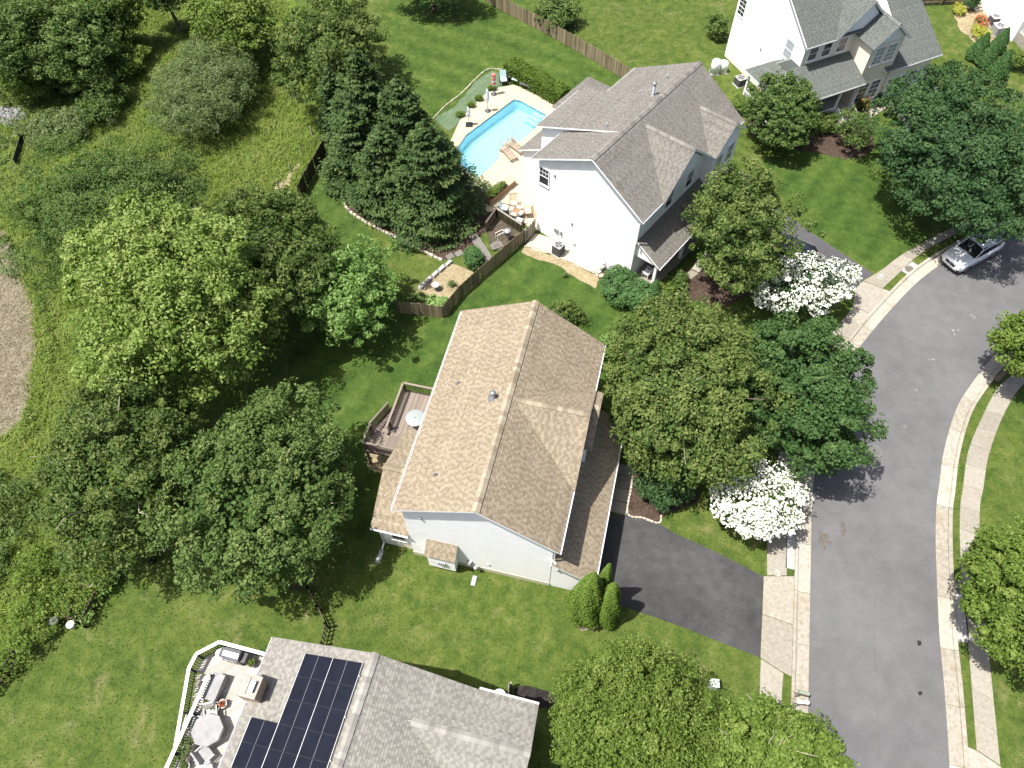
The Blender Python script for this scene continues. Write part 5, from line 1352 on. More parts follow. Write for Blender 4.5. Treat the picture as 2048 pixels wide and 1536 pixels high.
# ---- air conditioners and tanks
def ac_unit(label, p, rz, s, h, mat, top):
    t = thing('air_conditioner', label, 'air conditioner', (p[0],p[1],0), rz)
    MB().box(-s/2-0.08,s/2+0.08,-s/2-0.08,s/2+0.08,0,0.07).build('pad', M['newconc'], t)
    MB().box(-s/2,s/2,-s/2,s/2,0.07,h).build('casing', mat, t, bevel=0.04)
    mb = MB()
    for k in range(11):
        x = -s/2+s*(k+0.5)/11
        mb.box(x-0.008,x+0.008,-s/2-0.012,-s/2,0.14,h-0.08).box(x-0.008,x+0.008,s/2,s/2+0.012,0.14,h-0.08)
        mb.box(-s/2-0.012,-s/2,x-0.008,x+0.008,0.14,h-0.08).box(s/2,s/2+0.012,x-0.008,x+0.008,0.14,h-0.08)
    mb.build('louvre', mat, t)
    MB().box(-s/2-0.01,s/2+0.01,-s/2-0.01,s/2+0.01,h,h+0.04).build('lid', top, t, bevel=0.02)
    MB().lathe([(s*0.40,h+0.041),(s*0.40,h+0.05),(s*0.01,h+0.052)],24).build('fan_opening', M['black'], t)
    mb = MB()
    for k in range(4):
        a = k*pi/2+0.4; mb.add([(0,0,h+0.055),(s*0.36*cos(a),s*0.36*sin(a),h+0.056),(s*0.36*cos(a+0.7),s*0.36*sin(a+0.7),h+0.062)],[(0,1,2)])
    mb.build('fan_blade', M['midgrey'], t)
    mb = MB()
    for q in (0.15,0.27,0.39):
        for k in range(20): mb.tube((s*q*cos(k*pi/10),s*q*sin(k*pi/10),h+0.075),(s*q*cos((k+1)*pi/10),s*q*sin((k+1)*pi/10),h+0.075),0.006,n=4)
    mb.build('fan_guard', M['midgrey'], t)
    mb = MB(); mb.tube((s/2,s/2-0.1,0.3),(s/2+0.35,s/2+0.2,0.35),0.03,n=6); mb.build('refrigerant_line', M['black'], t)
    return t
p = G(1116,507); ac_unit('tall dark grey air conditioner on the gravel by the white wall', p, -0.68, 0.72, 0.95, M['darkgrey'], M['midgrey'])
p = G(1478,170); ac_unit('dark grey air conditioner on the lawn below the white tanks', p, 0.44, 0.78, 0.75, M['darkgrey'], M['newconc'])
p = G(1992,67); ac_unit('pale box shaped air conditioner nearest the clipped conifers', p, 0.18, 0.95, 0.85, M['midgrey'], M['white_paint'])
p = G(1984,48); ac_unit('dark round fan air conditioner beside the red flowers', p, 0.18, 0.85, 0.80, M['darkgrey'], M['white_paint'])
for u, v, lb, r, h in ((1428,146,'left and taller white storage tank by the green roofed house',0.42,1.35), (1444,143,'right and shorter white storage tank by the green roofed house',0.42,1.05)):
    p = G(u,v); t = thing('storage_tank', lb, 'tank', (p.x,p.y,0))
    MB().lathe([(r,0.05),(r,h-0.2),(r*0.85,h-0.06),(r*0.4,h),(0.01,h+0.01)],24).build('vessel', M['white_paint'], t, True)
    MB().lathe([(0.12,h),(0.12,h+0.1),(0.01,h+0.12)],12).build('cap', M['canvas'], t, True)
    MB().box(-r,r,-r,r,0,0.05).build('base', M['newconc'], t)
for u, v, lb, r in ((1209,527,'larger white pot standing on the gravel at the wall end',0.36), (1203,538,'smaller white urn in front of the other white pot',0.30)):
    p = G(u,v); t = thing('garden_urn', lb, 'urn', (p.x,p.y,0))
    MB().lathe([(r*0.6,0),(r,0.35),(r*0.95,0.6),(r*0.6,0.75),(r*0.75,0.82),(r*0.6,0.82),(0.01,0.8)],20).build('vessel', M['white_paint'], t, True)
    MB().lathe([(r*0.58,0.78),(0.01,0.80)],12).build('soil', M['potsoil'], t)

# ---- pool side furniture
def umbrella(label, u, v, h, mat, base_sq=False, stripes=None, R=0.16):
    p = G(u,v,0.03); t = thing('umbrella', label, 'umbrella', tuple(p))
    if base_sq: MB().box(-0.3,0.3,-0.3,0.3,0,0.09).build('base', M['black'], t, bevel=0.02)
    else: MB().lathe([(0.28,0),(0.28,0.04),(0.12,0.09),(0.05,0.3),(0.01,0.3)],20).build('base', M['darkgrey'], t, True)
    MB().tube((0,0,0.05),(0,0,h),0.024).build('pole', M['darkgrey'], t)
    n = 16; z0 = h*0.42
    prof = [(0.06,z0),(R,z0+0.12),(R*0.95,z0+(h-z0)*0.45),(R*0.7,z0+(h-z0)*0.8),(0.04,h-0.02),(0.015,h+0.06)]
    mb = MB(); vs = []
    for r, z in prof:
        for k in range(n): vs.append((r*(1.12 if k%2 else 0.72)*cos(2*pi*k/n), r*(1.12 if k%2 else 0.72)*sin(2*pi*k/n), z))
    fs = [(i*n+k,i*n+(k+1)%n,(i+1)*n+(k+1)%n,(i+1)*n+k) for i in range(len(prof)-1) for k in range(n)]
    cn = MB().add(vs, fs).build('canopy', mat, t)
    if stripes:
        for z in (z0+0.2,z0+0.62,z0+0.98):
            MB().lathe([(R*1.14,z),(R*1.12,z+0.18)],n).build('red_band', stripes, cn)
    MB().lathe([(R*0.98,z0+(h-z0)*0.38),(R*1.0,z0+(h-z0)*0.38+0.05)],n).build('tie_strap', M['canvas'], t)
    return t
umbrella('closed white umbrella on a black square base nearest the conifers', 938.2, 250, 1.9, M['canvas'], True)
umbrella('closed pale grey umbrella on a round base beside the pool', 975.7, 222, 2.3, M['canvas'])
umbrella('closed red and white umbrella at the far end of the pool', 987.8, 188.5, 2.1, M['white_paint'], False, M['red_canvas'])
def at(name, label, cat, u, v, rz, z=0.03): 
    p = G(u,v,z); return thing(name, label, cat, tuple(p), rz)
chair(at('patio_chair', 'left aqua cushioned chair at the head of the pool', 'chair', 1007, 168, 0.15), M['black'], M['cushion'], 0.66, back=0.75)
chair(at('patio_chair', 'right aqua cushioned chair at the head of the pool', 'chair', 1031, 166, -0.5), M['black'], M['cushion'], 0.66, back=0.75)
t = at('side_table', 'dark square side table between the two aqua chairs', 'table', 1017, 160, 0.3)
MB().box(-0.3,0.3,-0.3,0.3,0.46,0.5).build('table_top', M['darkgrey'], t)
for x in (-0.26,0.26):
    for y in (-0.26,0.26): MB().box(x-0.02,x+0.02,y-0.02,y+0.02,0,0.46).build('leg', M['black'], t)
t = at('patio_table', 'low dark table leaning by the hedge beside the pool', 'table', 1052, 176, -0.5)
MB().box(-0.48,0.48,-0.38,0.38,0.50,0.54).build('table_top', M['darkgrey'], t, bevel=0.03)
for x in (-0.4,0.4):
    for y in (-0.3,0.3): MB().bar((x,y,0.5),(x*1.15,y*1.15,0),0.03,0.03).build('leg', M['alu'], t)
def lounger(label, u, v, rz):
    t = at('sun_lounger', label, 'lounger', u, v, rz)
    for x in (-0.3,0.3): MB().box(x-0.03,x+0.03,-0.95,0.95,0.28,0.36).build('side_rail', M['lounger'], t)
    for k in range(9): MB().box(-0.3,0.3,-0.92+0.14*k,-0.82+0.14*k,0.36,0.385).build('slat', M['lounger'], t)
    for k in range(5): MB().bar((-0.3,0.38+0.11*k,0.42+0.085*k),(0.3,0.38+0.11*k,0.42+0.085*k),0.09,0.025).build('back_slat', M['lounger'], t)
    for x in (-0.28,0.28): MB().bar((x,0.3,0.37),(x,0.88,0.82),0.04,0.04).build('back_rail', M['lounger'], t)
    for x in (-0.29,0.29):
        for y in (-0.8,0.6): MB().box(x-0.03,x+0.03,y-0.03,y+0.03,0,0.30).build('leg', M['lounger'], t)
    for s in (-0.36,0.36): MB().lathe([(0.12,-0.02),(0.12,0.02)],14,(0,0,0),plane_M((s,0.85,0.12),(0,1,0),(1,0,0))).build('wheel', M['lounger'], t)
lounger('wooden lounger with raised back closest to the pool edge', 1017, 311, 0.55)
lounger('wooden lounger half under the grey roof edge', 1032, 298, 0.72)
# fire pit circle
t = at('fire_pit', 'round stone topped fire pit table below the pool', 'fire pit', 1033, 430, 0)
MB().lathe([(0.50,0),(0.52,0.40),(0.50,0.42)],28).build('base', M['darkgrey'], t)
for k in range(12):
    a0, a1 = k*pi/6+0.015, (k+1)*pi/6-0.015; vs = []
    for z in (0.42,0.50):
        for r, a in ((0.30,a0),(0.62,a0),(0.62,(a0+a1)/2),(0.62,a1),(0.30,a1)): vs.append((r*cos(a),r*sin(a),z))
    MB().add(vs, [(4,3,2,1,0),(5,6,7,8,9)]+[(i,(i+1)%5,5+(i+1)%5,5+i) for i in range(5)]).build('tile', M['flag'] if k%3==0 else M['stone'], t)
MB().lathe([(0.295,0.40),(0.29,0.46),(0.01,0.47)],20).build('burner', M['teak'], t)
chair(at('patio_chair', 'brown slatted chair with rust cushion above the fire pit', 'chair', 1027, 414, 0.1), M['teak'], M['tan_cushion'], 0.62, True, back=0.62)
chair(at('patio_chair', 'aqua cushioned chair left of the fire pit', 'chair', 1009, 425, 1.3), M['darkgrey'], M['cushion'], 0.62, back=0.45)
chair(at('patio_chair', 'brown chair between the fire pit and the white wall', 'chair', 1056, 431, -1.5), M['teak'], M['tan_cushion'], 0.62, True, back=0.45)
chair(at('patio_chair', 'pale chair below the fire pit beside the dark railing', 'chair', 1038, 449, 2.6), M['darkgrey'], M['canvas'], 0.62, back=0.4)
# planter wall
t = at('planter_box', 'long raised wooden planter between the conifers and the fire pit', 'planter', 1000, 388, 0.88, 0)
MB().box(-1.6,1.6,-0.32,0.32,0,0.55).build('box', M['teak'], t)
MB().box(-1.55,0.7,-0.27,0.27,0.55,0.57).build('soil', M['potsoil'], t); MB().box(0.75,1.65,-0.36,0.36,0.555,0.61).build('lid', M['patio'], t)
rr = np.random.RandomState(19); P, d = leaf_ball(rr, 1500, (1.2,0.4,0.45), 0.1, (-0.5,0,0.8), 0.6)
quads('plant_leaves', leaf_quads(rr, P, d, 0.11), M['lf_yellow'], t, np.clip(0.55+0.25*rr.randn(1500),0,1))
# dark deck corner with railing and grill
t = at('deck', 'small dark wooden deck with railing below the fire pit', 'deck', 1012, 470, 0, 0)
dk = [Vector((*G2(*q),0)) - Vector((*G2(1012,470),0)) for q in ((973,465),(993,437),(1043,470),(1016,510),(985,497))]
clip_boards(t, [(q.x,q.y) for q in dk], 0.7, 0.14, 0.12, M['fence_dark'])
MB().prism([(q.x,q.y) for q in dk],0,0.085).build('frame', M['fence_dark'], t)
rail(t, (*dk[0][:2],0.12), (*dk[1][:2],0.12), 0, 1.0, M['fence_dark'], 0.15, 0.14, 0.07, M['deck_dark'], 0.12); rail(t, (*dk[1][:2],0.12), (*dk[2][:2],0.12), 0, 1.0, M['fence_dark'], 0.15, 0.14, 0.07, M['fence_grey'], 0.12)
t = at('kettle_grill', 'domed dark grey kettle grill on the small dark deck', 'grill', 1015, 478, 0, 0.12)
MB().lathe([(0.05,0.5),(0.22,0.58),(0.29,0.75),(0.29,0.8)],20).build('bowl', M['black'], t, True)
MB().lathe([(0.295,0.8),(0.27,0.92),(0.16,1.02),(0.02,1.06)],20).build('lid', M['midgrey'], t, True)
MB().box(-0.05,0.05,-0.02,0.02,1.06,1.1).build('handle', M['black'], t)
for k in range(3): MB().tube((0.15*cos(k*2.1),0.15*sin(k*2.1),0.55),(0.28*cos(k*2.1),0.28*sin(k*2.1),0),0.018).build('leg', M['alu'], t)
t = at('trolley', 'white tubular frame trolley beside the kettle grill', 'trolley', 1003, 478, 0.6, 0.12)
MB().path([(-0.35,0,0),(-0.35,0,0.6),(0.3,0,0.6),(0.3,0.3,0.6),(-0.35,0.3,0.6),(-0.35,0.3,0)],0.018).build('frame', M['white_paint'], t)
MB().path([(0.3,0.3,0.6),(0.42,0.3,0.4),(0.42,0.3,0)],0.018).build('handle', M['white_paint'], t)
t = at('flat_stone', 'large flat grey slab lying on the small dark deck', 'stone slab', 992, 492, 0.5, 0.12)
MB().prism([(-0.45,-0.3),(0.5,-0.35),(0.55,0.3),(0.1,0.42),(-0.4,0.3)],0,0.06).build('slab', M['flag'], t, bevel=0.015)
MB().prism([(-0.2,-0.1),(0.25,-0.15),(0.2,0.15),(-0.15,0.14)],0.061,0.085).build('upper_slab', M['flag'], t)
t = at('bird_bath', 'small round grey bird bath in the garden bed', 'bird bath', 872, 579, 0, 0.03)
MB().lathe([(0.16,0),(0.09,0.06),(0.07,0.4),(0.1,0.45)],16).build('stem', M['newconc'], t, True)
MB().lathe([(0.1,0.45),(0.3,0.55),(0.31,0.58),(0.27,0.57),(0.1,0.5),(0.01,0.5)],20).build('bowl', M['newconc'], t, True)
bed('flagstone_path', [(938,468),(955,466),(968,490),(985,515),(975,528),(955,505)], M['flag'], 0.022, 31)
# rocking chairs on the grey porch
chair(frame_thing('patio_chair', 'pale chair standing on the grey roofed porch', 'chair', FP, -0.6795, 4.9, 1.5, 0.3, None, -1.6), M['white_paint'], M['canvas'], 0.6, back=0.6)
# ---- small things at the lower left
t = at('bucket', 'white bucket at the gate of the overgrown garden', 'bucket', 147, 1253, 0, 0)
MB().lathe([(0.16,0),(0.2,0.38),(0.215,0.38),(0.215,0.42),(0.2,0.42),(0.01,0.41)],18).build('pail', M['white_paint'], t, True)
MB().path([(0.2*cos(a),0.02,0.4+0.2*sin(a)) for a in np.linspace(0,pi,8)],0.008).build('handle', M['steel'], t)
t = at('bin', 'dark grey round bin beside the white bucket', 'bin', 117, 1247, 0, 0)
MB().lathe([(0.22,0),(0.26,0.5),(0.28,0.5),(0.26,0.56),(0.01,0.60)],20).build('drum', M['darkgrey'], t, True)
MB().box(-0.06,0.06,-0.02,0.02,0.6,0.64).build('handle', M['black'], t)
t = at('bin', 'black bin half under the lower maple', 'bin', 304, 1121, 0, 0)
MB().lathe([(0.26,0),(0.3,0.75),(0.33,0.75),(0.33,0.8),(0.01,0.82)],20).build('drum', M['black'], t, True)
MB().box(-0.08,0.08,-0.02,0.02,0.82,0.86).build('handle', M['darkgrey'], t)
t = at('raised_bed', 'wooden framed raised bed inside the overgrown garden', 'raised bed', 165, 1168, -0.25, 0)
for b in ((-0.8,0.8,-0.5,-0.45),(-0.8,0.8,0.45,0.5),(-0.8,-0.75,-0.45,0.45),(0.75,0.8,-0.45,0.45)): MB().box(b[0],b[1],b[2],b[3],0,0.35).build('side_board', M['fence_grey'], t)
MB().box(-0.75,0.75,-0.45,0.45,0.01,0.28).build('soil', M['potsoil'], t)
dp = G(998,1394,4.9)
t = thing('round_dish', 'white round dish peeking out behind the gutter of the solar house', 'dish', (dp.x,dp.y+0.1,0), 0.2)
MB().tube((0,0,0),(0,0,4.75),0.03).build('mast', M['midgrey'], t)
MB().lathe([(0.02,0),(0.2,0.03),(0.32,0.09),(0.33,0.11),(0.02,0.04)],24,(0,0,0),Matrix.Translation((0,0,4.8))@Matrix.Rotation(0.5,4,'X')).build('bowl', M['white_paint'], t, True)
board_fence('wooden_gate', 'narrow grey wooden gate seen end on beside the dark mulch', PX([(1016,1402),(1019,1374)]), 1.2, M['fence_grey'], seed=9)
# ---- kerbside
def mailbox(label, u, v, rz, mat, z=1.05):
    p = G(u,v); t = thing('mailbox', label, 'mailbox', (p.x,p.y,0), rz)
    MB().box(-0.05,0.05,-0.05,0.05,0,z).build('post', M['fence_grey'], t)
    MB().bar((-0.35,0,z-0.05),(0.3,0,z-0.05),0.09,0.09).build('arm', M['fence_grey'], t)
    mb = MB(); sec = [(0.09*cos(a),0.12+0.09*sin(a)) for a in np.linspace(0,pi,9)]+[(-0.09,0),(0.09,0)]; n = len(sec)
    mb.add([(-0.12,y,z+zz) for y,zz in sec]+[(0.42,y,z+zz) for y,zz in sec],[tuple(range(n-1,-1,-1)),tuple(range(n,2*n))]+[(i,(i+1)%n,n+(i+1)%n,n+i) for i in range(n)])
    mb.build('box', mat, t)
    MB().box(0.42,0.435,-0.08,0.08,z+0.01,z+0.19).build('door', M['midgrey'], t); MB().box(0.1,0.2,-0.11,-0.095,z+0.12,z+0.24).build('flag', M['red_canvas'], t)
mailbox('green mailbox on a grey wooden post by the kerb', 1588, 1393, -0.25, M['mail_green'])
mailbox('white mailbox on a wooden post just below the green one', 1587, 1412, -0.1, M['white_paint'])
t = at('utility_box', 'pale green utility pedestal standing in the lawn under the bottom tree', 'utility box', 1424, 1372, -0.1, 0)
MB().box(-0.22,0.22,-0.2,0.2,0,0.75).build('cabinet', M['green_plastic'], t, bevel=0.03)
MB().box(-0.24,0.24,-0.22,0.22,0.70,0.78).build('lid', M['green_plastic'], t, bevel=0.02)

# ---- vehicles
def car(label, p, rz, paint, L=4.9, W=1.94, H=1.70, pickup=False):
    """SUV facing local -x: lofted shell, glasshouse, wheels, lamps"""
    t = thing('parked_car', label, 'car', (p[0],p[1],0.012), rz)
    st = [ # x, half width low, half width belt, z bottom, z belt(bonnet) 
        (-2.45,0.60,0.62,0.40,0.72),(-2.40,0.78,0.78,0.30,0.82),(-2.25,0.90,0.88,0.26,0.93),(-1.9,0.96,0.93,0.25,1.00),(-1.4,0.97,0.95,0.25,1.05),(-0.95,0.97,0.96,0.25,1.08),
        (-0.3,0.97,0.95,0.25,1.09),(0.6,0.97,0.95,0.25,1.10),(1.5,0.97,0.95,0.25,1.12),(2.05,0.95,0.92,0.28,1.13),(2.32,0.88,0.84,0.32,1.12),(2.42,0.74,0.70,0.42,1.04)]
    n = 12; vs = []; fs = []
    for x, wl, wb, z0, z1 in st:
        half = [(0,z0),(wl*0.8,z0),(wl,z0+0.14),(wl,z0+(z1-z0)*0.55),(wb,z1-0.10),(wb*0.86,z1-0.01),(0,z1+0.035)]
        vs += [(x,y,z) for y,z in half]+[(x,-y,z) for y,z in half[-2:0:-1]]
    for i in range(len(st)-1):
        for k in range(n): fs.append((i*n+k,i*n+(k+1)%n,(i+1)*n+(k+1)%n,(i+1)*n+k))
    fs += [tuple(range(n-1,-1,-1)), tuple(range((len(st)-1)*n,len(st)*n))]
    b = MB().add(vs,fs).build('body', paint, t, True)
    # glasshouse: dark glass shell with painted roof and pillars
    gs = [(-1.05,0.84,1.06),(-0.22,0.70,1.60),(0.4,0.71,1.66),(1.2,0.70,1.65),(1.85,0.66,1.56),(2.30,0.72,1.10)]
    vs = []; fs = []
    for i, (x,w,z) in enumerate(gs):
        base = 0.86 if 0 < i < 5 else w
        bx = x
        vs += [(bx,-base,1.05),(x,-w,z),(x,w,z),(bx,base,1.05)]
    for i in range(len(gs)-1):
        for k in range(3): fs.append((i*4+k,i*4+k+1,(i+1)*4+k+1,(i+1)*4+k))
    g = MB().add(vs,[f[::-1] for f in fs]).build('windows', M['autoglass'], t)
    rf = MB(); sec = [(-0.30,0.69,1.585),(0.4,0.70,1.665),(1.2,0.69,1.655),(1.95,0.655,1.545)]
    vs = []
    for x,w,z in sec: vs += [(x,-w-0.07,z-0.04),(x,-w*0.8,z+0.025),(x,0,z+0.045),(x,w*0.8,z+0.025),(x,w+0.07,z-0.04)]
    rf.add(vs,[(i*5+k,(i+1)*5+k,(i+1)*5+k+1,i*5+k+1) for i in range(3) for k in range(4)]); ro = rf.build('roof', paint, t, True)
    MB().box(-0.10,0.34,-0.30,0.30,1.69,1.712).build('sunroof', M['autoglass'], ro)
    for s in (-1,1):
        MB().bar((-1.08,s*0.84,1.06),(-0.25,s*0.71,1.60),0.06,0.05).build('pillar', paint, t)
        MB().bar((1.88,s*0.68,1.56),(2.32,s*0.74,1.08),0.10,0.06).build('pillar', paint, t)
        MB().bar((0.45,s*0.865,1.08),(0.45,s*0.725,1.63),0.05,0.05).build('pillar', M['black'], t)
        MB().bar((0.0,s*0.69,1.70),(1.85,s*0.66,1.62),0.03,0.03).build('roof_rail', M['alu'], t)
        mr = MB().cbox((-0.72,s*1.04,1.13),(0.13,0.22,0.16)).build('mirror', paint, t, bevel=0.04)
        MB().cbox((-2.22,s*0.66,0.80),(0.30,0.34,0.11)).build('headlight', M['lamp'], t, bevel=0.04)
        MB().cbox((2.34,s*0.70,0.95),(0.14,0.28,0.16)).build('tail_light', M['taillamp'], t, bevel=0.03)
        MB().box(-2.43,-2.33,s*0.72-0.14,s*0.72+0.14,0.40,0.56).build('bumper_vent', M['black'], t)
        for x, nm in ((-0.35,'d'),(0.75,'r')): MB().box(x-0.09,x+0.09,s*0.972-0.012,s*0.972+0.012,0.93,0.96).build('door_handle', M['alu'], t)
        for x in (-1.47,1.42):
            for q in (1,):
                wM = plane_M((x,s*0.86,0.35),(1,0,0),(0,s,0))
                w = MB().lathe([(0.20,-0.11),(0.34,-0.11),(0.36,-0.06),(0.36,0.08),(0.33,0.125),(0.22,0.125)],24,(0,0,0),wM).build('wheel', M['tyre'], t, True)
                rm = MB().lathe([(0.225,0.10),(0.225,0.13),(0.04,0.115)],20,(0,0,0),wM)
                for k in range(5): rm.bar((0,0,0.13),(0.2*cos(k*1.257),0.2*sin(k*1.257),0.13),0.05,0.02,wM)
                rm.build('rim', M['rim'], w)
    MB().box(-2.475,-2.40,-0.42,0.42,0.60,0.80).build('grille', M['black'], t, bevel=0.03)
    MB().cbox((-2.482,0,0.71),(0.02,0.16,0.10)).build('badge', M['alu'], t, bevel=0.02)
    MB().box(-2.46,-2.36,-0.62,0.62,0.30,0.40).build('bumper_trim', M['black'], t)
    for k in (-0.35,0.25): MB().bar((-1.06,k,1.10),(-0.80,k+0.45,1.22),0.02,0.02).build('wiper', M['black'], t)
    return t
a, b = G(1935,541), G(1988.5,511)
hd = (a-b).normalized(); mid = (a+b)/2; perp = Vector((-hd.y,hd.x,0))
if perp.dot(Vector((-0.5,0.8,0))) < 0: perp = -perp
cp = mid + perp*0.92 + hd*0.35
car('silver SUV parked at the kerb under the big dark green tree', cp, atan2(-hd.y,-hd.x), M['carpaint'])
car('black vehicle on the upper driveway behind the white dogwood', (20.5,39.5), radians(150)+pi, M['blackpaint'])
# ------------------------------------------------------------------ trees, shrubs, grass
def limb_mesh(mb, p0, p1, r0, r1, rr, n=6, bend=0.12, seg=3):
    p0, p1 = Vector(p0), Vector(p1); L = (p1-p0).length; pts = [p0]
    for i in range(1,seg): pts.append(p0.lerp(p1,i/seg)+Vector((rr.randn(),rr.randn(),rr.randn()*0.5))*L*bend*0.35)
    pts.append(p1)
    for i in range(seg):
        a = r0+(r1-r0)*i/seg; b = r0+(r1-r0)*(i+1)/seg
        mb.tube(pts[i],pts[i+1],a,b,n)
def crown_points(rr, R, n_cl, lobes=6, inner=0.45, zmin=-0.45, lob_amp=0.18, flat=1.0, gaps=9):
    """clump centres through an uneven ellipsoid, denser towards its surface"""
    z = zmin+(1-zmin)*rr.rand(n_cl); ph = rr.rand(n_cl)*2*pi
    s = np.sqrt(np.clip(1-z*z,0,1)); D = np.stack([s*np.cos(ph),s*np.sin(ph),z],1)
    LD = rr.randn(lobes,3); LD[:,2] = np.abs(LD[:,2])*0.6; LD /= np.linalg.norm(LD,axis=1,keepdims=True)
    amp = lob_amp*(0.4+rr.rand(lobes))
    bump = (np.exp(9*(D@LD.T-1))*amp).sum(1)
    rad = (1-inner*rr.rand(n_cl)**1.8)*(0.88+bump)
    GD = rr.randn(gaps,3); GD[:,2] = np.abs(GD[:,2])*0.8; GD /= np.linalg.norm(GD,axis=1,keepdims=True)
    cut = ((D@GD.T) > (0.955+0.03*rr.rand(gaps))).any(1) & (rad > 0.62)        # openings in the crown
    D, rad = D[~cut], rad[~cut]
    return D*rad[:,None]*np.array(R), D
def tree(name, label, cat, u, v, ru, rv, zc, mat, seed, n_cl=170, n_lf=170, leaf=0.17, cl=0.75, zr=None, group=None, inner=0.5, lob=0.18, trunk=0.16, up=0.65, cl_flat=0.6, jit=0.6, asp=0.62, extra=None, zmin=-0.45, vbase=0.5, bare=0, lobes=7, limbs=9, fill=1.0, gaps=4):
    """deciduous tree: tapered trunk, limbs to the clumps, crown of single leaves"""
    lob *= 0.75
    n_cl = int(n_cl*1.9); n_lf = int(n_lf*0.62); cl *= 0.72
    rr = np.random.RandomState(seed)
    p = G(u,v,zc); s = px_per_m(p); e = atan2(CAMH-zc, hypot(p.x,p.y)); 
    rx = ru/s; rz_ = zr if zr else min(rx*0.8, zc*0.85)
    ry2 = (rv/s)**2-(rz_*cos(e))**2
    ry = max(rx*0.6, sqrt(max(0,ry2))/sin(e)); ry = min(ry, rx*1.5)
    t = thing(name, label, cat, (p.x,p.y,0), rr.rand()*0, group)
    R = np.array([rx-cl*0.45, ry-cl*0.45, rz_-cl*0.3])
    Cc, D = crown_points(rr, R, n_cl, lobes, inner, zmin, lob, 1.0, gaps)
    ctr = np.array([0,0,zc])
    P = []; O = []; V = []
    for c, d in zip(Cc, D):
        k = int(n_lf*(0.6+0.8*rr.rand())); r = cl*(0.45+1.1*rr.rand()**1.3)
        q = rr.randn(k,3); q /= np.linalg.norm(q,axis=1,keepdims=True); q *= (0.35+0.65*rr.rand(k)**0.5)[:,None]
        q[:,2] = q[:,2]*cl_flat
        P.append(ctr+c+q*r); O.append(np.tile(d,(k,1))*0.6+q*0.6)
        V.append(vbase+0.10*rr.randn()+0.13*rr.randn(k)+0.26*q[:,2]/max(cl_flat,0.2)+0.06*d[2])  # leaf tone rises towards each clump's top: tuft light painted into the colour
    P = np.concatenate(P); O = np.concatenate(O); V = np.concatenate(V)
    keep = P[:,2] > 0.1; P, O, V = P[keep], O[keep], V[keep]
    nf = int(len(P)*0.15*fill); fd = rr.randn(nf,3); fd /= np.linalg.norm(fd,axis=1,keepdims=True); fr_ = (0.35+0.45*rr.rand(nf))[:,None]
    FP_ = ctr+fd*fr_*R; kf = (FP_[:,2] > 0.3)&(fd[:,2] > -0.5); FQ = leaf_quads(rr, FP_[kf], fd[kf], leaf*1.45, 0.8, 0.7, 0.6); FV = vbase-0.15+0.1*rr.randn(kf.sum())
    tr = MB(); zt = zc-rz_*0.35; tr_r = trunk
    limb_mesh(tr, (0,0,-0.1), (0.1*rr.randn(),0.1*rr.randn(),max(zt,0.6)), tr_r*1.25, tr_r*0.7, rr, 9, 0.05, 4)
    tk = tr.build('trunk', M['bark'], t, True)
    lm = MB(); idx = rr.permutation(len(Cc))[:limbs]
    for i in idx: limb_mesh(lm, (0,0,max(zt*rr.uniform(0.75,1.0),0.4)), tuple(ctr+Cc[i]*0.85), tr_r*0.45, 0.03, rr, 5)
    lm.build('limbs', M['bark'], tk, True)
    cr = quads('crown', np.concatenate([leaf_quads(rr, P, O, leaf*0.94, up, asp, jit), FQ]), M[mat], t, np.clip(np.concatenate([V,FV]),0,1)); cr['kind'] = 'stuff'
    if extra:
        m2, frac, sz = extra; k = int(len(P)*frac); i = rr.randint(0,len(P),k)
        q = quads('blossom', leaf_quads(rr, P[i]+O[i]*0.10+np.array([0,0,0.06]), O[i], sz, 0.9, 0.85, 0.45, 0.05), M[m2], t, np.clip(0.5+0.3*rr.randn(k),0,1)); q['kind'] = 'stuff'
    if bare:
        tw = MB()
        for i in range(bare):
            c = Cc[rr.randint(len(Cc))]; b = ctr+c*0.7; q = ctr+c*1.10+rr.randn(3)*0.25
            limb_mesh(tw, tuple(b), tuple(q), 0.03, 0.010, rr, 4, 0.2)
        tw.build('bare_twigs', M['twig'], t)['kind'] = 'stuff'
    return t
T = tree
T('maple_tree','large lime green maple left of the lawn','tree',380,612,205,202,6.0,'lf_lime',1,250,220,0.22,1.1,5.2,lob=0.2,inner=0.36,vbase=0.55,cl_flat=0.7,lobes=11)
T('maple_tree','dark green maple behind the lime maple','tree',540,505,142,150,5.6,'lf_olive',2,150,190,0.19,0.75,3.4,vbase=0.48)
T('pear_tree','pale green pear tree casting shade on the lawn','tree',704,582,96,112,3.8,'lf_pear',3,95,130,0.24,0.62,2.8,lob=0.3,asp=0.5,up=0.5,jit=0.8)
T('locust_tree','wide spreading yellow green locust at the meadow edge','tree',228,412,225,140,5.4,'lf_mid',4,190,250,0.19,1.15,3.6,lob=0.36,cl_flat=0.35,asp=0.4,inner=0.5,lobes=12)
T('maple_tree','dark olive maple in the lower left group nearest the soil','tree',245,928,176,192,4.8,'lf_olive',5,230,190,0.18,0.75,3.8,vbase=0.5,bare=14)
T('maple_tree','rounded green maple above the solar house lawn','tree',530,985,203,205,4.8,'lf_mid',6,260,200,0.19,0.75,3.9,vbase=0.52,bare=14)
T('maple_tree','olive maple in front of the tan roofed house','tree',1360,778,172,208,5.6,'lf_olive',7,250,200,0.19,0.8,4.2,vbase=0.56,lob=0.22,bare=16)
T('street_tree','deep green street maple overhanging the road','tree',1606,785,136,170,5.2,'lf_green',8,220,200,0.19,0.75,3.9,vbase=0.5,cl_flat=0.5,lob=0.22)
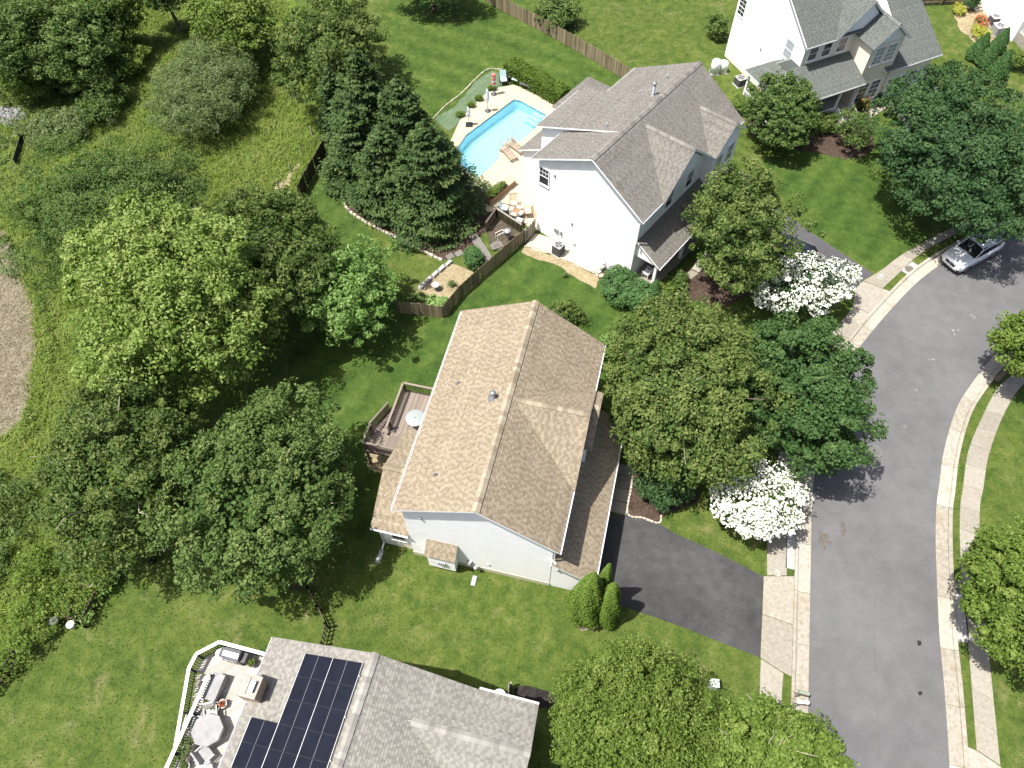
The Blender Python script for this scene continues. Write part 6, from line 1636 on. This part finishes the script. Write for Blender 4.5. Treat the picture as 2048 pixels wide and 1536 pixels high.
T('dogwood_tree','white flowering dogwood beside the lower sidewalk','tree',1512,1006,94,78,3.0,'lf_mid',9,95,70,0.16,0.55,1.9,gaps=0,extra=('lf_flower',2.0,0.135),cl_flat=0.45,trunk=0.09)
T('dogwood_tree','white flowering dogwood in front of the black vehicle','tree',1606,572,108,66,3.0,'lf_deep',10,105,80,0.16,0.55,1.9,gaps=0,extra=('lf_flower',1.25,0.13),cl_flat=0.4,trunk=0.09,inner=0.6)
T('oak_tree','open crowned oak in front of the grey roofed porch','tree',1478,452,118,138,5.4,'lf_olive',11,140,190,0.19,0.8,4.0,lob=0.34,vbase=0.52,inner=0.6,trunk=0.2)
T('street_tree','very large deep green tree above the silver car','tree',1912,298,172,164,5.4,'lf_deep',12,300,220,0.20,0.9,3.9,cl_flat=0.45,lob=0.12,lobes=12,vbase=0.52)
T('round_tree','dense rounded green tree in front of the green roofed porch','tree',1567,224,78,82,2.9,'lf_mid',13,140,130,0.20,0.55,2.6,lob=0.14,inner=0.3,vbase=0.45,trunk=0.1)
T('young_tree','small loose tree on the lawn of the green roofed house','tree',1713,258,36,50,2.0,'lf_mid',14,45,80,0.16,0.5,1.7,trunk=0.06,lob=0.3,vbase=0.55)
T('street_tree','yellow green street tree cut by the right edge beside the bend','tree',2062,690,76,80,4.2,'lf_bright',15,110,160,0.19,0.65,2.6,vbase=0.5)
T('street_tree','bright green street tree at the lower right edge','tree',2048,1192,112,178,4.6,'lf_bright',16,210,190,0.17,0.62,3.2,vbase=0.42,lob=0.28,lobes=12)
T('willow_oak_tree','large bright green willow oak at the bottom edge','tree',1262,1445,180,172,4.4,'lf_bright',17,300,230,0.15,0.65,3.4,asp=0.4,vbase=0.48,jit=0.9,lob=0.2)
T('street_tree','bright green maple with bare twigs at the bottom beside the kerb','tree',1535,1528,165,135,4.0,'lf_bright',18,200,190,0.17,0.62,3.0,vbase=0.44,lob=0.28,bare=70)
T('maple_tree','mid green tree at the top left of the conifers','tree',656,92,116,112,4.4,'lf_olive',19,160,150,0.22,0.85,3.6,vbase=0.52,cl_flat=0.45)
T('scrub_tree','wispy grey green scrub tree standing alone in the meadow','tree',408,168,112,116,2.5,'lf_grey',20,260,170,0.17,0.85,2.4,vbase=0.55,asp=0.36,jit=0.9,bare=26,inner=0.5,trunk=0.1)
T('wild_tree','dark tree filling the top left corner','tree',40,70,95,120,4.5,'lf_mid',21,130,130,0.24,0.95,4.0,vbase=0.45)
T('wild_tree','green wild tree in the thicket at the top left','tree',150,75,95,95,3.8,'lf_mid',22,130,130,0.23,0.9,3.0)
T('wild_shrub','bright sumac shrub above the riprap rocks','shrub',70,135,62,75,2.2,'lf_bright',23,85,90,0.24,0.8,2.2,cl_flat=0.35)
T('wild_shrub','rounded green shrub in the middle of the thicket','shrub',160,130,60,58,1.8,'lf_mid',24,70,90,0.21,0.75,1.7)
T('wild_tree','green tree beside the dark hollow at the top edge','tree',225,30,70,55,3.4,'lf_yellow',25,90,110,0.23,0.9,2.8)
T('wild_tree','yellow green tree above the scrub tree at the top edge','tree',470,40,92,75,3.8,'lf_yellow',26,120,120,0.24,0.9,3.0)
T('wild_tree','dark tree at the top edge over the hollow','tree',330,-20,85,55,4.2,'lf_mid',27,100,110,0.24,0.9,3.0)
T('wild_shrub','low weedy shrub between riprap and locust','shrub',110,255,80,38,0.9,'lf_grey',28,90,70,0.18,0.7,0.9,trunk=0.05)
T('wild_shrub','tangled shrub right of the thicket hollow','shrub',205,195,52,50,1.4,'lf_mid',29,60,80,0.19,0.65,1.3,trunk=0.05)
T('wild_shrub','small pale shrub at the meadow path','shrub',255,110,48,42,1.2,'lf_yellow',30,50,80,0.19,0.65,1.1,trunk=0.05)
T('tree','tree crown cut by the top edge above the pool lawn','tree',862,-48,105,46,3.6,'lf_mid',31,90,130,0.22,0.85,3.0)
T('shrub','leafy green shrub behind the long board fence','shrub',1110,24,48,36,1.4,'lf_mid',32,60,90,0.21,0.6,1.5,trunk=0.06,vbase=0.6)
T('shrub','green shrub against the rear corner of the green roofed house','shrub',1434,52,22,32,1.1,'lf_mid',33,35,70,0.18,0.5,1.3,trunk=0.05,vbase=0.6)
T('shrub','dense green shrub in the mulch bed by the front walk','shrub',1330,955,68,62,1.3,'lf_deep',34,110,120,0.15,0.5,1.2,trunk=0.06,inner=0.35,vbase=0.6)
T('shrub','thin wispy shrub behind the far corner of the tan roof','shrub',1130,624,48,30,0.9,'lf_olive',35,45,60,0.14,0.5,0.9,trunk=0.04)
T('shrub','pale green shrub beside the far corner of the tan roof','shrub',1222,692,26,32,0.9,'lf_pear',36,40,80,0.15,0.45,0.9,trunk=0.04)
T('shrub','round clipped bush inside the garden corner','shrub',946,515,22,25,0.7,'lf_topiary',37,55,90,0.10,0.32,0.75,lob=0.05,inner=0.25,trunk=0.04)
T('shrub','large blue green evergreen bush by the end of the white wall','shrub',1240,572,44,44,0.9,'lf_topiary',38,90,120,0.12,0.38,0.95,lob=0.12,inner=0.25,trunk=0.05)
T('shrub','second blue green evergreen bush beside the porch','shrub',1282,592,38,34,0.8,'lf_topiary',39,75,110,0.12,0.38,0.85,lob=0.12,inner=0.25,trunk=0.05)
T('shrub','yellow edged bush between the clipped cone and the porch','shrub',1330,580,20,20,0.6,'lf_yellow',40,30,70,0.11,0.35,0.6,trunk=0.04)
T('shrub','low green shrubs under the oak by the porch walk','shrub',1352,560,28,24,0.6,'lf_mid',41,40,60,0.13,0.4,0.6,trunk=0.04)
T('shrub','rounded low shrub left of the porch of the green roofed house','shrub',1486,205,26,22,0.7,'lf_yellow',42,45,70,0.13,0.4,0.7,trunk=0.04)
T('shrub','olive hedge shrub right of the rounded tree','shrub',1652,243,32,26,0.8,'lf_olive',43,50,70,0.13,0.45,0.8,trunk=0.04)
T('flowering_shrub','pink flowering shrub by the porch steps','shrub',1722,205,22,14,0.6,'lf_mid',44,30,50,0.12,0.35,0.6,extra=('lf_red',0.12,0.09),trunk=0.04)
T('shrub','dark red shrub at the garage corner','shrub',1752,188,12,12,0.5,'lf_deep',45,20,50,0.12,0.3,0.5,trunk=0.04)
T('shrub','grey green shrub on top of the corner bank','shrub',1945,6,16,12,0.8,'lf_deep',46,25,60,0.15,0.45,0.8,trunk=0.04)
T('flowering_shrub','golden leaved shrub in the corner flower bed','shrub',1920,18,14,16,0.4,'lf_gold',47,25,50,0.13,0.35,0.4,trunk=0.03)
T('flowering_shrub','red flowering bush beside the corner air conditioners','shrub',1964,42,12,14,0.4,'lf_mid',48,20,50,0.12,0.3,0.4,extra=('lf_red',0.5,0.12),trunk=0.03)
T('shrub','golden green bush between the flower bed and the clipped conifers','shrub',1962,62,22,14,0.4,'lf_gold',49,30,50,0.12,0.35,0.4,trunk=0.03)
T('shrub','green bush at the foot of the corner porch rail','shrub',2036,118,20,20,0.9,'lf_yellow',50,35,60,0.14,0.4,0.8,trunk=0.04)
T('shrub','pale shrub beside the garage of the green roofed house','shrub',1866,150,14,14,0.5,'lf_grey',51,25,50,0.12,0.35,0.5,trunk=0.03)
# pool edge plants and garden plants
for i,(u,v,lb) in enumerate([(921,228,'lowest green clump plant on the pool edge'),(943,209,'middle green clump plant on the pool edge'),(957,196,'upper green clump plant on the pool edge'),(984,175,'green clump plant behind the red and white umbrella')]):
    T('clump_plant',lb,'plant',u,v,10,6,0.25,'lf_bright' if i<3 else 'lf_yellow',60+i,18,60,0.16,0.3,0.3,trunk=0.02,asp=0.25,limbs=3)
T('squash_plant','broad leaved bright plant in the garden corner','plant',873,605,24,14,0.35,'lf_pear',65,22,40,0.30,0.4,0.35,asp=0.9,up=1.4,jit=0.35,trunk=0.02,limbs=3)
T('bean_plant','leafy green plants along the left of the garden bed','plant',838,596,24,14,0.4,'lf_mid',66,30,60,0.16,0.35,0.4,trunk=0.02,limbs=3)
T('clump_plant','grey green tuft in the middle of the garden bed','plant',904,567,9,7,0.25,'lf_grey',67,12,40,0.15,0.25,0.25,asp=0.2,trunk=0.02,limbs=3)
T('young_tree','leafless pale seedling beside the dry verge','plant',1130,550,6,6,0.3,'lf_grey',68,8,20,0.08,0.2,0.3,trunk=0.02,limbs=3)
# vines and thicket lower left
def thicket(label, pts, h, mat, seed, dens=5.0, leaf=0.15, vb=0.58, cat='shrub', name='bramble'):
    """low tangled growth heaped unevenly over a patch of ground"""
    rr = np.random.RandomState(seed); poly = np.array(PX(pts)); lo, hi = poly.min(0), poly.max(0); c0 = poly.mean(0)
    A = abs(sum(poly[i][0]*poly[i-1][1]-poly[i-1][0]*poly[i][1] for i in range(len(poly))))/2
    n = int(A*dens); Q = lo+(hi-lo)*rr.rand(n*4,2); Q = Q[inside(poly,Q)][:n]
    t = thing(name, label, cat, (c0[0],c0[1],0))
    f = 0.5+0.5*np.sin(Q[:,0]*1.3+seed)*np.cos(Q[:,1]*1.1+seed*2)+0.25*rr.randn(len(Q))
    P=[];O=[];V=[]
    st = MB()
    for k,(q,g) in enumerate(zip(Q,f)):
        z = h*np.clip(g,0.15,1.2); m = int(38*(0.6+0.8*rr.rand())); r = 0.28+0.3*rr.rand()
        d = rr.randn(m,3); d/=np.linalg.norm(d,axis=1,keepdims=True); d[:,2]=np.abs(d[:,2])*0.9-0.15
        p = np.array([q[0]-c0[0],q[1]-c0[1],z*0.75])+d*np.array([r,r,r*0.8])*(0.4+0.6*rr.rand(m))[:,None]
        P.append(p);O.append(d);V.append(vb+0.12*rr.randn()+0.15*rr.randn(m)+0.18*d[:,2])
        if k%6==0: st.tube((q[0]-c0[0],q[1]-c0[1],0),(q[0]-c0[0]+0.2*rr.randn(),q[1]-c0[1]+0.2*rr.randn(),z),0.015,0.006,4)
    P=np.concatenate(P);O=np.concatenate(O);V=np.concatenate(V); k=P[:,2]>0.03
    st.build('stems', M['bark'], t)
    o = quads('leaves', leaf_quads(rr,P[k],O[k],leaf,0.7,0.6,0.6), M[mat], t, np.clip(V[k],0,1)); o['kind']='stuff'
    return t
thicket('vine covered thicket at the left edge beside the maples',[(-30,950),(40,962),(80,985),(96,1030),(84,1068),(50,1090),(25,1140),(0,1180),(-40,1200)],1.6,'lf_mid',70,8.0)
thicket('bramble mass filling the overgrown garden',[(60,1120),(110,1095),(165,1080),(225,1082),(262,1100),(252,1140),(210,1205),(178,1252),(150,1236),(120,1232),(80,1242),(40,1252),(45,1180)],1.7,'lf_bright',72,10.0,0.15,0.40)
thicket('vines smothering the picket fence towards the left edge',[(112,1232),(128,1262),(98,1290),(72,1318),(38,1348),(8,1372),(-20,1375),(-20,1330),(40,1262),(70,1240)],1.6,'lf_bright',73,10.0,0.15,0.36)
thicket('pale vine hanging over the grey picket fence',[(165,1250),(200,1195),(240,1125),(262,1118),(222,1200),(184,1262)],1.3,'lf_pear',74,7.0,0.13)
thicket('weedy growth between the riprap and the locust',[(-10,255),(60,225),(110,240),(190,215),(250,190),(240,250),(150,280),(60,300),(-10,300)],1.0,'lf_grey',75,2.6)
thicket('tall weeds along the edge of the bare soil',[(60,560),(100,600),(120,700),(105,800),(75,880),(40,900),(60,800),(75,700),(70,620)],0.6,'lf_yellow',76,2.2)
thicket('green thicket below the trees of the top left corner',[(0,170),(60,140),(150,160),(250,70),(300,90),(240,160),(170,205),(90,225),(0,215)],1.8,'lf_mid',77,3.4,0.18)
T('wild_shrub','dark green shrub under the left of the lime maple','shrub',190,700,34,34,1.5,'lf_conifer',79,40,70,0.16,0.5,1.4,trunk=0.05)

def conifer(label, ub, vb, uw, h, seed, mat='lf_conifer', dens=1.0):
    """spruce: straight trunk, whorls of drooping branches carrying flat needle sprays"""
    rr = np.random.RandomState(seed)
    p = G(ub,vb); s = px_per_m(G(ub,vb,h*0.3)); rw = uw/s
    t = thing('spruce_tree', label, 'tree', (p.x,p.y,0))
    MB().tube((0,0,-0.1),(0,0,h*0.97),0.19,0.02,9).build('trunk', M['bark'], t, True)
    br = MB(); P=[]; O=[]; V=[]
    z = 0.35
    while z < h-0.15:
        f = 1-z/h; L = rw*(f**0.8)*(0.9+0.2*rr.rand())+0.12
        nb = int(5+5*f)
        a0 = rr.rand()*6.28
        for k in range(nb):
            a = a0+2*pi*k/nb+rr.randn()*0.12; l = L*(0.62+0.55*rr.rand())
            dz = -0.10*l if z < h*0.6 else 0.15*l
            e = np.array([cos(a)*l,sin(a)*l,dz+0.10*l])
            b0 = np.array([0,0,z])
            br.tube(tuple(b0),tuple(b0+e),0.03,0.008,4)
            m = int((28+68*l)*dens)
            w = rr.rand(m)**0.6
            side = np.array([-sin(a),cos(a),0])
            off = rr.randn(m)[:,None]*side*(0.10+0.26*l*np.sin(np.clip(w,0,1)*pi*0.75))[:,None]*0.6
            q = b0+e*w[:,None]+off+np.array([0,0,1])*(rr.randn(m)*0.05-0.05)[:,None]
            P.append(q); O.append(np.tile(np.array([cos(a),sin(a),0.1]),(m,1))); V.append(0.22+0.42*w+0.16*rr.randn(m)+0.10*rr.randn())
        z += 0.27+0.20*f
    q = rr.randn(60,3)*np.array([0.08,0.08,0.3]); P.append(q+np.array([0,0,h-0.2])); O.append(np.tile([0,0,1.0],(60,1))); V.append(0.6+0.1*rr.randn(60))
    P=np.concatenate(P); O=np.concatenate(O); V=np.concatenate(V)
    n=len(P); N = np.array([0,0,1.0])+rr.randn(n,3)*0.38+O*0.2; N/=np.linalg.norm(N,axis=1,keepdims=True)
    Tn = O+rr.randn(n,3)*0.45; Tn -= N*(Tn*N).sum(1,keepdims=True); Tn/=np.linalg.norm(Tn,axis=1,keepdims=True); B=np.cross(N,Tn)
    sz=(0.20+0.16*rr.rand(n))[:,None]
    Q=np.stack([P-Tn*sz*0.5,P+B*sz*0.24,P+Tn*sz*0.55-np.array([0,0,0.03]),P-B*sz*0.24],1)
    br.build('branches', M['bark'], t)
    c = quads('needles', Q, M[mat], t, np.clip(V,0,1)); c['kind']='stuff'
    return t
conifer('largest spruce of the group nearest the fire pit', 870, 430, 120, 8.8, 101)
conifer('spruce with its tip at the top of the conifer group', 745, 290, 92, 8.8, 102)
conifer('spruce on the meadow side of the conifer group', 728, 356, 84, 7.0, 103)
conifer('spruce between the pool and the other conifers', 815, 325, 105, 7.8, 104)
conifer('spruce in the middle front of the conifer group', 785, 396, 94, 7.0, 105)
conifer('small spruce at the back of the conifer group by the meadow', 682, 262, 52, 6.0, 106)

def clipped(name, label, cat, u, v, r, h, seed, mat, n=5200, shape='egg', leaf=0.12, rz=0.0, sq=(1,1)):
    """densely clipped evergreen"""
    rr = np.random.RandomState(seed); p = G(u,v)
    t = thing(name, label, cat, (p.x,p.y,0), rz)
    zz = rr.rand(n); a = rr.rand(n)*2*pi
    prof = np.minimum(1,0.45+zz/0.22)*(1.0-zz)**0.62*1.12 if shape=='egg' else (1.02-zz)**0.75*(0.6+0.4*np.clip(zz*8,0,1))
    rad = r*prof*(0.92+0.08*np.sin(a*5+zz*9+seed)+0.03*rr.randn(n))*(0.80+0.20*rr.rand(n)**0.4)
    P = np.stack([rad*np.cos(a)*sq[0],rad*np.sin(a)*sq[1],0.05+zz*h],1)
    O = np.stack([np.cos(a),np.sin(a),0.3+zz],1); O/=np.linalg.norm(O,axis=1,keepdims=True)
    N = O+rr.randn(n,3)*0.45; N/=np.linalg.norm(N,axis=1,keepdims=True)
    Tn = np.array([0,0,1.0])+O*0.5+rr.randn(n,3)*0.35; Tn-=N*(Tn*N).sum(1,keepdims=True); Tn/=np.linalg.norm(Tn,axis=1,keepdims=True); B=np.cross(N,Tn)
    sz=(leaf*(0.7+0.6*rr.rand(n)))[:,None]
    MB().tube((0,0,-0.05),(0,0,h*0.8),0.07,0.02,7).build('trunk', M['bark'], t)
    k_ = 0.5*min(sq); core = MB(); core.lathe([(r*0.5*k_,0.1),(r*0.95*k_,h*0.28),(r*0.7*k_,h*0.5),(r*0.35*k_,h*0.72),(r*0.05,h*0.86)],10); core.build('inner_twigs', M['bark'], t)
    c = quads('foliage', np.stack([P-Tn*sz*0.5,P+B*sz*0.3,P+Tn*sz*0.6,P-B*sz*0.3],1), M[mat], t, np.clip(0.42+0.16*rr.randn(n)+0.10*np.sin(a*5+zz*9+seed),0,1)); c['kind']='stuff'
    return t
clipped('arborvitae','taller arborvitae at the garage corner of the tan roofed house','tree',1168,1226,1.18,6.6,201,'lf_arbor',15000,'egg',0.095)
clipped('arborvitae','right arborvitae of the pair by the driveway','tree',1207,1233,0.92,5.7,202,'lf_arbor',12000,'egg',0.095)
clipped('arborvitae','slim arborvitae tip behind the garage corner pair','tree',1196,1203,0.6,6.2,203,'lf_arbor',5000,'egg',0.095)
clipped('clipped_conifer','clipped cone bush at the corner of the grey porch','shrub',1306,592,0.75,1.7,204,'lf_topiary',5200,'cone',0.10)
for i,(u,v,r,h,lb) in enumerate([(1948,118,1.15,2.6,'left clipped conifer below the corner house'),(1968,132,1.1,2.5,'middle clipped conifer below the corner house'),(1990,104,1.0,2.4,'upper right clipped conifer beside the corner house wall'),(1992,152,1.15,2.6,'lowest clipped conifer below the corner house')]):
    clipped('clipped_conifer',lb,'shrub',u,v,r,h,210+i,'lf_topiary',5200,'cone',0.13)
# clipped hedge beside the pool
A_, B2 = G(1018,148), G(1128,208)
dv = B2-A_; Lh = dv.length; ang = atan2(dv.y,dv.x); mid = (A_+B2)/2
t = thing('hedge','long clipped hedge between the pool and the mown lawn','hedge',(mid.x,mid.y,0),ang)
rr = np.random.RandomState(300); n = 22000
q = rr.rand(n,3); w, hh = 1.5, 1.45
face = rr.rand(n)
P = np.stack([(q[:,0]-0.5)*Lh,(q[:,1]-0.5)*w,q[:,2]*hh],1); O = np.zeros((n,3))
f1 = face<0.4; f2 = (face>=0.4)&(face<0.65); f3 = (face>=0.65)&(face<0.9); f4 = face>=0.9
P[f1,2]=hh; O[f1,2]=1; P[f2,1]=-w/2; O[f2,1]=-1; P[f3,1]=w/2; O[f3,1]=1; P[f4,0]=np.sign(P[f4,0])*Lh/2; O[f4,0]=np.sign(P[f4,0])
P += rr.randn(n,3)*0.05-O*np.abs(rr.randn(n))[:,None]*0.07
P[:,2]+=0.06*np.sin(P[:,0]*2.1)+0.04*np.sin(P[:,0]*5.3+P[:,1]*3); P[:,2]=np.clip(P[:,2],0.03,None)
c = quads('foliage', leaf_quads(rr,P,O,0.11,0.25,0.6,0.6), M['lf_arbor'], t, np.clip(0.42+0.2*rr.randn(n)+0.12*np.sin(P[:,0]*3+P[:,1]*4),0,1)); c['kind']='stuff'
MB().box(-Lh/2+0.2,Lh/2-0.2,-w/2+0.2,w/2-0.2,0.05,hh-0.2).build('inner_twigs', M['bark'], t)

# ---- grass: short tufts on lawns, long grass in the meadow
def scatter(poly, n, rr, avoid=True):
    poly = np.array(poly); lo, hi = poly.min(0), poly.max(0)
    P = lo+(hi-lo)*rr.rand(int(n*2.2),2); P = P[inside(poly,P)]
    if avoid:
        for e in EXCL:
            if len(P): P = P[~inside(e,P)]
    return P[:n]
def tufts(name, P, rr, h, w, mat, lean=0.5, blades=1, vb=0.5):
    n = len(P); nb = n*blades
    B = np.repeat(P,blades,0)+rr.randn(nb,2)*w*1.2
    a = rr.rand(nb)*2*pi; H = h*(0.5+rr.rand(nb)); W = w*(0.6+0.8*rr.rand(nb)); l = lean*H*(0.3+rr.rand(nb))
    d = np.stack([np.cos(a),np.sin(a)],1); s = np.stack([-np.sin(a),np.cos(a)],1)
    z = np.zeros(nb)
    b0 = np.concatenate([B+s*W[:,None]/2,z[:,None]+0.004],1); b1 = np.concatenate([B-s*W[:,None]/2,z[:,None]+0.004],1)
    tp = np.concatenate([B+d*l[:,None],H[:,None]],1)
    V = vb+0.17*rr.randn(nb)+0.14*np.sin(B[:,0]*0.9+np.sin(B[:,1]*0.7)*2)*np.cos(B[:,1]*0.8)
    o = quads(name, np.stack([b0,b1,tp],1), mat, None, np.clip(V,0,1), 3)
    return o
rr = np.random.RandomState(400)
for h in (HB, HS, HP, HG, HW): pass
def foot(base, rz, b0, b1, a0, a1):
    c, s = cos(rz), sin(rz); return [(base[0]+b*c-a*s, base[1]+b*s+a*c) for b, a in ((b0,a0),(b1,a0),(b1,a1),(b0,a1))]
EXCL += [foot(FB,rzB,-6.15,6.05,0.5,10.4), foot(FB,rzB,-4.25,4.0,0.3,13.2), foot(FS,rzS,-5.3,7.3,-12,-0.25), foot(FP,-0.6795,-4.55,6.0,0.35,13.2), foot(FP,-0.6795,-9.4,-4,4.0,13.0), foot(FG,0.436,-2.85,13.4,-2.7,9.3)]
meadow_poly = PX([(-60,-30),(560,-30),(632,150),(650,290),(602,392),(560,470),(430,640),(330,880),(215,1010),(110,1210),(40,1330),(-60,1430)])
soil_poly = PX([(-60,430),(15,468),(42,545),(66,620),(70,700),(58,780),(40,845),(12,872),(-60,890)])
EXCL.append(soil_poly)
P = scatter(meadow_poly, 52000, rr)
tag(tufts('meadow_grass', P, rr, 0.30, 0.075, M['gr_meadow'], 1.9, 2, 0.5), 'long uneven grass of the meadow on the left', 'grass', None, 'stuff')
EXCL.pop()
P = scatter(soil_poly, 9000, rr, False)
tag(tufts('straw_stubble', P, rr, 0.10, 0.05, M['gr_straw'], 1.6, 2, 0.6), 'dry straw stubble on the bare soil at the left edge', 'straw', None, 'stuff')
lawns = PX([(420,1120),(600,1060),(740,930),(700,700),(600,640),(560,470),(602,392),(650,295),(640,150),(780,-20),(1500,-20),(2060,-20),(2060,1550),(-20,1550),(-20,1420),(60,1330),(140,1260),(250,1120)])
EXCL.append(POOL)
P = scatter(lawns, 110000, rr)
tag(tufts('lawn_grass', P, rr, 0.055, 0.045, M['gr_lawn'], 1.6, 1, 0.45), 'short mown grass of the lawns', 'grass', None, 'stuff')

nt_ = sum(len(o.data.polygons)*2 for o in S.objects if o.type == 'MESH')
print('TRIANGLES about', nt_)
